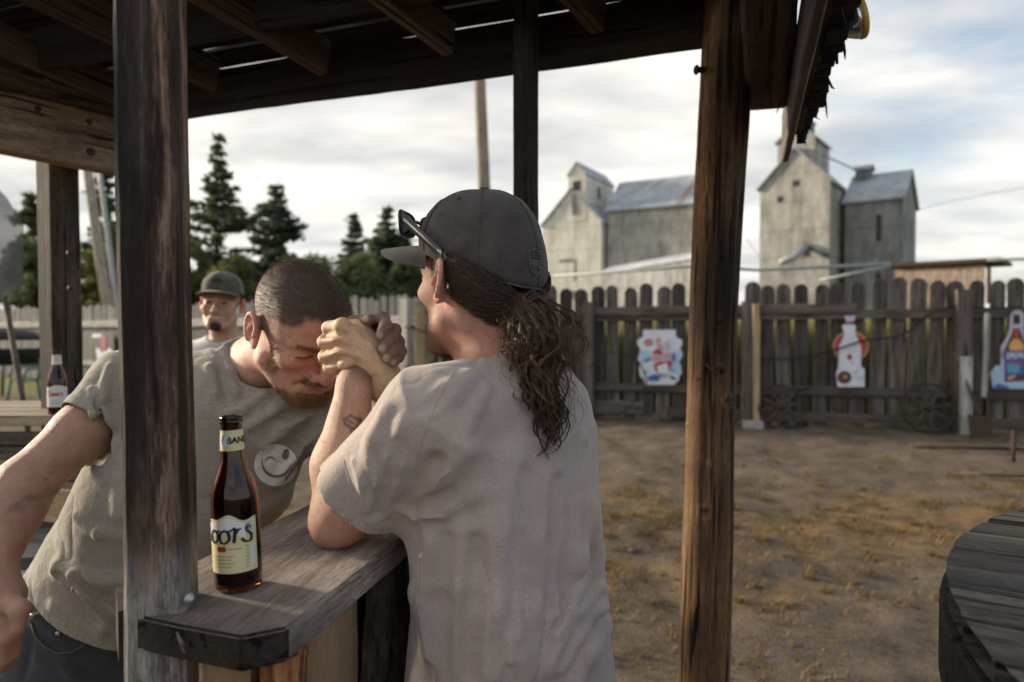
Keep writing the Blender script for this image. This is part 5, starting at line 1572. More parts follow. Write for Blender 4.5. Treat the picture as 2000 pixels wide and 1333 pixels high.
    def mesh(s, h, lo=None, hi=None, smooth=1):
        lo = np.min([o[1] for o in s.ops if not o[4]], 0) if lo is None else np.asarray(lo, float)
        hi = np.max([o[2] for o in s.ops if not o[4]], 0) if hi is None else np.asarray(hi, float)
        lo = lo - 2 * h; n = np.ceil((hi + 2 * h - lo) / h).astype(int) + 1
        G = np.full(n, 1.0, F32); B = 20
        olo = np.array([o[1] for o in s.ops]); ohi = np.array([o[2] for o in s.ops])
        ax = [lo[i] + h * np.arange(n[i]) for i in range(3)]
        for i in range(0, n[0], B):
            for j in range(0, n[1], B):
                for k in range(0, n[2], B):
                    i1, j1, k1 = min(i + B, n[0]), min(j + B, n[1]), min(k + B, n[2])
                    blo = np.array([ax[0][i], ax[1][j], ax[2][k]]) - 3 * h; bhi = np.array([ax[0][i1 - 1], ax[1][j1 - 1], ax[2][k1 - 1]]) + 3 * h
                    sel = np.all((olo <= bhi) & (ohi >= blo), 1)
                    if not sel.any(): continue
                    ops = [s.ops[q] for q in np.nonzero(sel)[0]]
                    # a coarse probe skips blocks far from the surface
                    c = ((blo + bhi) / 2).astype(F32)[None]; rad = float(np.linalg.norm(bhi - blo)) / 2
                    vc = float(s.ev(c, ops)[0])
                    if vc < -rad * 1.6: G[i:i1, j:j1, k:k1] = -1; continue
                    g = np.stack(np.meshgrid(ax[0][i:i1], ax[1][j:j1], ax[2][k:k1], indexing='ij'), -1).reshape(-1, 3).astype(F32)
                    G[i:i1, j:j1, k:k1] = s.ev(g, ops).reshape(i1 - i, j1 - j, k1 - k)
        S = G < 0
        cnt = np.zeros(n - 1, np.int8)
        for a in (0, 1):
            for b in (0, 1):
                for c in (0, 1): cnt += S[a:n[0] - 1 + a, b:n[1] - 1 + b, c:n[2] - 1 + c]
        act = np.nonzero((cnt > 0) & (cnt < 8)); act = np.stack(act, 1)
        flat = (act[:, 0] * (n[1] - 1) + act[:, 1]) * (n[2] - 1) + act[:, 2]
        offs = np.array([(a, b, c) for a in (0, 1) for b in (0, 1) for c in (0, 1)])
        vals = np.stack([G[act[:, 0] + o[0], act[:, 1] + o[1], act[:, 2] + o[2]] for o in offs], 1)
        acc = np.zeros((len(act), 3)); num = np.zeros(len(act))
        for p in range(8):
            for q in range(p + 1, 8):
                if np.abs(offs[p] - offs[q]).sum() != 1: continue
                m = (vals[:, p] < 0) != (vals[:, q] < 0)
                t = vals[:, p] / (vals[:, p] - vals[:, q] + 1e-12)
                pt = offs[p] + t[:, None] * (offs[q] - offs[p])
                acc[m] += pt[m]; num[m] += 1
        vtx = lo + h * (act + acc / num[:, None])
        quads = []
        def idx(c): 
            f = (c[:, 0] * (n[1] - 1) + c[:, 1]) * (n[2] - 1) + c[:, 2]
            return np.searchsorted(flat, f)
        for d in range(3):
            sl0 = [slice(1, -1)] * 3; sl1 = [slice(1, -1)] * 3
            sl0[d] = slice(0, -1); sl1[d] = slice(1, None)
            a, b = S[tuple(sl0)], S[tuple(sl1)]
            for flip, m in ((False, a & ~b), (True, ~a & b)):
                e = np.stack(np.nonzero(m), 1)
                if not len(e): continue
                base = e.copy()
                for x in range(3):
                    if x != d: base[:, x] += 1
                u, w = [(1, 2), (2, 0), (0, 1)][d]
                cs = []
                for du, dw in ((0, 0), (1, 0), (1, 1), (0, 1)):
                    c = base.copy(); c[:, u] -= 1 - du; c[:, w] -= 1 - dw; cs.append(idx(c))
                qd = np.stack(cs, 1)
                quads.append(qd[:, ::-1] if flip else qd)
        quads = np.concatenate(quads)
        for _ in range(smooth):
            e = np.concatenate([quads[:, [0, 1]], quads[:, [1, 2]], quads[:, [2, 3]], quads[:, [3, 0]]])
            sm = np.zeros_like(vtx); ct = np.zeros(len(vtx))
            for a, b in ((0, 1), (1, 0)):
                for x in range(3): sm[:, x] += np.bincount(e[:, a], vtx[e[:, b], x], len(vtx))
                ct += np.bincount(e[:, a], minlength=len(vtx))
            vtx = vtx * .45 + .55 * sm / np.maximum(ct, 1)[:, None]
        return vtx, quads
def vnormals(v, q):
    fn = np.cross(v[q[:, 2]] - v[q[:, 0]], v[q[:, 3]] - v[q[:, 1]])
    n = np.zeros_like(v)
    for c in range(4):
        for x in range(3): n[:, x] += np.bincount(q[:, c], fn[:, x], len(v))
    return n / (np.linalg.norm(n, axis=1)[:, None] + 1e-12)
def n3(p, s, seed=0):
    """smooth value noise in 3d, -0.5..0.5"""
    if ('n3', seed) not in VTAB: VTAB[('n3', seed)] = np.random.RandomState(seed + 99).rand(64, 64, 64)
    tab = VTAB[('n3', seed)]; x = p * s; i = np.floor(x).astype(int); f = x - i; f = f * f * (3 - 2 * f); i &= 63; j = (i + 1) & 63
    def g(a, b, c): return tab[a, b, c]
    x0 = g(i[:, 0], i[:, 1], i[:, 2]) * (1 - f[:, 0]) + g(j[:, 0], i[:, 1], i[:, 2]) * f[:, 0]
    x1 = g(i[:, 0], j[:, 1], i[:, 2]) * (1 - f[:, 0]) + g(j[:, 0], j[:, 1], i[:, 2]) * f[:, 0]
    x2 = g(i[:, 0], i[:, 1], j[:, 2]) * (1 - f[:, 0]) + g(j[:, 0], i[:, 1], j[:, 2]) * f[:, 0]
    x3 = g(i[:, 0], j[:, 1], j[:, 2]) * (1 - f[:, 0]) + g(j[:, 0], j[:, 1], j[:, 2]) * f[:, 0]
    y0 = x0 * (1 - f[:, 1]) + x1 * f[:, 1]; y1 = x2 * (1 - f[:, 1]) + x3 * f[:, 1]
    return y0 * (1 - f[:, 2]) + y1 * f[:, 2] - .5
def creases(p, s, seed, amp):
    """sharp-bottomed cloth creases: narrow valleys between rounded swells"""
    w = p + .05 * np.stack([n3(p, s * .7, seed + 1), n3(p, s * .7, seed + 2), n3(p, s * .7, seed + 3)], 1)
    a = np.abs(n3(w, s, seed)) / .28
    return amp * (np.clip(a, 0, 1) ** .6 - .7)
def sst(x, a, b):
    t = np.clip((x - a) / (b - a), 0, 1); return t * t * (3 - 2 * t)
def head_basis(yaw, pitch, roll):
    """facing: yaw from -Y (toward the camera) to +X; pitch down; roll tips the crown to the person's right. columns: right, front, up"""
    Fv = V(math.sin(yaw) * math.cos(pitch), -math.cos(yaw) * math.cos(pitch), -math.sin(pitch))
    U = nrm(V(0, 0, 1) - Fv * Fv[2]); Rr = np.cross(Fv, U)
    U2 = U * math.cos(roll) + Rr * math.sin(roll); R2 = Rr * math.cos(roll) - U * math.sin(roll)
    return np.stack([R2, Fv, U2], 1)
def rotz(a): return np.array([[math.cos(a), -math.sin(a), 0], [math.sin(a), math.cos(a), 0], [0, 0, 1]])
def rotx(a): return np.array([[1, 0, 0], [0, math.cos(a), -math.sin(a)], [0, math.sin(a), math.cos(a)]])
def roty(a): return np.array([[math.cos(a), 0, math.sin(a)], [0, 1, 0], [-math.sin(a), 0, math.cos(a)]])

def sculpt_head(S, eyes='squint', smile=False, jaw=1.0, brow=1.0, flare=False):
    """adult head in local axes x right, y front, z up, origin between the ears"""
    S.ell((0, -.012, .036), (.0765, .099, .083), .012)
    S.ell((0, .034, .036), (.066, .058, .060), .03)
    S.ell((0, .036, -.028), (.061, .054, .070), .03)
    S.ell((0, .024, -.072), (.055 * jaw, .058, .042), .025)
    S.ell((0, .076, -.103), (.024 * jaw, .019, .017), .022)
    for s in (-1, 1):
        S.cone((s * .060 * jaw, .006, -.058), (s * .026, .070, -.100), .016, .016, .022)
        S.ell((s * .046, .060, -.022), (.021, .022, .014), .022)
        S.cone((s * .046, .074, .020), (s * .014, .092, .016), .0085, .0095 * brow, .014)
        S.ell((s * .033, .098, -.002), (.0175, .013, .0115), .012, True)
        if eyes == 'squint':
            S.ell((s * .033, .078, -.002), (.0155, .0125, .0105), .004)
            S.cone((s * .021, .0925, -.005), (s * .045, .0865, -.005), .0014, .0012, .002, True)
            S.cone((s * .020, .0915, -.0155), (s * .044, .085, -.0150), .002, .0015, .005, True)
            for q in range(3): S.cone((s * .052, .076, -.002 - .007 * q), (s * .064, .058, .004 - .010 * q), .0012, .0008, .003, True)
        else:
            S.ell((s * .033, .080, -.001), (.0125, .0125, .0125), .001)
            S.cone((s * .0205, .0905, .0045), (s * .0455, .0855, .0030), .0030, .0026, .003)
            S.cone((s * .0205, .0905, -.0085), (s * .0455, .0850, -.0075), .0026, .0024, .003)
        # ear: dish, helix, lobe
        c = V(.0765, -.012, -.004); tl = R(12)
        def e(y, z, x): return (s * (c[0] + x), c[1] + y * math.cos(tl) - z * math.sin(tl) * 1.0, c[2] + z * math.cos(tl) + y * math.sin(tl))
        fl = .017 if flare else .006
        S.ell(e(-.003 if flare else -.002, 0, .009 if flare else .006), (.0065, .0175 if flare else .016, .029), .006, rot=roty(s * R(-6)) @ rotz(s * R(46 if flare else 24)) @ rotx(R(12)))
        arc = [e(.014 * math.cos(a) * (1.15 if math.cos(a) < 0 else 1.0) - .002, .029 * math.sin(a) + .002, .008 + fl * (1 - math.cos(a)) / 2) for a in np.linspace(R(-10), R(232), 13)]
        S.chain(arc, [.0034] * 13, .004)
        S.ell(e(.004, -.026, .007), (.0045, .0085, .0095), .006)
        if not flare: S.ell(e(.003, -.004, .016), (.0085, .0085, .0125), .004, True)
        else: S.ell(e(.0105, -.002, .0165), (.0075, .0065, .0125), .004, True)
        if not flare: S.cone(e(-.004, .012, .0175), e(.005, .015, .0165), .0028, .002, .003, True)
        S.cone(e(.0135, -.006, .012), e(.0135, .003, .011), .0042, .0035, .004)
    if eyes == 'squint':
        for s in (-1, 1): S.cone((s * .0065, .1005, .020), (s * .009, .1005, .009), .0022, .0014, .004, True)
    S.cone((0, .090, .008), (0, .116, -.034), .0080, .0102, .012)
    S.ell((0, .1185, -.0385), (.0118, .0125, .0108), .008)
    for s in (-1, 1):
        S.ell((s * .0135, .1035, -.0405), (.0082, .0115, .0082), .005)
        S.ell((s * .0072, .1075, -.0485), (.0035, .0055, .0040), .003, True)
    S.ell((0, .078, -.066), (.036, .026, .030), .02)
    wl = .027 if smile else .023; up = .006 if smile else 0
    for s in (-1, 1):
        S.cone((0, .1015, -.0635), (s * wl, .089, -.0665 + up), .0052, .0026, .005)
        S.cone((0, .0995, -.0735), (s * wl * .92, .089, -.0695 + up), .0058, .0028, .005)
        S.cone((0, .1075, -.0685), (s * wl, .094, -.0685 + up), .0014, .0012, .002, True)
        S.cone((s * .018, .100, -.042), (s * (.036 + (.004 if smile else 0)), .080, -.068), .0018, .0016, .010, True)
    if smile:
        for s in (-1, 1): S.ell((s * .040, .066, -.042), (.018, .016, .016), .02)

def skin_material(name, sss=.12, rough=.52):
    m, nt, b = newmat(name); g = NG(nt)
    at = g.n('ShaderNodeAttribute', attribute_name='Col')
    co = g.objcoord(0)
    n1 = g.noise(co, 260, 3, .6); n2 = g.noise(co, 38, 4, .6)
    v = g.math('ADD', g.math('MULTIPLY_ADD', n1, .55, .72), g.math('MULTIPLY_ADD', n2, .6, -.3))
    hs = g.n('ShaderNodeHueSaturation', {'Value': v, 'Color': at.outputs['Color']})
    nt.links.new(hs.outputs[0], b.inputs['Base Color'])
    b.inputs['Roughness'].default_value = rough; b.inputs['Specular IOR Level'].default_value = .38
    b.inputs['Subsurface Weight'].default_value = sss; b.inputs['Subsurface Radius'].default_value = (.012, .004, .002); b.inputs['Subsurface Scale'].default_value = 1.0
    h = g.math('ADD', g.noise(co, 420, 3, .6), g.math('MULTIPLY', n2, .8))
    vo = g.n('ShaderNodeTexVoronoi', {'Scale': 620.0}, feature='DISTANCE_TO_EDGE'); nt.links.new(co, vo.inputs['Vector'])
    h = g.math('ADD', h, g.math('MULTIPLY', g.ramp(vo.outputs['Distance'], [(0, 0), (.12, 1)]), .35))
    nt.links.new(g.bump(h, .5, .0014), b.inputs['Normal'])
    return m
M['skin'] = skin_material('skin')
def fabric(name, col, col2, stain=(.5, .45, .4), st=.3, nscale=900, bump=.25, heather=.3):
    m, nt, b = newmat(name); g = NG(nt); co = g.objcoord(0)
    n1 = g.noise(co, nscale, 2, .7); n2 = g.noise(co, 6.5, 5, .6, .3); n3_ = g.noise(co, 60, 4, .6)
    c = g.mix(g.ramp(n1, [(.5 - heather * .5, 0), (.5 + heather * .5, 1)]), [x * .72 for x in col], [min(1, x * 1.18) for x in col])
    c = g.mix(g.ramp(n2, [(.38, 0), (.68, 1)]), c, g.mix(g.ramp(n1, [(.35, 0), (.65, 1)]), [x * .8 for x in col2], col2))
    c = g.mix(g.math('MULTIPLY', g.ramp(g.noise(co, 11, 6, .65, .5), [(.5, 0), (.68, 1)]), st), c, stain)
    nt.links.new(c, b.inputs['Base Color']); b.inputs['Roughness'].default_value = .92; b.inputs['Specular IOR Level'].default_value = .12
    b.inputs['Sheen Weight'].default_value = .25; b.inputs['Sheen Roughness'].default_value = .5
    h = g.math('ADD', g.math('MULTIPLY', n1, .4), g.math('MULTIPLY', n3_, 1.6))
    nt.links.new(g.bump(h, bump, .003), b.inputs['Normal'])
    return m
def hair_mat(name, a, b_, rough=.45):
    m, nt, b = newmat(name); g = NG(nt)
    c = g.ramp(g.noise(g.objcoord(0), 160, 3, .6), [(.3, a), (.7, b_)])
    nt.links.new(c, b.inputs['Base Color']); b.inputs['Roughness'].default_value = rough; b.inputs['Specular IOR Level'].default_value = .4
    return m
def fuzz(name, pos, nor, length, width, mat, parent, rs, comb=None, messy=.35):
    """short hairs: one thin curved blade each"""
    n = len(pos); d = nor + rs.randn(n, 3) * messy
    if comb is not None: d = d + comb
    d /= np.linalg.norm(d, axis=1)[:, None]
    s = np.cross(d, rs.randn(n, 3)); s /= np.linalg.norm(s, axis=1)[:, None]
    L = (length * (.55 + .9 * rs.rand(n)))[:, None]
    w = width
    mid = pos + d * L * .55; tip = pos + (d + rs.randn(n, 3) * .18) * L
    v = np.concatenate([pos - s * w, pos + s * w, mid + s * w * .8, mid - s * w * .8, tip])
    i = np.arange(n)
    f = np.concatenate([np.stack([i, i + n, i + 2 * n], 1), np.stack([i, i + 2 * n, i + 3 * n], 1), np.stack([i + 3 * n, i + 2 * n, i + 4 * n], 1)])
    o = link(name, fastmesh(name, v, f, mat, True), parent); o['kind'] = 'stuff'
    return o
def sample_faces(v, q, nor, w, n, rs):
    fw = w[q].mean(1); ar = np.linalg.norm(np.cross(v[q[:, 2]] - v[q[:, 0]], v[q[:, 3]] - v[q[:, 1]]), axis=1)
    p = fw * ar; p = p / p.sum(); f = rs.choice(len(q), n, p=p)
    a = rs.rand(n, 4); a /= a.sum(1)[:, None]
    pos = (v[q[f]] * a[:, :, None]).sum(1); no = (nor[q[f]] * a[:, :, None]).sum(1)
    return pos, no / (np.linalg.norm(no, axis=1)[:, None] + 1e-9)
def strand_mesh(name, paths, radii, mat, parent, kind=None):
    """paths (n, m, 3): tapered three sided hairs"""
    paths = np.asarray(paths, float); n, m, _ = paths.shape
    t = np.gradient(paths, axis=1); t /= np.linalg.norm(t, axis=2)[..., None] + 1e-12
    ref = np.array([.3, .5, .8]); a = np.cross(t, ref); a /= np.linalg.norm(a, axis=2)[..., None] + 1e-12; b = np.cross(t, a)
    rr = np.asarray(radii)[:, None, None] * np.concatenate([np.ones(m - 3), [.8, .5, .12]])[None, :, None]
    vs = np.stack([paths + rr * (a * math.cos(x) + b * math.sin(x)) for x in (0, 2.094, 4.189)], 2).reshape(-1, 3)
    base = (np.arange(n)[:, None] * m + np.arange(m - 1)[None]).reshape(-1) * 3
    f = np.concatenate([np.stack([base + k, base + (k + 1) % 3, base + 3 + (k + 1) % 3, base + 3 + k], 1) for k in range(3)])
    o = link(name, fastmesh(name, vs, f, mat, True), parent)
    if kind: o['kind'] = kind
    return o
# ------------------------------------------------------------------ bent man in grey shirt (left)
PB = thing('person', 'bent bearded man with buzz cut in grey winking face t-shirt', 'person', (-.9, 1.42, 0))
HB = head_basis(R(46), R(31), R(6)); HC = P(588, 640, 1.262)
SRb, SLb = P(262, 748, 1.335), P(616, 805, 1.37)
ERb, WRb = P(46, 950, 1.17), P(-14, 1112, 1.085)
ELb, WLb = V(-.185, 1.235, 1.132), P(750, 742, 1.125)
S = Sdf()
S.at(HB, HC); sculpt_head(S, 'squint', jaw=1.06, brow=1.15)
S.at()
nb = P(480, 735, 1.40)
hn = HB @ V(0, -.03, -.06) + HC
S.cone(hn, nb, .060, .070, .03)
S.cone(HB @ V(.03, -.02, -.05) + HC, P(470, 745, 1.36), .030, .03, .03)
# hidden trunk
S.loft([(P(185, 1240, 1.38), .135, .105), (P(290, 1060, 1.36), .13, .105), (P(400, 900, 1.345), .15, .10), (P(455, 800, 1.36), .13, .08), (P(480, 740, 1.39), .07, .065)], SLb - SRb, .03)
S.cone(nb, SRb, .05, .05, .03); S.cone(nb, SLb, .05, .05, .03)
# right arm (image left), hanging
S.chain([SRb, SRb * .5 + ERb * .5, ERb], [.052, .0475, .044], .02)
S.chain([ERb, ERb * .68 + WRb * .32 + V(-.006, 0, .004), WRb], [.045, .0475, .030], .02)
hx = P(4, 1165, 1.075)
S.chain([WRb, hx], [.029, .034], .015)
for k, (x, y, d_) in enumerate(((-22, 1235, 1.06), (-4, 1245, 1.055), (14, 1245, 1.055), (30, 1232, 1.06))):
    S.chain([hx + (P(x, y, d_) - hx) * .3, P(x, y, d_), P(x - 4, y + 42, d_ + .012), P(x - 12, y + 62, d_ + .035)], [.0135, .0115, .0100, .0085], .006)
S.chain([hx, P(38, 1190, 1.045), P(36, 1228, 1.04)], [.02, .0135, .010], .01)
# left arm, elbow on the counter, hand clasped
S.chain([SLb, SLb * .45 + ELb * .55, ELb], [.052, .050, .043], .02)
S.chain([ELb, ELb * .66 + WLb * .34, WLb], [.042, .044, .0275], .02)
S.cone(WLb, P(716, 692, 1.112), .0285, .027, .015)
S.cone(P(735, 700, 1.116), P(676, 668, 1.103), .026, .021, .012)
FING_B = [
    ([(730, 680, 1.116), (669, 637, 1.098), (642, 641, 1.117), (651, 652, 1.150), (674, 657, 1.162)], [.0140, .0122, .0112, .0100, .0085]),
    ([(728, 694, 1.112), (664, 662, 1.093), (634, 668, 1.115), (644, 677, 1.150), (668, 681, 1.164)], [.0140, .0125, .0116, .0103, .0087]),
    ([(726, 706, 1.112), (667, 687, 1.094), (635, 697, 1.116), (645, 703, 1.150), (668, 705, 1.162)], [.0140, .0122, .0112, .0100, .0085]),
    ([(728, 716, 1.116), (676, 708, 1.100), (643, 719, 1.117), (652, 723, 1.144), (672, 723, 1.155)], [.0130, .0112, .0100, .0090, .0078])]
for pts, rr in FING_B: S.chain([P(*q) for q in pts], rr, .0035)
for (x, y) in ((668, 636), (663, 662), (666, 687), (675, 707)): S.ell(P(x, y, 1.092), (.0105, .0085, .0095), .010)
S.chain([P(728, 672, 1.128), P(702, 640, 1.126), P(672, 634, 1.135)], [.018, .0135, .010], .01)
for ln in ([(633, 655), (655, 651), (676, 652)], [(631, 683), (655, 677), (678, 676)], [(636, 709), (658, 701), (680, 697)]): S.fold(ln, .0055, .0042, True, .005, .9, 1.3)
for ln in ([(676, 643), (700, 660), (722, 678)], [(674, 664), (698, 676), (722, 690)], [(676, 688), (698, 693), (722, 703)]): S.fold(ln, .0045, .0022, False, .006, .9, 1.3)
S.fold([(690, 640), (706, 668), (722, 672), (738, 700)], .0028, .0014, False, .004, .9, 1.3); S.fold([(716, 744), (728, 738), (740, 736)], .003, .002, True, .004, .9, 1.3)
v, q = S.mesh(.0025, lo=V(-1.06, .98, .86), hi=V(-.14, 1.56, 1.62), smooth=1)
nor = vnormals(v, q)
L_ = (v - HC) @ HB                               # head-local coordinates
dh = np.linalg.norm(L_ - np.array([0, 0, .0]), axis=1)
inhead = (dh < .15) & (L_[:, 2] > -.125 - .0 * L_[:, 1])
# colour
base = np.array([.60, .335, .245])
col = np.tile(base, (len(v), 1)) * (1 + .22 * n3(v, 30, 1)[:, None] + .16 * n3(v, 90, 2)[:, None])
red = np.clip(1 - np.linalg.norm((L_ - np.array([.035, .075, -.03])) / np.array([.04, .05, .05]), axis=1), 0, 1) + np.clip(1 - np.linalg.norm((L_ - np.array([0, .1, -.02])) / np.array([.03, .06, .05]), axis=1), 0, 1) + .6 * np.clip(1 - np.linalg.norm((L_ - np.array([.0, .08, .05])) / np.array([.07, .06, .04]), axis=1), 0, 1)
red = np.where(inhead, red, 0)
col = col * (1 - .9 * np.clip(red, 0, 1)[:, None]) + np.array([.62, .25, .185]) * .9 * np.clip(red, 0, 1)[:, None]
ear = inhead & (np.abs(L_[:, 0]) > .0775) & (np.abs(L_[:, 1] + .012) < .03)
col[ear] = col[ear] * .4 + np.array([.62, .27, .20]) * .6
# scalp hair, sideburn, beard masks
x, y, z = np.abs(L_[:, 0]), L_[:, 1], L_[:, 2]
hairl = z - (.066 - .020 * sst(x, .035, .06) + .006 * n3(v, 120, 4))
front = sst(hairl, -.006, .008)
side = sst(.040 - .25 * (x - .05) - y + .012 * n3(v, 70, 5), -.008, .010) * sst(z - (-.004 - .0 * y), -.012, .012)
backm = sst(-.022 - y, -.008, .012) * sst(z + .055 + .6 * (y + .05), -.01, .015)
hair = np.clip(np.maximum(np.maximum(front, side), backm), 0, 1) * inhead
hair = np.where(ear, 0, hair)
burn = sst(.020 - np.abs(y - .038 - .15 * (z + .03)) + .008 * n3(v, 90, 6), -.006, .014) * sst(x, .040, .056) * sst(.01 - z, -.01, .02) * sst(z + .072, -.014, .02)
jawm = sst(-.050 - z + .35 * (y - .06), -.008, .014) * sst(y, .010, .05)
chin = sst(-.082 - z, -.006, .010) * sst(y, .02, .06)
must = sst(.034 - x, -.003, .008) * sst(-.047 - z, -.002, .005) * sst(z + .061, -.003, .005) * (y > .07)
gote = sst(.040 - x, -.004, .012) * sst(-.076 - z, -.004, .006) * (y > .03)
beard = np.clip(np.maximum.reduce([burn * .55, jawm * .27, chin * .75, must * 1.0, gote * 1.0]), 0, 1) * inhead
lips = np.clip(1 - np.linalg.norm((L_ - np.array([0, .1, -.0685])) / np.array([.026, .02, .0095]), axis=1), 0, 1) * inhead
beard = beard * (1 - sst(lips, .1, .4))
neckm = (z < -.09) & (y < .06)
hw = (hair * (.76 + .19 * sst(z, .030, .085)))[:, None]
col = col * (1 - hw) + np.array([.06, .041, .027]) * hw
col = col * (1 - .7 * beard[:, None]) + np.array([.27, .155, .08]) * (.7 * beard[:, None])
ll = sst(lips, .1, .5)[:, None] * .8; col = col * (1 - ll) + np.array([.44, .17, .14]) * ll
lash = inhead & (np.abs(z + .005) < .0022) & (x > .018) & (x < .048) & (y > .075); col[lash] *= .35
browm = np.clip(1 - np.abs(z - (.0165 + .10 * (x - .03))) / .0062, 0, 1) * sst(x, .008, .014) * sst(.052 - x, 0, .006) * (y > .06) * inhead
col = col * (1 - .6 * browm[:, None]) + np.array([.14, .08, .045]) * .6 * browm[:, None]
# pale clasped hand and forearm, ruddier hanging arm
hp = P(700, 685, 1.11); dhand = np.linalg.norm(v - hp, axis=1); wrist = (v[:, 0] > -.36)
wgt = (sst(.24 - dhand, 0, .1) * wrist * (~(inhead & (L_[:, 0] > -.2) & (dh < .152))))[:, None]
tint = np.array([.62, .42, .27]) * (1 + .22 * n3(v, 60, 7)[:, None])
col = col * (1 - wgt) + tint * wgt
for pts, rr in FING_B:
    for i in (1, 2):
        kd = np.linalg.norm(v - P(*pts[i]), axis=1); kk = (np.clip(1 - kd / .016, 0, 1) * .35)[:, None]; col = col * (1 - kk) + np.array([.56, .33, .24]) * kk
arm = sst(-.62 - v[:, 0], 0, .08)[:, None] * (dh > .2)[:, None]
col = col * (1 - arm * .75) + np.array([.35, .20, .14]) * (1 + .25 * n3(v, 45, 8)[:, None]) * arm * .75
# faded tattoos on the hanging arm
def ink(pix, rad, amt, depth):
    global col
    for (px_, py_) in pix:
        c = P(px_, py_, depth); dd = np.hypot(*(((v - c) @ np.stack([[1, 0, 0], [0, 0, 1]]).T)).T)
        m_ = (np.clip(1.3 - dd / rad, 0, 1) * amt * (v[:, 1] < depth + .04))[:, None]; col = col * (1 - m_) + np.array([.06, .06, .065]) * m_
for ln in ([(127, 808), (124, 818), (128, 828)], [(130, 812), (136, 820), (128, 828)], [(137, 815), (140, 824), (134, 832)], [(128, 834), (138, 836)], [(125, 818), (131, 819)]): ink([(a[0] + (b[0] - a[0]) * t, a[1] + (b[1] - a[1]) * t) for a, b in zip(ln[:-1], ln[1:]) for t in (0, .33, .66, 1)], .0022, .5, 1.24)
ink([(92, 965), (100, 955), (86, 972), (96, 972), (106, 960)], .006, .4, 1.18); ink([(130, 905), (127, 915), (122, 925), (128, 895)], .0028, .35, 1.2); ink([(30, 994)], .003, .6, 1.16)
me = fastmesh('body', v, q, M['skin']); set_col(me, np.clip(col, .005, 1)); link('body', me, PB)
rs = np.random.RandomState(3)
M['hair_brown'] = hair_mat('buzz_hair', (.065, .042, .024), (.17, .11, .062)); M['beard'] = hair_mat('beard_hair', (.17, .09, .042), (.42, .25, .125))
hsel = np.where((hair > .25), hair, 0)
ps, no = sample_faces(v, q, nor, hsel * (.35 + .65 * sst(z, .02, .09)), 22000, rs); fuzz('hair', ps, no, np.full(len(ps), .0036), .00016, M['hair_brown'], PB, rs, messy=.14)
bsel = np.where(beard > .3, beard ** 1.2, 0)
ps, no = sample_faces(v, q, nor, bsel, 9000, rs); fuzz('beard', ps, no, np.full(len(ps), .0058), .00026, M['beard'], PB, rs, comb=(HB @ V(0, .2, -.8))[None] * .7, messy=.4)
ps, no = sample_faces(v, q, nor, np.where(browm > .15, browm, 0), 420, rs); fuzz('eyebrow', ps, no, np.full(len(ps), .007), .0004, M['beard'], PB, rs, comb=(HB @ V(.8, .3, .2))[None], messy=.3)
ps, no = sample_faces(v, q, nor, ((v[:, 0] < -.66) & (dh > .22) & (v[:, 2] > .98)).astype(float), 2600, rs); fuzz('arm_hair', ps, no, np.full(len(ps), .0085), .00016, M['beard'], PB, rs, comb=np.array([[0, 0, -.7]]), messy=.45)

# shirt
C = Sdf()
ax_ = SLb - SRb
C.loft([(P(212, 1178, 1.385), .168, .146), (P(230, 1145, 1.38), .164, .142), (P(290, 1060, 1.36), .166, .142), (P(400, 900, 1.345), .186, .132), (P(455, 800, 1.36), .165, .11), (P(490, 735, 1.39), .085, .075)], ax_, .03)
C.ell(P(310, 1030, 1.30), (.15, .09, .16), .06)
C.cone(P(475, 742, 1.395), SRb + V(0, 0, -.004), .058, .062, .04); C.cone(P(490, 745, 1.395), SLb, .055, .062, .04)
C.cone(P(430, 770, 1.33), P(560, 820, 1.33), .06, .06, .06)
seR = SRb + (ERb - SRb) * .44 + V(.006, 0, -.004); seL = SLb + (ELb - SLb) * .56
C.fcone(SRb, seR, .067, .067, .035); C.fcone(SLb, seL, .064, .066, .035)
C.cone(SRb, P(330, 860, 1.34), .055, .06, .05)
C.fcone(SRb + (ERb - SRb) * .28, seR + (ERb - SRb) * .2, .0590, .0600, .002, True)
C.fcone(SLb + (ELb - SLb) * .38, seL + (ELb - SLb) * .2, .0590, .0590, .002, True)
# neck opening
hnd = nrm(HC - nb)
C.fcone(nb + hnd * .005 + V(0, -.01, 0), nb + hnd * .16 + V(.01, -.02, 0), .058, .074, .006, True)
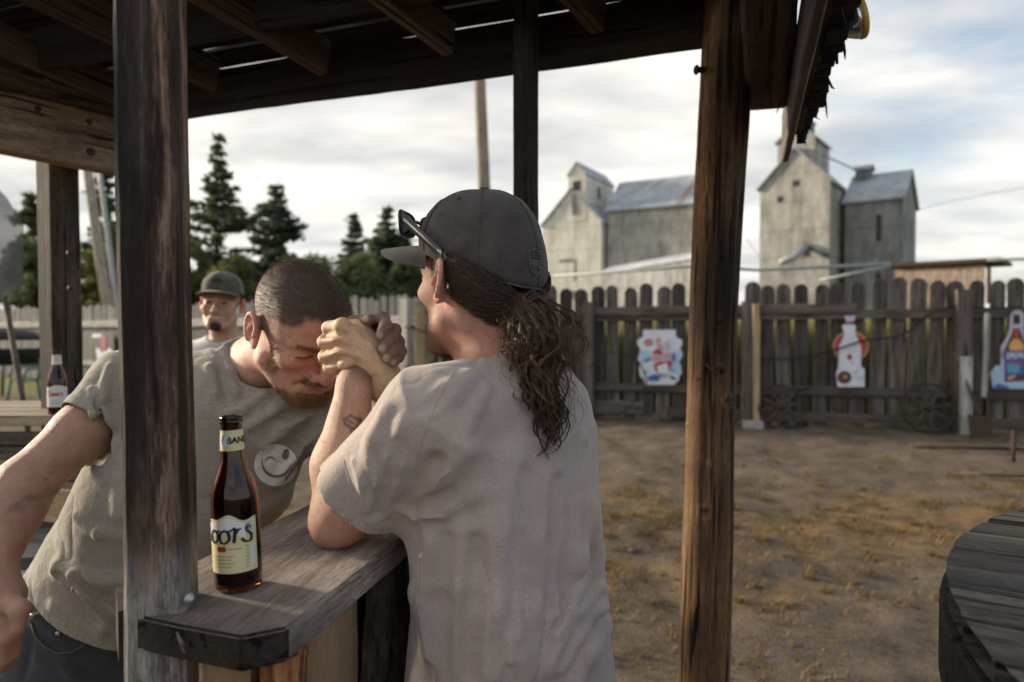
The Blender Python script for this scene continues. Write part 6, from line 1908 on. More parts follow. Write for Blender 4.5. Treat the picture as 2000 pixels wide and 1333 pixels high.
# cuff ring, collar roll
rc = nb + hnd * .030 + V(.003, -.015, 0); ra_ = nrm(np.cross(hnd, V(0, 1, 0))); rb_ = np.cross(hnd, ra_)
rp_ = [rc + (ra_ * math.cos(t) + rb_ * math.sin(t)) * .0655 for t in np.linspace(0, 2 * math.pi, 25)]
C.chain(rp_, [.0065] * 25, .006)
for rr, ww in ((.0635, .010),):
    dd = nrm(seR - SRb); C.fcone(seR - dd * .020, seR, .0695, .0695, .004); C.fcone(seR - dd * .05, seR + dd * .03, .0595, .0600, .002, True)
fold_hi = [([(640, 790), (590, 830), (520, 872)], .016, .006), ([(640, 815), (585, 880), (540, 940)], .014, .005), ([(610, 770), (540, 808), (470, 850)], .014, .005), ([(400, 680), (412, 720), (420, 770)], .012, .005),
           ([(440, 690), (450, 730), (462, 770)], .010, .004), ([(250, 1130), (180, 1140), (118, 1108)], .022, .010), ([(330, 1245), (220, 1205), (150, 1150)], .016, .007), ([(300, 1275), (200, 1230), (110, 1180)], .013, .005),
           ([(235, 870), (250, 930), (240, 1000)], .018, .006), ([(215, 715), (200, 780), (205, 840)], .010, .005), ([(180, 760), (185, 810), (198, 850)], .008, .003), ([(560, 960), (500, 1000), (470, 1050)], .016, .005),
           ([(330, 1180), (240, 1190), (140, 1130)], .014, .005), ([(648, 800), (600, 822), (545, 838)], .007, .004), ([(640, 830), (600, 868), (572, 905)], .007, .004), ([(520, 770), (480, 800), (440, 812)], .008, .004), ([(225, 880), (262, 960), (280, 1040)], .009, .004), ([(150, 1010), (200, 1040), (260, 1050)], .010, .004)]
fold_lo = [([(640, 802), (585, 850), (520, 895)], .012, .005), ([(630, 770), (560, 812), (490, 850)], .010, .004), ([(650, 840), (610, 900), (590, 950)], .012, .006), ([(320, 1262), (225, 1218), (150, 1170), (108, 1128)], .010, .006),
           ([(228, 850), (232, 880), (222, 915)], .012, .006), ([(188, 770), (195, 820), (203, 855)], .006, .003), ([(425, 700), (436, 745), (445, 790)], .008, .003), ([(300, 1200), (200, 1170), (130, 1125)], .010, .005)]
for pts, r_, a_ in fold_hi: C.fold(pts, r_, a_ * 1.5, False, d0=.9, d1=1.8)
for pts, r_, a_ in fold_lo: C.fold(pts, r_, a_ * 1.5, True, d0=.9, d1=1.8)
v, q = C.mesh(.0031, smooth=2)
FOLD_AX = np.array([[.75, 0, .2], [0, 1, 0], [.2, 0, .55]])
M['shirt_grey'] = fabric('heather_grey_cotton', (.33, .31, .265), (.28, .26, .21), (.19, .165, .12), .4, 420, .5, .22)
# sag and fine rumple
v = v + vnormals(v, q) * (.0020 * n3(v, 22, 21) + .0012 * n3(v, 60, 22) + creases(v @ FOLD_AX, 9, 23, .006) + creases(v @ FOLD_AX, 17, 24, .003))[:, None]
from mathutils.bvhtree import BVHTree
_mk = (v[:, 1] < 1.42) & (v[:, 0] > -.70) & (v[:, 2] > 1.0)
_qs = q[_mk[q].all(1)]
BV1 = BVHTree.FromPolygons(v.tolist(), _qs.tolist())
def cloth_hits(pix):
    out = []
    for x_, y_ in pix:
        r_ = Vector(ray(x_, y_).tolist()).normalized(); h_ = BV1.ray_cast(Vector((0, 0, CAMZ)), r_)
        out.append(list(h_[0]) if h_[0] is not None else [np.nan] * 3)
    return np.array(out)
SHB = link('shirt', fastmesh('shirt', v, q, M['shirt_grey']), PB); SHB['label'] = 'heather grey cotton t-shirt with winking face print'
# collar ribbing and cuff seam
def ring_on(c, axis, r, wr, mat, name, parent, sq=1.0, n=48):
    axis = nrm(axis); a = nrm(np.cross(axis, V(0, 0, 1)) if abs(axis[2]) < .9 else np.cross(axis, V(1, 0, 0))); b = np.cross(axis, a)
    mb = MB(); mb.tube([c + (a * math.cos(t) + b * math.sin(t) * sq) * r for t in np.linspace(0, 2 * math.pi, n + 1)], wr, 8, False)
    return mb.build(name, mat, parent, True)
# printed winking face: flat ink patches laid on the cloth
M['print_white'] = plain('cracked_white_print', (.52, .51, .49), .85, 0, 150, .0, detail=6)
def cracked(m_):
    nt = m_.node_tree; b = nt.nodes['Principled BSDF']; g = NG(nt); co = g.objcoord(0)
    f = g.ramp(g.math('ADD', g.math('MULTIPLY', g.noise(co, 420, 4, .7), .6), g.math('MULTIPLY', g.noise(co, 60, 4, .7), .5)), [(.40, (.34, .33, .30)), (.48, (.72, .71, .69))])
    nt.links.new(f, b.inputs['Base Color'])
cracked(M['print_white']); M['print_dark'] = fabric('shirt_show_through', (.20, .185, .155), (.19, .175, .14), st=.1, nscale=700)
def cloth_patch(name, sdf, poly_pix, mat, parent, lift, d0=.9, d1=1.8):
    """fill a photo-pixel polygon as a fine fan grid laid on the cloth surface"""
    pix = np.array(poly_pix, float); c = pix.mean(0); rings = 7; n = len(pix)
    allp = [c] + [c + (p - c) * (r / rings) for r in range(1, rings + 1) for p in pix]
    hp = cloth_hits(allp)
    cam_ = np.array([0, 0, CAMZ]); dv = cam_ - hp; dv /= np.linalg.norm(dv, axis=1)[:, None]
    hp = hp + dv * lift
    fs = [(0, 1 + i, 1 + (i + 1) % n) for i in range(n)]
    for r in range(rings - 1):
        for i in range(n):
            a = 1 + r * n + i; b = 1 + r * n + (i + 1) % n; fs.append((a, a + n, b + n)); fs.append((a, b + n, b))
    if np.isnan(hp).any(): hp = np.where(np.isnan(hp), np.nanmean(hp, 0), hp)
    return obj(name, hp, fs, mat, parent, True)
def rot_pts(pts, c, a): return [(c[0] + (x * math.cos(a) - y * math.sin(a)), c[1] + (x * math.sin(a) + y * math.cos(a))) for x, y in pts]
ec = (539, 909)
cloth_patch('emblem', C, [(ec[0] + 42.5 * math.cos(t), ec[1] + 41 * math.sin(t)) for t in np.linspace(0, 6.2832, 41)[:-1]], M['print_white'], SHB, .0012)
def arc_poly(c, r, a0, a1, w, n=12):
    o = []; 
    for t in np.linspace(0, 1, n): a = a0 + (a1 - a0) * t; ww = w * math.sin(math.pi * min(max(t, .05), .95)) ** .6; o.append((c[0] + (r + ww) * math.cos(a), c[1] + (r + ww) * math.sin(a)))
    for t in np.linspace(1, 0, n): a = a0 + (a1 - a0) * t; ww = w * math.sin(math.pi * min(max(t, .05), .95)) ** .6; o.append((c[0] + (r - ww) * math.cos(a), c[1] + (r - ww) * math.sin(a)))
    return o
def strip_patch(name, poly, lift):
    n = len(poly) // 2; hp = cloth_hits(poly); dv = np.array([0, 0, CAMZ]) - hp; dv /= np.linalg.norm(dv, axis=1)[:, None]; hp = hp + dv * lift
    m = len(poly); obj(name, hp, [(i, i + 1, m - 2 - i, m - 1 - i) for i in range(n - 1)], M['print_dark'], SHB, True)
strip_patch('emblem_smile', arc_poly((540, 903), 28, R(8), R(192), 2.9, 20), .0034)
strip_patch('emblem_wink', arc_poly((528, 903), 9.5, R(185), R(335), 1.8, 12), .0030)
cloth_patch('emblem_eye', C, [(558 + 6.4 * math.cos(t) - 1.5 * math.sin(t), 888 + 11 * math.sin(t)) for t in np.linspace(0, 6.2832, 21)[:-1]], M['print_dark'], SHB, .0030)

# jeans and boots
J = Sdf()
w0 = P(178, 1235, 1.385)
hipc = V(w0[0] - .02, w0[1] + .01, .76)
J.loft([(hipc + V(-.01, .0, -.06), .165, .125), (hipc + V(0, 0, .03), .168, .128), (w0 + V(.02, 0, .075), .155, .122)], V(.95, .05, -.3), .03)
hl, hr = hipc + V(.08, .01, -.05), hipc + V(-.085, 0, -.05)
kl, kr = V(-.80, 1.47, .46), V(-1.02, 1.40, .46); al, ar = V(-.80, 1.62, .09), V(-1.10, 1.52, .09)
for h_, k_, a_ in ((hl, kl, al), (hr, kr, ar)):
    J.chain([h_, k_], [.098, .075], .03); J.fcone(k_ + V(0, 0, .04), a_, .078, .072, .03)
J.fold([(60, 1215), (95, 1262), (130, 1275), (165, 1262), (185, 1240)], .006, .0025, d0=.9, d1=1.9)
J.fold([(72, 1205), (110, 1235), (150, 1245)], .008, .003, d0=.9, d1=1.9); J.fold([(60, 1250), (50, 1300), (40, 1332)], .008, .003, True, d0=.9, d1=1.9); J.fold([(120, 1285), (140, 1310), (170, 1330)], .010, .003, d0=.9, d1=1.9)
v, q = J.mesh(.005, smooth=1)
M['denim'] = fabric('dark_denim', (.035, .042, .052), (.06, .068, .08), (.09, .085, .075), .3, 1100, .35, .5)
JB = link('jeans', fastmesh('jeans', v, q, M['denim']), PB); JB['label'] = 'dark blue denim jeans'
hpx = J.hits([(62, 1216), (70, 1240), (88, 1262), (112, 1275), (140, 1274), (162, 1262), (178, 1243)], .9, 1.9, 420)
if not np.isnan(hpx).any():
    mb = MB(); mb.tube([p + V(0, -.002, 0) for p in hpx], .0018, 6); mb.build('pocket_seam', M['label_cream'] if False else plain('seam_thread', (.10, .085, .06), .9), JB, True)
for (px_, py_) in ((63, 1203), (113, 1238)):
    d_ = J.hit(px_, py_, .9, 1.9)
    if d_: mb = MB(); mb.lathe([(0, -.003), (.0045, -.002), (.005, 0), (.0035, .0022), (0, .0025)], 12, False); mb.build('rivet', M['steel'], JB, True, Matrix.Translation(Vector(P(px_, py_, d_ - .002))) @ Matrix.Rotation(R(90), 4, 'X'))
M['leather'] = plain('worn_leather', (.06, .04, .025), .6, 0, 30, .4, .3)
def boots(pairs, parent, mat):
    for (a_, dirv) in pairs:
        B = Sdf(); dv = nrm(V(dirv[0], dirv[1], 0)); a0 = V(a_[0], a_[1], 0)
        B.cone(a0 + V(0, 0, .10), a0 + V(0, 0, .05), .048, .048, .02); B.chain([a0 + V(0, 0, .045) - dv * .05, a0 + V(0, 0, .045) + dv * .1, a0 + V(0, 0, .038) + dv * .18], [.042, .043, .035], .02)
        B.fcone(a0 + V(0, 0, -.04), a0 + V(0, 0, 0.004), .3, .3, .001, True)
        v_, q_ = B.mesh(.006); link('boot', fastmesh('boot', v_, q_, mat), parent)
boots([(al, (.5, -.8)), (ar, (.2, -.95))], PB, M['leather'])
# ------------------------------------------------------------------ cap builder (shared by two men)
def cap_surface(th, ph, a=.0862, b=.1075, cy=-.008, ztop=.138, slope=.30, z0=.022, drop=0.0):
    x = a * math.sin(th); y = b * math.cos(th)
    c = max(0.0, math.cos(ph)) ** .78; s = math.sin(ph) ** .95
    zr = z0 + slope * (y + cy)
    bulge = 1 + .03 * math.sin(min(ph * 2.2, math.pi))
    return V(x * c * bulge, y * c * bulge + cy, zr + (ztop - zr) * s)
def cap_normal(th, ph, **kw):
    e = 1e-3; p = cap_surface(th, ph, **kw)
    n = np.cross(cap_surface(th + e, ph, **kw) - p, cap_surface(th, min(ph + e, 1.56), **kw) - p); n = nrm(n)
    return n if n @ (p - V(0, -.008, .04)) > 0 else -n
def build_cap(parent, HBm, HCm, mat, mat_brim, brim_len=.078, brim_half=R(64), flat=.0, label=None, lift=0.0, **kw):
    M4 = Matrix(np.vstack([np.hstack([HBm, np.asarray(HCm)[:, None]]), [0, 0, 0, 1]]).tolist())
    nt_, np_ = 72, 26; vs, fs = [], []
    for j in range(np_ + 1):
        ph = math.pi / 2 * j / np_ * .995
        for i in range(nt_):
            th = 2 * math.pi * i / nt_
            p = cap_surface(th, ph, **kw); n = cap_normal(th, ph, **kw)
            # panel seams and soft dents
            sm = min(abs(((th / (math.pi / 3)) + 0) % 1), abs(1 - ((th / (math.pi / 3)) % 1))) * math.pi / 3
            p = p - n * .0012 * math.exp(-(sm * math.cos(ph) / .02) ** 2) + n * .0022 * mnoise.noise(Vector((p * 24).tolist())) + n * .001 * mnoise.noise(Vector((p * 60).tolist()))
            vs.append(p)
    for j in range(np_):
        for i in range(nt_):
            a_ = j * nt_ + i; b_ = j * nt_ + (i + 1) % nt_; fs.append((a_, b_, b_ + nt_, a_ + nt_))
    fs.append(tuple(np_ * nt_ + i for i in range(nt_)))
    # inner band so the shell has an edge
    n0 = len(vs)
    for i in range(nt_):
        th = 2 * math.pi * i / nt_; p = cap_surface(th, 0, **kw); vs.append(p * np.array([.965, .965, 1]) + V(0, 0, .0005)); 
    for i in range(nt_): vs.append(vs[n0 + i] + V(0, 0, .03))
    for i in range(nt_):
        j_ = (i + 1) % nt_; fs.append((i, n0 + i, n0 + j_, j_)); fs.append((n0 + i, n0 + nt_ + i, n0 + nt_ + j_, n0 + j_))
    crown = obj('cap', vs, fs, mat, parent, True, M4)
    if label: crown['label'] = label
    # stitched rim
    mb = MB(); mb.tube([cap_surface(t, .0, **kw) * np.array([1.004, 1.004, 1]) for t in np.linspace(0, 2 * math.pi, 73)], .0016, 6, False); mb.build('cap_edge', mat, crown, True, M4)
    for k in range(6):
        th = k * math.pi / 3
        mb = MB(); mb.tube([cap_surface(th, p_, **kw) + cap_normal(th, p_, **kw) * .0002 for p_ in np.linspace(.02, 1.52, 22)], .0009, 5, False); mb.build('seam', mat, crown, True, M4)
        if k != 0:
            th2 = th + math.pi / 6; p_ = cap_surface(th2, .95, **kw); n_ = cap_normal(th2, .95, **kw); ring_on_local(p_ + n_ * .0006, n_, .0030, .0009, mat, 'eyelet', crown, M4)
    mb = MB(); mb.lathe([(0, .0055), (.004, .005), (.0075, .003), (.0085, .0005), (.008, -.002), (0, -.003)], 20, False); tp = cap_surface(0, 1.57, **kw)
    mb.build('button', mat, crown, True, M4 @ Matrix.Translation(Vector((0, -.008, kw.get('ztop', .138)))))
    # brim
    nu, nv = 30, 12; vs, fs = [], []
    for j in range(nv + 1):
        for i in range(nu + 1):
            u = 2 * i / nu - 1; th = u * brim_half; p = cap_surface(th, .0, **kw)
            out = brim_len * math.sqrt(max(0.0, 1 - abs(u) ** 2.6)) * (j / nv)
            dirv = nrm(V(math.sin(th) * .35, 1, 0))
            zz = -.012 * (u * u) * (j / nv) * (1 - flat) + lift * (j / nv) - .004 * (j / nv) ** 2
            vs.append(V(p[0] + dirv[0] * out, p[1] + dirv[1] * out, p[2] + zz + (kw.get('slope', .3) * .25) * out))
    m = nu + 1
    for j in range(nv):
        for i in range(nu): a_ = j * m + i; fs.append((a_, a_ + 1, a_ + m + 1, a_ + m))
    n0 = len(vs); vs += [p - V(0, 0, .003) for p in vs]; fs += [tuple(reversed([k + n0 for k in f])) for f in fs]
    for i in range(nu): a_ = nv * m + i; fs.append((a_, a_ + 1, a_ + 1 + n0, a_ + n0))
    br = obj('brim', vs, fs, mat_brim, crown, True, M4)
    return crown, M4
def ring_on_local(c, axis, r, wr, mat, name, parent, M4, n=16):
    axis = nrm(axis); a = nrm(np.cross(axis, V(.3, .2, .9))); b = np.cross(axis, a)
    mb = MB(); mb.tube([c + (a * math.cos(t) + b * math.sin(t)) * r for t in np.linspace(0, 2 * math.pi, n + 1)], wr, 5, False)
    return mb.build(name, mat, parent, True, M4)

# ------------------------------------------------------------------ man with cap and ponytail (right, seen from behind)
PC = thing('person', 'man with dark cap and long ponytail in faded shirt, seen from behind', 'person', (.03, 1.1, 0))
HBc = head_basis(R(-136), R(-2), R(0)); HBk = head_basis(R(-127), R(-2), R(0)); HCc = V(-.054, 1.09, 1.490)
SLc, ELc, WLc = V(-.118, .965, 1.300), V(-.262, 1.035, 1.128), P(693, 752, 1.10)
SRc, ERc, WRc = V(.076, 1.24, 1.292), V(.03, 1.45, 1.15), V(-.13, 1.47, 1.125)
S = Sdf(); S.at(HBc, HCc); sculpt_head(S, 'open', jaw=1.0, brow=1.1, flare=True); S.at()
nb = V(.002, 1.10, 1.345)
S.cone(HBc @ V(0, -.028, -.055) + HCc, nb, .057, .064, .03); S.cone(HBc @ V(0, .02, -.07) + HCc, nb + V(-.03, .02, -.02), .035, .05, .03)
for s_ in (-1, 1): S.cone(HBc @ V(s_ * .052, -.03, -.03) + HCc, nb + HBc @ V(s_ * .02, .05, 0) * .9, .016, .016, .03)
S.loft([(V(.0, 1.08, .80), .13, .10), (V(0, 1.085, 1.0), .13, .10), (V(0, 1.1, 1.25), .12, .08), (V(.0, 1.10, 1.345), .07, .06)], V(-.64, -.77, 0), .03)
S.cone(nb, SLc, .05, .05, .04); S.cone(nb + V(0, 0, -.02), SRc + V(-.012, -.012, -.014), .036, .034, .04)
S.chain([SLc, (SLc + ELc) / 2, ELc], [.050, .048, .042], .02)
S.chain([ELc, ELc * .62 + WLc * .38 + V(-.004, -.003, 0), WLc], [.041, .0455, .0265], .02)
S.ell(ELc + V(-.012, -.012, -.012), (.024, .024, .024), .02)
S.cone(WLc, P(716, 694, 1.150), .0265, .028, .015); S.cone(P(716, 694, 1.15), P(748, 660, 1.158), .026, .022, .015)
FING_C = [
    ([(716, 664, 1.155), (724, 629, 1.150), (749, 622, 1.126), (754, 637, 1.100), (743, 656, 1.088)], [.0120, .0112, .0106, .0102, .0088]),
    ([(722, 674, 1.158), (748, 648, 1.156), (771, 645, 1.126), (763, 664, 1.098), (747, 682, 1.086)], [.0120, .0112, .0106, .0102, .0090]),
    ([(726, 684, 1.158), (752, 668, 1.156), (778, 668, 1.126), (769, 685, 1.100), (755, 700, 1.090)], [.0118, .0108, .0103, .0098, .0086]),
    ([(728, 694, 1.156), (756, 688, 1.150), (784, 687, 1.126), (779, 698, 1.108), (768, 709, 1.098)], [.0108, .0096, .0090, .0086, .0076])]
for pts, rr in FING_C: S.chain([P(*q_) for q_ in pts], rr, .0045)
S.chain([P(712, 672, 1.15), P(692, 632, 1.138), P(722, 625, 1.116)], [.0155, .0125, .0100], .008)
NAILS = [((741, 655), 1.0795, .0052), ((746, 681), 1.0775, .0056), ((754, 700), 1.082, .0054), ((768, 708), 1.091, .0046), ((714, 621), 1.108, .0055)]
S.chain([SRc + V(-.012, -.012, -.014), ERc], [.036, .039], .02); S.chain([ERc, WRc], [.042, .027], .02); S.cone(WRc, WRc + V(-.07, .0, -.012), .026, .024, .012)
for k in range(4): S.chain([WRc + V(-.06, -.03 + .02 * k, -.008), WRc + V(-.105, -.03 + .022 * k, -.008), WRc + V(-.13, -.03 + .022 * k, -.022)], [.011, .010, .0085], .005)
S.chain([WRc + V(-.02, -.03, 0), WRc + V(-.06, -.055, -.01)], [.014, .010], .01)
v, q = S.mesh(.0025, lo=V(-.34, .86, .86), hi=V(.27, 1.56, 1.66), smooth=1); nor = vnormals(v, q)
L_ = (v - HCc) @ HBc; dh = np.linalg.norm(L_, axis=1); inhead = dh < .15
x, y, z = np.abs(L_[:, 0]), L_[:, 1], L_[:, 2]
base = np.array([.54, .30, .225]); col = np.tile(base, (len(v), 1)) * (1 + .20 * n3(v, 32, 1)[:, None] + .14 * n3(v, 95, 2)[:, None])
neck = sst(-.05 - z, 0, .04) * (dh < .24) * (y < .05); col = col * (1 - .6 * neck[:, None]) + np.array([.56, .27, .20]) * .6 * neck[:, None]
ear = inhead & (x > .0785) & (np.abs(y + .012) < .03); col[ear] = col[ear] * .35 + np.array([.56, .28, .21]) * .65
stub = sst(-.03 - z, -.01, .03) * sst(y, .005, .05) * inhead * (z > -.125); col = col * (1 - .45 * stub[:, None]) + np.array([.16, .10, .065]) * .45 * stub[:, None]
hairm = np.clip(np.maximum(sst(-.018 - .25 * (z + .02) - y, -.006, .010) * sst(z + .020 - .85 * (y + .02) + .010 * n3(v, 60, 9), -.006, .012), sst(z - .028, -.004, .006)), 0, 1) * inhead
sideb = sst(.020 - np.abs(y - .012), -.002, .008) * sst(x, .05, .06) * sst(z + .028, -.004, .01) * inhead; hairm = np.maximum(hairm, sideb * .9); hairm = np.where(ear, 0, hairm)
col = col * (1 - .95 * hairm[:, None]) + np.array([.030, .022, .017]) * .95 * hairm[:, None]
browm = np.clip(1 - np.abs(z - .017) / .006, 0, 1) * (y > .06) * inhead; col = col * (1 - .7 * browm[:, None]) + .03 * browm[:, None]
forearm = sst(.27 - np.linalg.norm(v - (ELc + WLc) / 2, axis=1), 0, .08) * (v[:, 0] < -.17)
col = col * (1 - .8 * forearm[:, None]) + np.array([.50, .29, .20]) * (1 + .25 * n3(v, 40, 5)[:, None]) * .8 * forearm[:, None]
elb = np.clip(1 - np.linalg.norm(v - (ELc + V(-.02, -.02, -.02)), axis=1) / .05, 0, 1)[:, None]; col = col * (1 - .5 * elb) + np.array([.52, .24, .17]) * .5 * elb
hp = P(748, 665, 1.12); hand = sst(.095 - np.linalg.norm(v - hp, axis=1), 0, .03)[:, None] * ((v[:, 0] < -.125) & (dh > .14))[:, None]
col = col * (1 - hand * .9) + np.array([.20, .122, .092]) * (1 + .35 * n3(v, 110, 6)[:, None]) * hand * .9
for (nx_, ny_), nd, nr in NAILS:
    c = P(nx_, ny_, nd); dd = np.linalg.norm((v - c) * np.array([1, .6, .85]), axis=1); m_ = (sst(nr * 1.25 - dd, 0, nr * .35))[:, None]; col = col * (1 - m_) + np.array([.40, .28, .235]) * m_
for pts, rr in FING_C:
    for i in (2, 3):
        kd = np.abs(np.linalg.norm(v - P(*pts[i]), axis=1) - rr[i]); 
        dk = np.abs((v - P(*pts[i])) @ nrm(P(*pts[i + 1]) - P(*pts[i]))); m_ = (np.clip(1 - dk / .0022, 0, 1) * (np.linalg.norm(v - P(*pts[i]), axis=1) < rr[i] * 1.4) * .45)[:, None]; col = col * (1 - m_) + np.array([.11, .065, .05]) * m_
# forearm tattoo: a rough hooded figure in faded ink
tat = [[(676, 818), (684, 812), (694, 818), (700, 824)], [(672, 828), (680, 834), (690, 838)], [(671, 818), (672, 828)], [(700, 824), (697, 834), (690, 840)], [(684, 838), (686, 850), (692, 852)], [(690, 842), (696, 848)], [(700, 816), (704, 820), (702, 826)], [(692, 852), (696, 862)], [(676, 822), (690, 828)]]
for ln in tat:
    for a_, b_ in zip(ln[:-1], ln[1:]):
        for t in np.linspace(0, 1, 5):
            c = P(a_[0] + (b_[0] - a_[0]) * t, a_[1] + (b_[1] - a_[1]) * t, 1.02); r_ = (v - V(0, 0, CAMZ)); r_ = r_ / r_[:, 1:2] * 1.02 + V(0, 0, CAMZ)
            dd = np.hypot(r_[:, 0] - c[0], r_[:, 2] - c[2]); m_ = (np.clip(1.4 - dd / .0021, 0, 1) * .55 * (v[:, 1] < 1.09) * (v[:, 0] < -.2))[:, None]; col = col * (1 - m_) + np.array([.07, .065, .065]) * m_
me = fastmesh('body', v, q, M['skin']); set_col(me, np.clip(col, .005, 1)); link('body', me, PC)
rs = np.random.RandomState(9)
M['hair_dark'] = hair_mat('dark_brown_hair', (.018, .012, .008), (.080, .050, .031), .38); M['hair_lite'] = hair_mat('lighter_brown_hair', (.05, .031, .018), (.17, .108, .064), .4)  # second hair is a lighter brown for goatee, arm hair and outer curls
ps, no = sample_faces(v, q, nor, np.where(stub > .25, stub, 0), 3500, rs); fuzz('stubble', ps, no, np.full(len(ps), .0022), .00012, M['hair_dark'], PC, rs, messy=.4)
gsel = np.where((x < .03) & (y > .055) & (z < -.085) & inhead, 1.0, 0.0); ps, no = sample_faces(v, q, nor, gsel, 700, rs); fuzz('goatee', ps, no, np.full(len(ps), .010), .0003, M['hair_lite'], PC, rs, comb=np.array([[0, 0, -.8]]), messy=.35)
ps, no = sample_faces(v, q, nor, np.where(forearm > .5, 1., 0.) * (v[:, 0] < -.2), 1300, rs); fuzz('arm_hair', ps, no, np.full(len(ps), .007), .00014, M['hair_lite'], PC, rs, comb=np.array([[0, 0, .5]]), messy=.45)

# shirt
C2 = Sdf(); xa = V(-.64, -.77, 0)
C2.loft([(V(.004, 1.075, .665), .198, .150), (V(.003, 1.078, .82), .192, .145), (V(.0, 1.085, .98), .180, .132), (V(-.004, 1.095, 1.12), .186, .128), (V(-.002, 1.10, 1.25), .183, .118), (V(.0, 1.10, 1.315), .150, .100), (V(.002, 1.10, 1.362), .086, .078), (V(.0, 1.10, 1.388), .070, .070)], xa, .02)
C2.cone(nb + V(.01, 0, -.02), SLc + V(.01, .01, -.005), .055, .060, .05); C2.cone(nb + V(0, 0, -.02), SRc + V(-.01, -.01, -.005), .052, .054, .05)
se = SLc + (P(688, 968, 1.0) - SLc) * 1.0; se = P(690, 972, 1.005)
C2.fcone(SLc + V(.012, .0, -.004), se, .068, .068, .05); C2.fcone(SRc, ERc * .8 + SRc * .2, .060, .060, .05)
C2.cone(SLc + V(.02, .02, -.02), V(-.085, 1.0, 1.14), .060, .055, .06)
C2.fcone(SLc + (se - SLc) * .66, se + (se - SLc) * .5, .0575, .0605, .003, True); C2.fcone(SRc + (ERc - SRc) * .68, ERc * 1.2 - SRc * .2, .051, .051, .003, True)
hd = nrm(HBc @ V(0, -.02, 1) + V(0, 0, .0)); C2.fcone(nb + V(-.004, .004, .012), nb + V(-.02, .015, .12), .061, .066, .004, True)
hi2 = [([(800, 985), (850, 930), (905, 880)], .018, .007), ([(815, 1010), (870, 985), (930, 960)], .015, .005), ([(760, 800), (735, 860), (712, 930)], .014, .004), ([(790, 830), (770, 900), (742, 985)], .014, .005), ([(840, 1060), (832, 1160), (842, 1280)], .022, .008),
       ([(905, 1040), (890, 1150), (880, 1300)], .020, .006), ([(985, 900), (975, 1040), (960, 1180), (955, 1310)], .026, .007), ([(1075, 930), (1062, 1050), (1052, 1180), (1050, 1300)], .022, .007), ([(1128, 860), (1132, 980), (1120, 1100)], .020, .006),
       ([(1165, 1150), (1120, 1215), (1085, 1290)], .020, .009), ([(1180, 1225), (1140, 1270), (1120, 1325)], .016, .007), ([(1150, 980), (1160, 1080), (1172, 1180)], .016, .005), ([(920, 740), (880, 770), (838, 800)], .016, .004), ([(1000, 1220), (1010, 1280), (1022, 1332)], .016, .005)]
lo2 = [([(782, 995), (812, 962), (850, 905)], .014, .010), ([(800, 1000), (835, 990), (880, 965)], .010, .005), ([(775, 870), (758, 940), (735, 1010)], .010, .004), ([(868, 1060), (858, 1180), (862, 1320)], .014, .006), ([(935, 1060), (925, 1180), (915, 1320)], .014, .005),
       ([(1030, 930), (1018, 1060), (1005, 1220)], .016, .006), ([(1100, 940), (1094, 1060), (1085, 1190)], .014, .006), ([(1182, 1170), (1140, 1225), (1105, 1295)], .012, .008), ([(1150, 880), (1152, 960), (1146, 1060)], .012, .004), ([(875, 755), (845, 785), (815, 800)], .010, .003)]
hi2 += [([(800, 975), (830, 950), (868, 925)], .007, .004), ([(795, 1000), (825, 1005), (862, 1012)], .007, .004), ([(720, 900), (740, 950), (752, 1010)], .007, .003), ([(690, 900), (705, 950), (722, 1000)], .006, .003), ([(1140, 1120), (1110, 1190), (1090, 1240)], .008, .005), ([(1010, 1100), (1004, 1190), (1000, 1290)], .009, .004), ([(815, 1090), (818, 1180), (825, 1290)], .009, .005), ([(950, 760), (925, 800), (905, 850)], .010, .003), ([(1085, 1010), (1080, 1100), (1088, 1200)], .008, .004)]
for pts, r_, a_ in hi2: C2.fold(pts, r_, a_ * 1.6, False, d0=.6, d1=1.5)
for pts, r_, a_ in lo2: C2.fold(pts, r_, a_ * 1.6, True, d0=.6, d1=1.5)
v, q = C2.mesh(.0031, smooth=2); v = v + vnormals(v, q) * (.0010 * n3(v, 55, 32) + (.8 * sst(1.30 - v[:, 2], 0, .3) + .2) * creases(v * np.array([1, 1, .14]), 10, 33, .017) + (.7 * sst(1.30 - v[:, 2], 0, .3) + .3) * creases(v * np.array([1, 1, .25]), 21, 35, .0055))[:, None]
M['shirt_taupe'] = fabric('faded_taupe_cotton', (.46, .39, .35), (.40, .325, .305), (.38, .31, .235), .4, 700, .4, .3)
_mk = v[:, 1] < 1.12; BV2 = BVHTree.FromPolygons(v.tolist(), q[_mk[q].all(1)].tolist())
def on_cloth2(pix, lift=.0001):
    o_ = []
    for (x0_, y0_), (x1_, y1_) in zip(pix[:-1], pix[1:]):
        for t in np.linspace(0, 1, 8, endpoint=False):
            r_ = Vector(ray(x0_ + (x1_ - x0_) * t, y0_ + (y1_ - y0_) * t).tolist()).normalized(); h_ = BV2.ray_cast(Vector((0, 0, CAMZ)), r_)
            if h_[0] is not None: o_.append(np.array(h_[0] + h_[1] * (lift if h_[1].dot(r_) < 0 else -lift)))
    return o_
SHC = link('shirt', fastmesh('shirt', v, q, M['shirt_taupe']), PC); SHC['label'] = 'faded taupe cotton shirt hanging loose'
mb = MB(); ringp = []
for t in np.linspace(0, 2 * math.pi, 49): ringp.append(nb + V(-.006, .006, .038) + V(.067 * math.cos(t), .067 * math.sin(t), -.10 * (-.82 * math.cos(t) + .57 * math.sin(t)) * .067 * 2))
mb.tube(ringp, .0045, 8, False); mb.build('collar', M['shirt_taupe'], SHC, True)
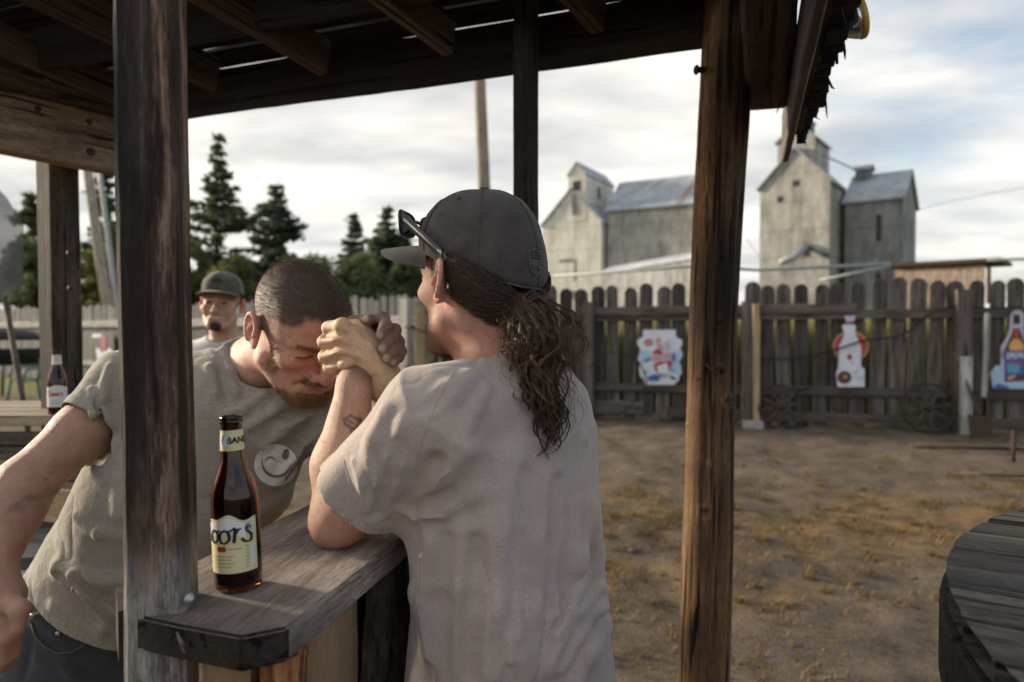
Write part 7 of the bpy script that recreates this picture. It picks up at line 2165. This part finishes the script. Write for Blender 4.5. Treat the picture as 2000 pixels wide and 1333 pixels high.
for sl in ([(886, 724), (852, 790), (824, 860), (806, 935)], [(672, 900), (688, 965), (712, 1018), (738, 1044)]):
    pp = on_cloth2(sl)
    if len(pp) > 4: mb = MB(); mb.tube(pp, .0009, 5, False); mb.build('seam', M['shirt_taupe'], SHC, True)
# trousers and boots
J = Sdf(); hc = V(.01, 1.075, .76)
J.loft([(hc + V(0, 0, -.08), .155, .115), (hc + V(0, 0, .10), .150, .112)], xa, .03)
hl, hr = hc + V(-.055, -.065, -.06), hc + V(.06, .07, -.06); kl, kr = V(-.02, .98, .42), V(.13, 1.16, .43); al, ar = V(.06, .95, .09), V(.20, 1.13, .09)
for h_, k_, a_ in ((hl, kl, al), (hr, kr, ar)): J.chain([h_, k_], [.095, .072], .03); J.fcone(k_ + V(0, 0, .04), a_, .075, .07, .03)
v, q = J.mesh(.006); link('jeans', fastmesh('jeans', v, q, M['denim']), PC)['label'] = 'dark denim jeans'
boots([(al, (-.8, .5)), (ar, (-.8, .5))], PC, M['leather'])

# cap
def worn_cap(name, a, b_):
    m, nt, b = newmat(name); g = NG(nt); co = g.objcoord(0)
    c = g.ramp(g.noise(co, 22, 6, .65, .4), [(.32, a), (.68, b_)]); tw = g.noise(co, 900, 2, .6)
    c = g.mix(g.math('MULTIPLY', tw, .5), c, [x_ * .6 for x_ in a]); nt.links.new(c, b.inputs['Base Color']); b.inputs['Roughness'].default_value = .9; b.inputs['Specular IOR Level'].default_value = .15
    b.inputs['Sheen Weight'].default_value = .2
    nt.links.new(g.bump(g.math('ADD', tw, g.math('MULTIPLY', g.noise(co, 50, 4), 1.5)), .25, .002), b.inputs['Normal'])
    return m
M['cap_dark'] = worn_cap('faded_black_cotton', (.055, .048, .046), (.115, .10, .097)); M['cap_thread'] = worn_cap('raised_thread', (.10, .088, .085), (.17, .15, .145))
CAPK = dict(a=.0878, b=.110, cy=-.008, ztop=.143, slope=.33, z0=.026)
crown, M4c = build_cap(PC, HBk, HCc, M['cap_dark'], M['cap_dark'], brim_len=.085, label='faded black fitted cap with raised shield emblem', lift=-.006, **CAPK)
def cap_uv(u, w, off=.0016):
    th = math.pi - u / .092; ph = .10 + w / .135
    return cap_surface(th, ph, **CAPK) + cap_normal(th, ph, **CAPK) * off
SU, SW = -.010, .020      # shield centre on the back of the cap
sh = [(-.0125, .014), (-.006, .0125), (0, .0165), (.006, .0125), (.0125, .014), (.0125, -.008), (.0085, -.0135), (0, -.018), (-.0085, -.0135), (-.0125, -.008), (-.0125, .014)]
def dense(ln, n=6): return [(a[0] + (b[0] - a[0]) * t / n, a[1] + (b[1] - a[1]) * t / n) for a, b in zip(ln[:-1], ln[1:]) for t in range(n)] + [ln[-1]]
mb = MB(); mb.tube([cap_uv(SU + a_, SW + b_) for a_, b_ in dense(sh)], .0009, 6); mb.build('emblem', M['cap_thread'], crown, True, M4c)
mb = MB(); mb.tube([cap_uv(SU + a_, SW + .0055) for a_ in np.linspace(-.0125, .0125, 12)], .0007, 6)
for a_ in (-.008, -.004, 0, .004, .008): mb.tube([cap_uv(SU + a_ - .001, SW + .0085), cap_uv(SU + a_ + .001, SW + .0095)], .0008, 5)
mb.build('emblem_stars', M['cap_thread'], crown, True, M4c)
me = text_mesh('emblem_lettering', 'NFL', .0135, M['cap_thread'], 0, .0006, .0004)
for vv in me.vertices: vv.co = Vector(cap_uv(SU + vv.co.x * .95, SW - .004 + vv.co.y * 1.05, .0012 + vv.co.z))
link('emblem_lettering', me, crown, M4c)

# hair drawn back under the cap, then the ponytail
rs = np.random.RandomState(12)
tie = V(-.006, -.119, -.030)
def on_head(d, off):
    """point on a skull-like ellipsoid in direction d"""
    c = V(0, -.014, .012); r = V(.0795, .1035, .098) + off; d = np.asarray(d, float)
    k = 1 / np.sqrt(((d / r) ** 2).sum(-1)); return c + d * k[..., None]
n = 4200; paths = []
ths = rs.rand(n); sides = np.where(rs.rand(n) < .62, -1, 1)
for i in range(n):
    s_ = sides[i]; t_ = ths[i]
    # roots run from above the ear, behind it, to the nape
    if t_ < .4: yy, zz, xx = rs.uniform(-.035, .004), rs.uniform(.012, .040), s_ * .08
    elif t_ < .75: yy = rs.uniform(-.055, -.024); zz = rs.uniform(-.02 + .85 * (yy + .02), .03); xx = s_ * .072
    else: yy = rs.uniform(-.105, -.04); zz = -.02 + .85 * (yy + .02) + rs.uniform(0, .02); xx = s_ * rs.uniform(.0, .06)
    a_ = nrm(V(xx, yy, zz) - V(0, -.014, .012)); b_ = nrm(tie - V(0, -.014, .012))
    off = rs.uniform(.000, .009); tt = np.linspace(0, 1, 12)
    d = a_[None] * (1 - tt)[:, None] + b_[None] * tt[:, None] + V(0, 0, -.12)[None] * (np.sin(tt * math.pi) * rs.uniform(-.4, .9))[:, None] + V(0, 0, 1)[None] * (.015 * np.sin(tt * 14 + i))[:, None]
    d /= np.linalg.norm(d, axis=1)[:, None]
    p = on_head(d, np.array([1, 1, 1.]) * (off)) ; p = p + d * (.006 * np.sin(tt * math.pi) * rs.rand())[:, None]
    p[-1] = tie + rs.randn(3) * .006; p[-2] = p[-2] * .5 + p[-1] * .5
    paths.append(HCc + p @ HBc.T)
strand_mesh('hair', paths, rs.uniform(.0003, .0007, n), M['hair_dark'], PC, 'stuff')
ctrl = [(1016, 572), (1036, 606), (1046, 660), (1052, 720), (1064, 780), (1078, 828), (1066, 878), (1058, 905)]
rad = [.013, .026, .034, .030, .026, .021, .011, .003]; dep = []
for (px_, py_) in ctrl:
    d_ = C2.hit(px_, py_, .6, 1.5); dep.append(d_)
TW = (HCc + HBc @ tie)[1]
cp_ = []
for i, (px_, py_) in enumerate(ctrl):
    d_ = dep[i]
    if i == 0: d_ = TW
    elif i == 1: d_ = TW - .012
    elif i == 2: d_ = TW - .02
    else: d_ = min((d_ if d_ else 1.0) - rad[i] * .8, TW + .02)
    cp_.append(P(px_, py_, d_))
cp_ = np.array(cp_); tc_ = np.linspace(0, 1, len(ctrl))
def spl(t): 
    return np.stack([np.interp(t, tc_, cp_[:, k]) for k in range(3)], -1)
def smooth_path(t):
    o = sum(spl(np.clip(t + e, 0, 1)) * w_ for e, w_ in ((-.06, .25), (0, .5), (.06, .25))); return o
def tail(nclump, per, m, wave, messy, lens, mat, rmin, rmax, seed, name, spread_=1.0, bias=None, rr_=(.0005, .0009)):
    rs = np.random.RandomState(seed); out = []
    tt = np.linspace(0, 1, m)
    for c in range(nclump):
        rho = math.sqrt(rs.uniform(rmin, rmax)); th = rs.rand() * 6.283; ln = rs.uniform(*lens); ph = rs.rand(2) * 6.283; fr = rs.uniform(1.4, 3.2); am = wave * rs.uniform(.5, 1.5); tw = rs.uniform(-2.0, 2.0)
        b_ = V(0, 0, 0) if bias is None else np.asarray(bias) * rs.rand()
        for s_ in range(per):
            t = tt * min(.94, ln * rs.uniform(.74, 1.03)); wt = t / ln; c0 = smooth_path(t); R_ = np.interp(t, tc_, rad) * spread_
            j = rs.randn(2) * messy
            a = th + tw * wt + j[0] * 2; r = R_ * np.clip(rho + j[1], 0, 1.25)
            wv = am * (wt ** .6)
            ex_ = r * np.cos(a) + wv * np.sin(fr * 6.283 * wt + ph[0] + j[0]); ey_ = r * np.sin(a) * .8 + wv * .8 * np.cos(fr * 6.283 * wt + ph[1] + j[1])
            out.append(c0 + np.stack([ex_, ey_, .3 * wv * np.sin(fr * 5 * wt + ph[1])], 1) + b_[None] * (np.sin(tt * math.pi))[:, None])
    return strand_mesh(name, out, rs.uniform(*rr_, len(out)), mat, PC, 'stuff')
tail(40, 70, 44, .0105, .016, (.60, 1.0), M['hair_dark'], 0, .9, 21, 'ponytail', rr_=(.0003, .0005))
tail(30, 40, 44, .0125, .020, (.45, .98), M['hair_dark'], .35, 1.05, 25, 'ponytail_locks', rr_=(.0003, .0005))
tail(16, 24, 44, .0145, .020, (.45, .9), M['hair_lite'], .5, 1.1, 22, 'ponytail_curls', 1.05, rr_=(.00028, .00045))
tail(12, 16, 44, .018, .03, (.38, .58), M['hair_lite'], .5, 1.2, 23, 'loose_curls', 1.15, bias=(.036, .0, .004), rr_=(.00025, .0004))
tail(150, 1, 44, .019, .2, (.3, 1.0), M['hair_lite'], .5, 1.7, 24, 'stray_hairs', 1.3, rr_=(.00016, .00028))
mb = MB(); tw_ = HCc + HBc @ tie
for k in range(3): mb.tube([tw_ + V(.004 * k, -.002 * k, -.004 * k) + (V(.55, .3, .6) * math.cos(t) + nrm(V(.1, .8, -.4)) * math.sin(t)) * .018 for t in np.linspace(0, 6.2832, 17)], .0028, 6, False)
mb.build('hair_tie', M['black'], PC, True)

# sunglasses pushed up on the cap
SG = thing('sunglasses', 'dark wraparound sunglasses perched on the black cap above its brim', 'sunglasses', HCc + HBk @ V(0, .12, .085))
M['sg_frame'] = plain('dark_frame', (.035, .035, .032), .35, 0, 40, .2); M['sg_lens'] = plain('tinted_lens', (.02, .03, .02), .08, 0, 10, .1, spec=.8); M['sg_pad'] = plain('tan_reflection', (.28, .18, .13), .25)
def sgp(x_, y_, z_): return V(x_, y_, z_)
for s_ in (-1, 1):
    rim = []
    for a_ in np.linspace(0, 6.2832, 29):
        ux = .031 * np.sign(math.cos(a_)) * abs(math.cos(a_)) ** .6; uz = .0195 * np.sign(math.sin(a_)) * abs(math.sin(a_)) ** .65
        xx = s_ * (.038 + ux * 1.0); rim.append(sgp(xx, .137 - 6.5 * xx * xx * .9 + .10 * uz, .093 + uz + .04 * ux))
    mb = MB(); mb.tube(rim, .0026, 8, False); mb.build('rim', M['sg_frame'], SG, True, M4c)
    ctr = np.mean(rim[:-1], 0); obj('lens', [ctr] + rim[:-1], [(0, i + 1, (i + 1) % 28 + 1) for i in range(28)], M['sg_lens'], SG, True, M4c)
    vs = []
    for t in np.linspace(0, 1, 12):
        p = V(s_ * (.066 + .030 * math.sin(t * 1.5)), .108 - .118 * t, .100 - .052 * t - .012 * t * t); h_ = .0095 - .003 * t
        for dx, dz in ((-.0016, -h_), (.0016, -h_), (.0016, h_), (-.0016, h_)): vs.append(p + V(dx, 0, dz))
    fs = [(i * 4 + k, i * 4 + (k + 1) % 4, i * 4 + 4 + (k + 1) % 4, i * 4 + 4 + k) for i in range(11) for k in range(4)] + [(0, 1, 2, 3), (47, 46, 45, 44)]
    obj('temple', vs, fs, M['sg_frame'], SG, True, M4c)
mb = MB(); mb.tube([sgp(-.008, .137, .098), sgp(0, .139, .101), sgp(.008, .137, .098)], .003, 8); mb.build('bridge', M['sg_frame'], SG, True, M4c)
# ------------------------------------------------------------------ smiling man in the background
PD = thing('person', 'smiling man with goatee in olive cap and white t-shirt behind the bent man', 'person', (-1.3, 3.12, 0))
HBd = head_basis(R(10), R(-3), R(-3)); HCd = P(433, 594, 3.05)
S = Sdf(); sc_ = 1.03; S.at(HBd * sc_, HCd); sculpt_head(S, 'open', True, jaw=.94); S.at()
nb = HCd + V(-.01, .05, -.17)
S.cone(HBd @ V(0, -.03, -.06) + HCd, nb, .056, .064, .03)
SLd, SRd = nb + V(.185, .0, -.06), nb + V(-.185, 0, -.06)
S.loft([(V(nb[0], nb[1], .85), .13, .09), (nb + V(0, 0, -.12), .15, .09), (nb, .07, .06)], V(1, 0, 0), .03)
for s0, el, wr in ((SLd, SLd + V(.06, .04, -.28), SLd + V(.03, -.10, -.50)), (SRd, SRd + V(-.06, .03, -.28), SRd + V(-.02, -.12, -.50))):
    S.chain([s0, el], [.05, .042], .02); S.chain([el, wr], [.043, .027], .02); S.cone(wr, wr + V(0, -.03, -.08), .028, .026, .02)
    for k in range(4): S.chain([wr + V(-.024 + .016 * k, -.03, -.09), wr + V(-.026 + .017 * k, -.045, -.13), wr + V(-.024 + .016 * k, -.035, -.165)], [.0095, .0088, .0075], .005)
    S.chain([wr + V(0, -.045, -.03), wr + V(0, -.075, -.09)], [.012, .009], .008)
v, q = S.mesh(.0036, smooth=1); nor = vnormals(v, q)
L_ = (v - HCd) @ HBd / sc_; dh = np.linalg.norm(L_, axis=1); inhead = dh < .15; x, y, z = np.abs(L_[:, 0]), L_[:, 1], L_[:, 2]
col = np.tile(np.array([.56, .32, .22]), (len(v), 1)) * (1 + .15 * n3(v, 30, 1)[:, None])
ear = inhead & (x > .078); col[ear] = np.array([.62, .22, .14])
gote = sst(.026 - np.hypot(x, (z + .104) * .95) + .006 * n3(v, 120, 3), -.006, .012) * sst(-.080 - z, -.006, .016) * (y > .04) * inhead; mus = sst(.032 - x, -.003, .006) * sst(-.050 - z, -.002, .004) * sst(z + .062, -.002, .004) * (y > .07) * inhead
hairm = np.maximum(sst(.0 - y, -.005, .02) * sst(z + .05, -.01, .02), sst(z - .05, -.004, .01)) * inhead * (~ear)
for m_, c_ in ((hairm * .9, (.02, .016, .013)), (gote * .9, (.02, .016, .013)), (mus * .35, (.06, .04, .03))): col = col * (1 - m_[:, None]) + np.array(c_) * m_[:, None]
brow = np.clip(1 - np.abs(z - .017) / .006, 0, 1) * sst(x, .008, .014) * (y > .06) * inhead; col = col * (1 - .8 * brow[:, None]) + .02 * brow[:, None]
eye = inhead & (np.abs(x - .033) < .011) & (np.abs(z + .001) < .0045) & (y > .078); col[eye] = .05
iris = inhead & (np.hypot(x - .033, z + .001) < .0055) & (y > .085); col[iris] = .03
teeth = inhead & (x < .018) & (np.abs(z + .0665 - .006 * (x / .027) ** 2) < .0035) & (y > .085); col[teeth] = (.66, .6, .54)
lips = np.clip(1 - np.linalg.norm((L_ - np.array([0, .1, -.068])) / np.array([.030, .02, .012]), axis=1), 0, 1) * inhead * (~teeth); col = col * (1 - .6 * sst(lips, .1, .5)[:, None]) + np.array([.42, .17, .14]) * .6 * sst(lips, .1, .5)[:, None]
me = fastmesh('body', v, q, M['skin']); set_col(me, np.clip(col, .005, 1)); link('body', me, PD)
rs = np.random.RandomState(4); ps, no = sample_faces(v, q, nor, np.where(gote > .2, gote, 0), 700, rs); fuzz('goatee', ps, no, np.full(len(ps), .007), .0004, M['hair_dark'], PD, rs, comb=np.array([[0, 0, -.9]]), messy=.3)
C3 = Sdf()
C3.loft([(V(nb[0], nb[1], .78), .185, .135), (V(nb[0], nb[1], 1.0), .18, .13), (nb + V(0, 0, -.10), .195, .12), (nb + V(0, 0, -.03), .13, .09), (nb + V(0, 0, .015), .078, .072)], V(1, 0, 0), .03)
for s0, sg in ((SLd, 1), (SRd, -1)):
    C3.cone(nb + V(0, 0, -.03), s0, .055, .062, .04); C3.fcone(s0, s0 + V(sg * .05, .03, -.19), .066, .07, .04); C3.fcone(s0 + V(sg * .03, .02, -.10), s0 + V(sg * .06, .035, -.25), .061, .062, .003, True)
C3.fcone(nb + V(0, -.01, .002), nb + V(0, -.02, .1), .065, .072, .004, True)
v, q = C3.mesh(.006, smooth=2); v = v + vnormals(v, q) * (.004 * n3(v, 18, 3))[:, None]
M['white_cotton'] = fabric('white_cotton', (.72, .72, .73), (.66, .66, .68), (.6, .6, .62), .1); link('shirt', fastmesh('shirt', v, q, M['white_cotton']), PD)['label'] = 'white t-shirt'
J = Sdf(); hc = V(nb[0], nb[1], .80); J.loft([(hc + V(0, 0, -.08), .16, .12), (hc + V(0, 0, .08), .155, .115)], V(1, 0, 0), .03)
for s_ in (-1, 1): J.chain([hc + V(s_ * .085, 0, -.06), hc + V(s_ * .10, -.01, -.38)], [.092, .07], .03); J.fcone(hc + V(s_ * .10, -.01, -.34), V(hc[0] + s_ * .11, hc[1], .09), .072, .068, .03)
v, q = J.mesh(.008); link('jeans', fastmesh('jeans', v, q, M['denim']), PD)
boots([(V(hc[0] - .11, hc[1], 0), (-.1, -1)), (V(hc[0] + .11, hc[1], 0), (.1, -1))], PD, M['leather'])
M['cap_olive'] = worn_cap('olive_cap_cotton', (.09, .085, .062), (.17, .16, .125)); M['cap_patch'] = worn_cap('dark_patch', (.032, .030, .026), (.055, .052, .046))
CK = dict(a=.0875, b=.109, cy=-.008, ztop=.146, slope=.06, z0=.046)
crown, M4d = build_cap(PD, HBd, HCd, M['cap_olive'], M['cap_patch'], brim_len=.07, brim_half=R(68), label='olive cap with dark front patch', flat=.2, lift=-.012, **CK)
def cuv(u, w): th = u / .1; ph = .12 + w / .12; return cap_surface(th, ph, **CK) + cap_normal(th, ph, **CK) * .003
pl = [(-.028, .030), (-.016, .046), (0, .053), (.016, .046), (.028, .030), (.02, .024), (0, .027), (-.02, .024)]
obj('patch', [cuv(a_, b_) for a_, b_ in pl], [tuple(reversed(range(len(pl))))], M['cap_patch'], crown, False, M4d)
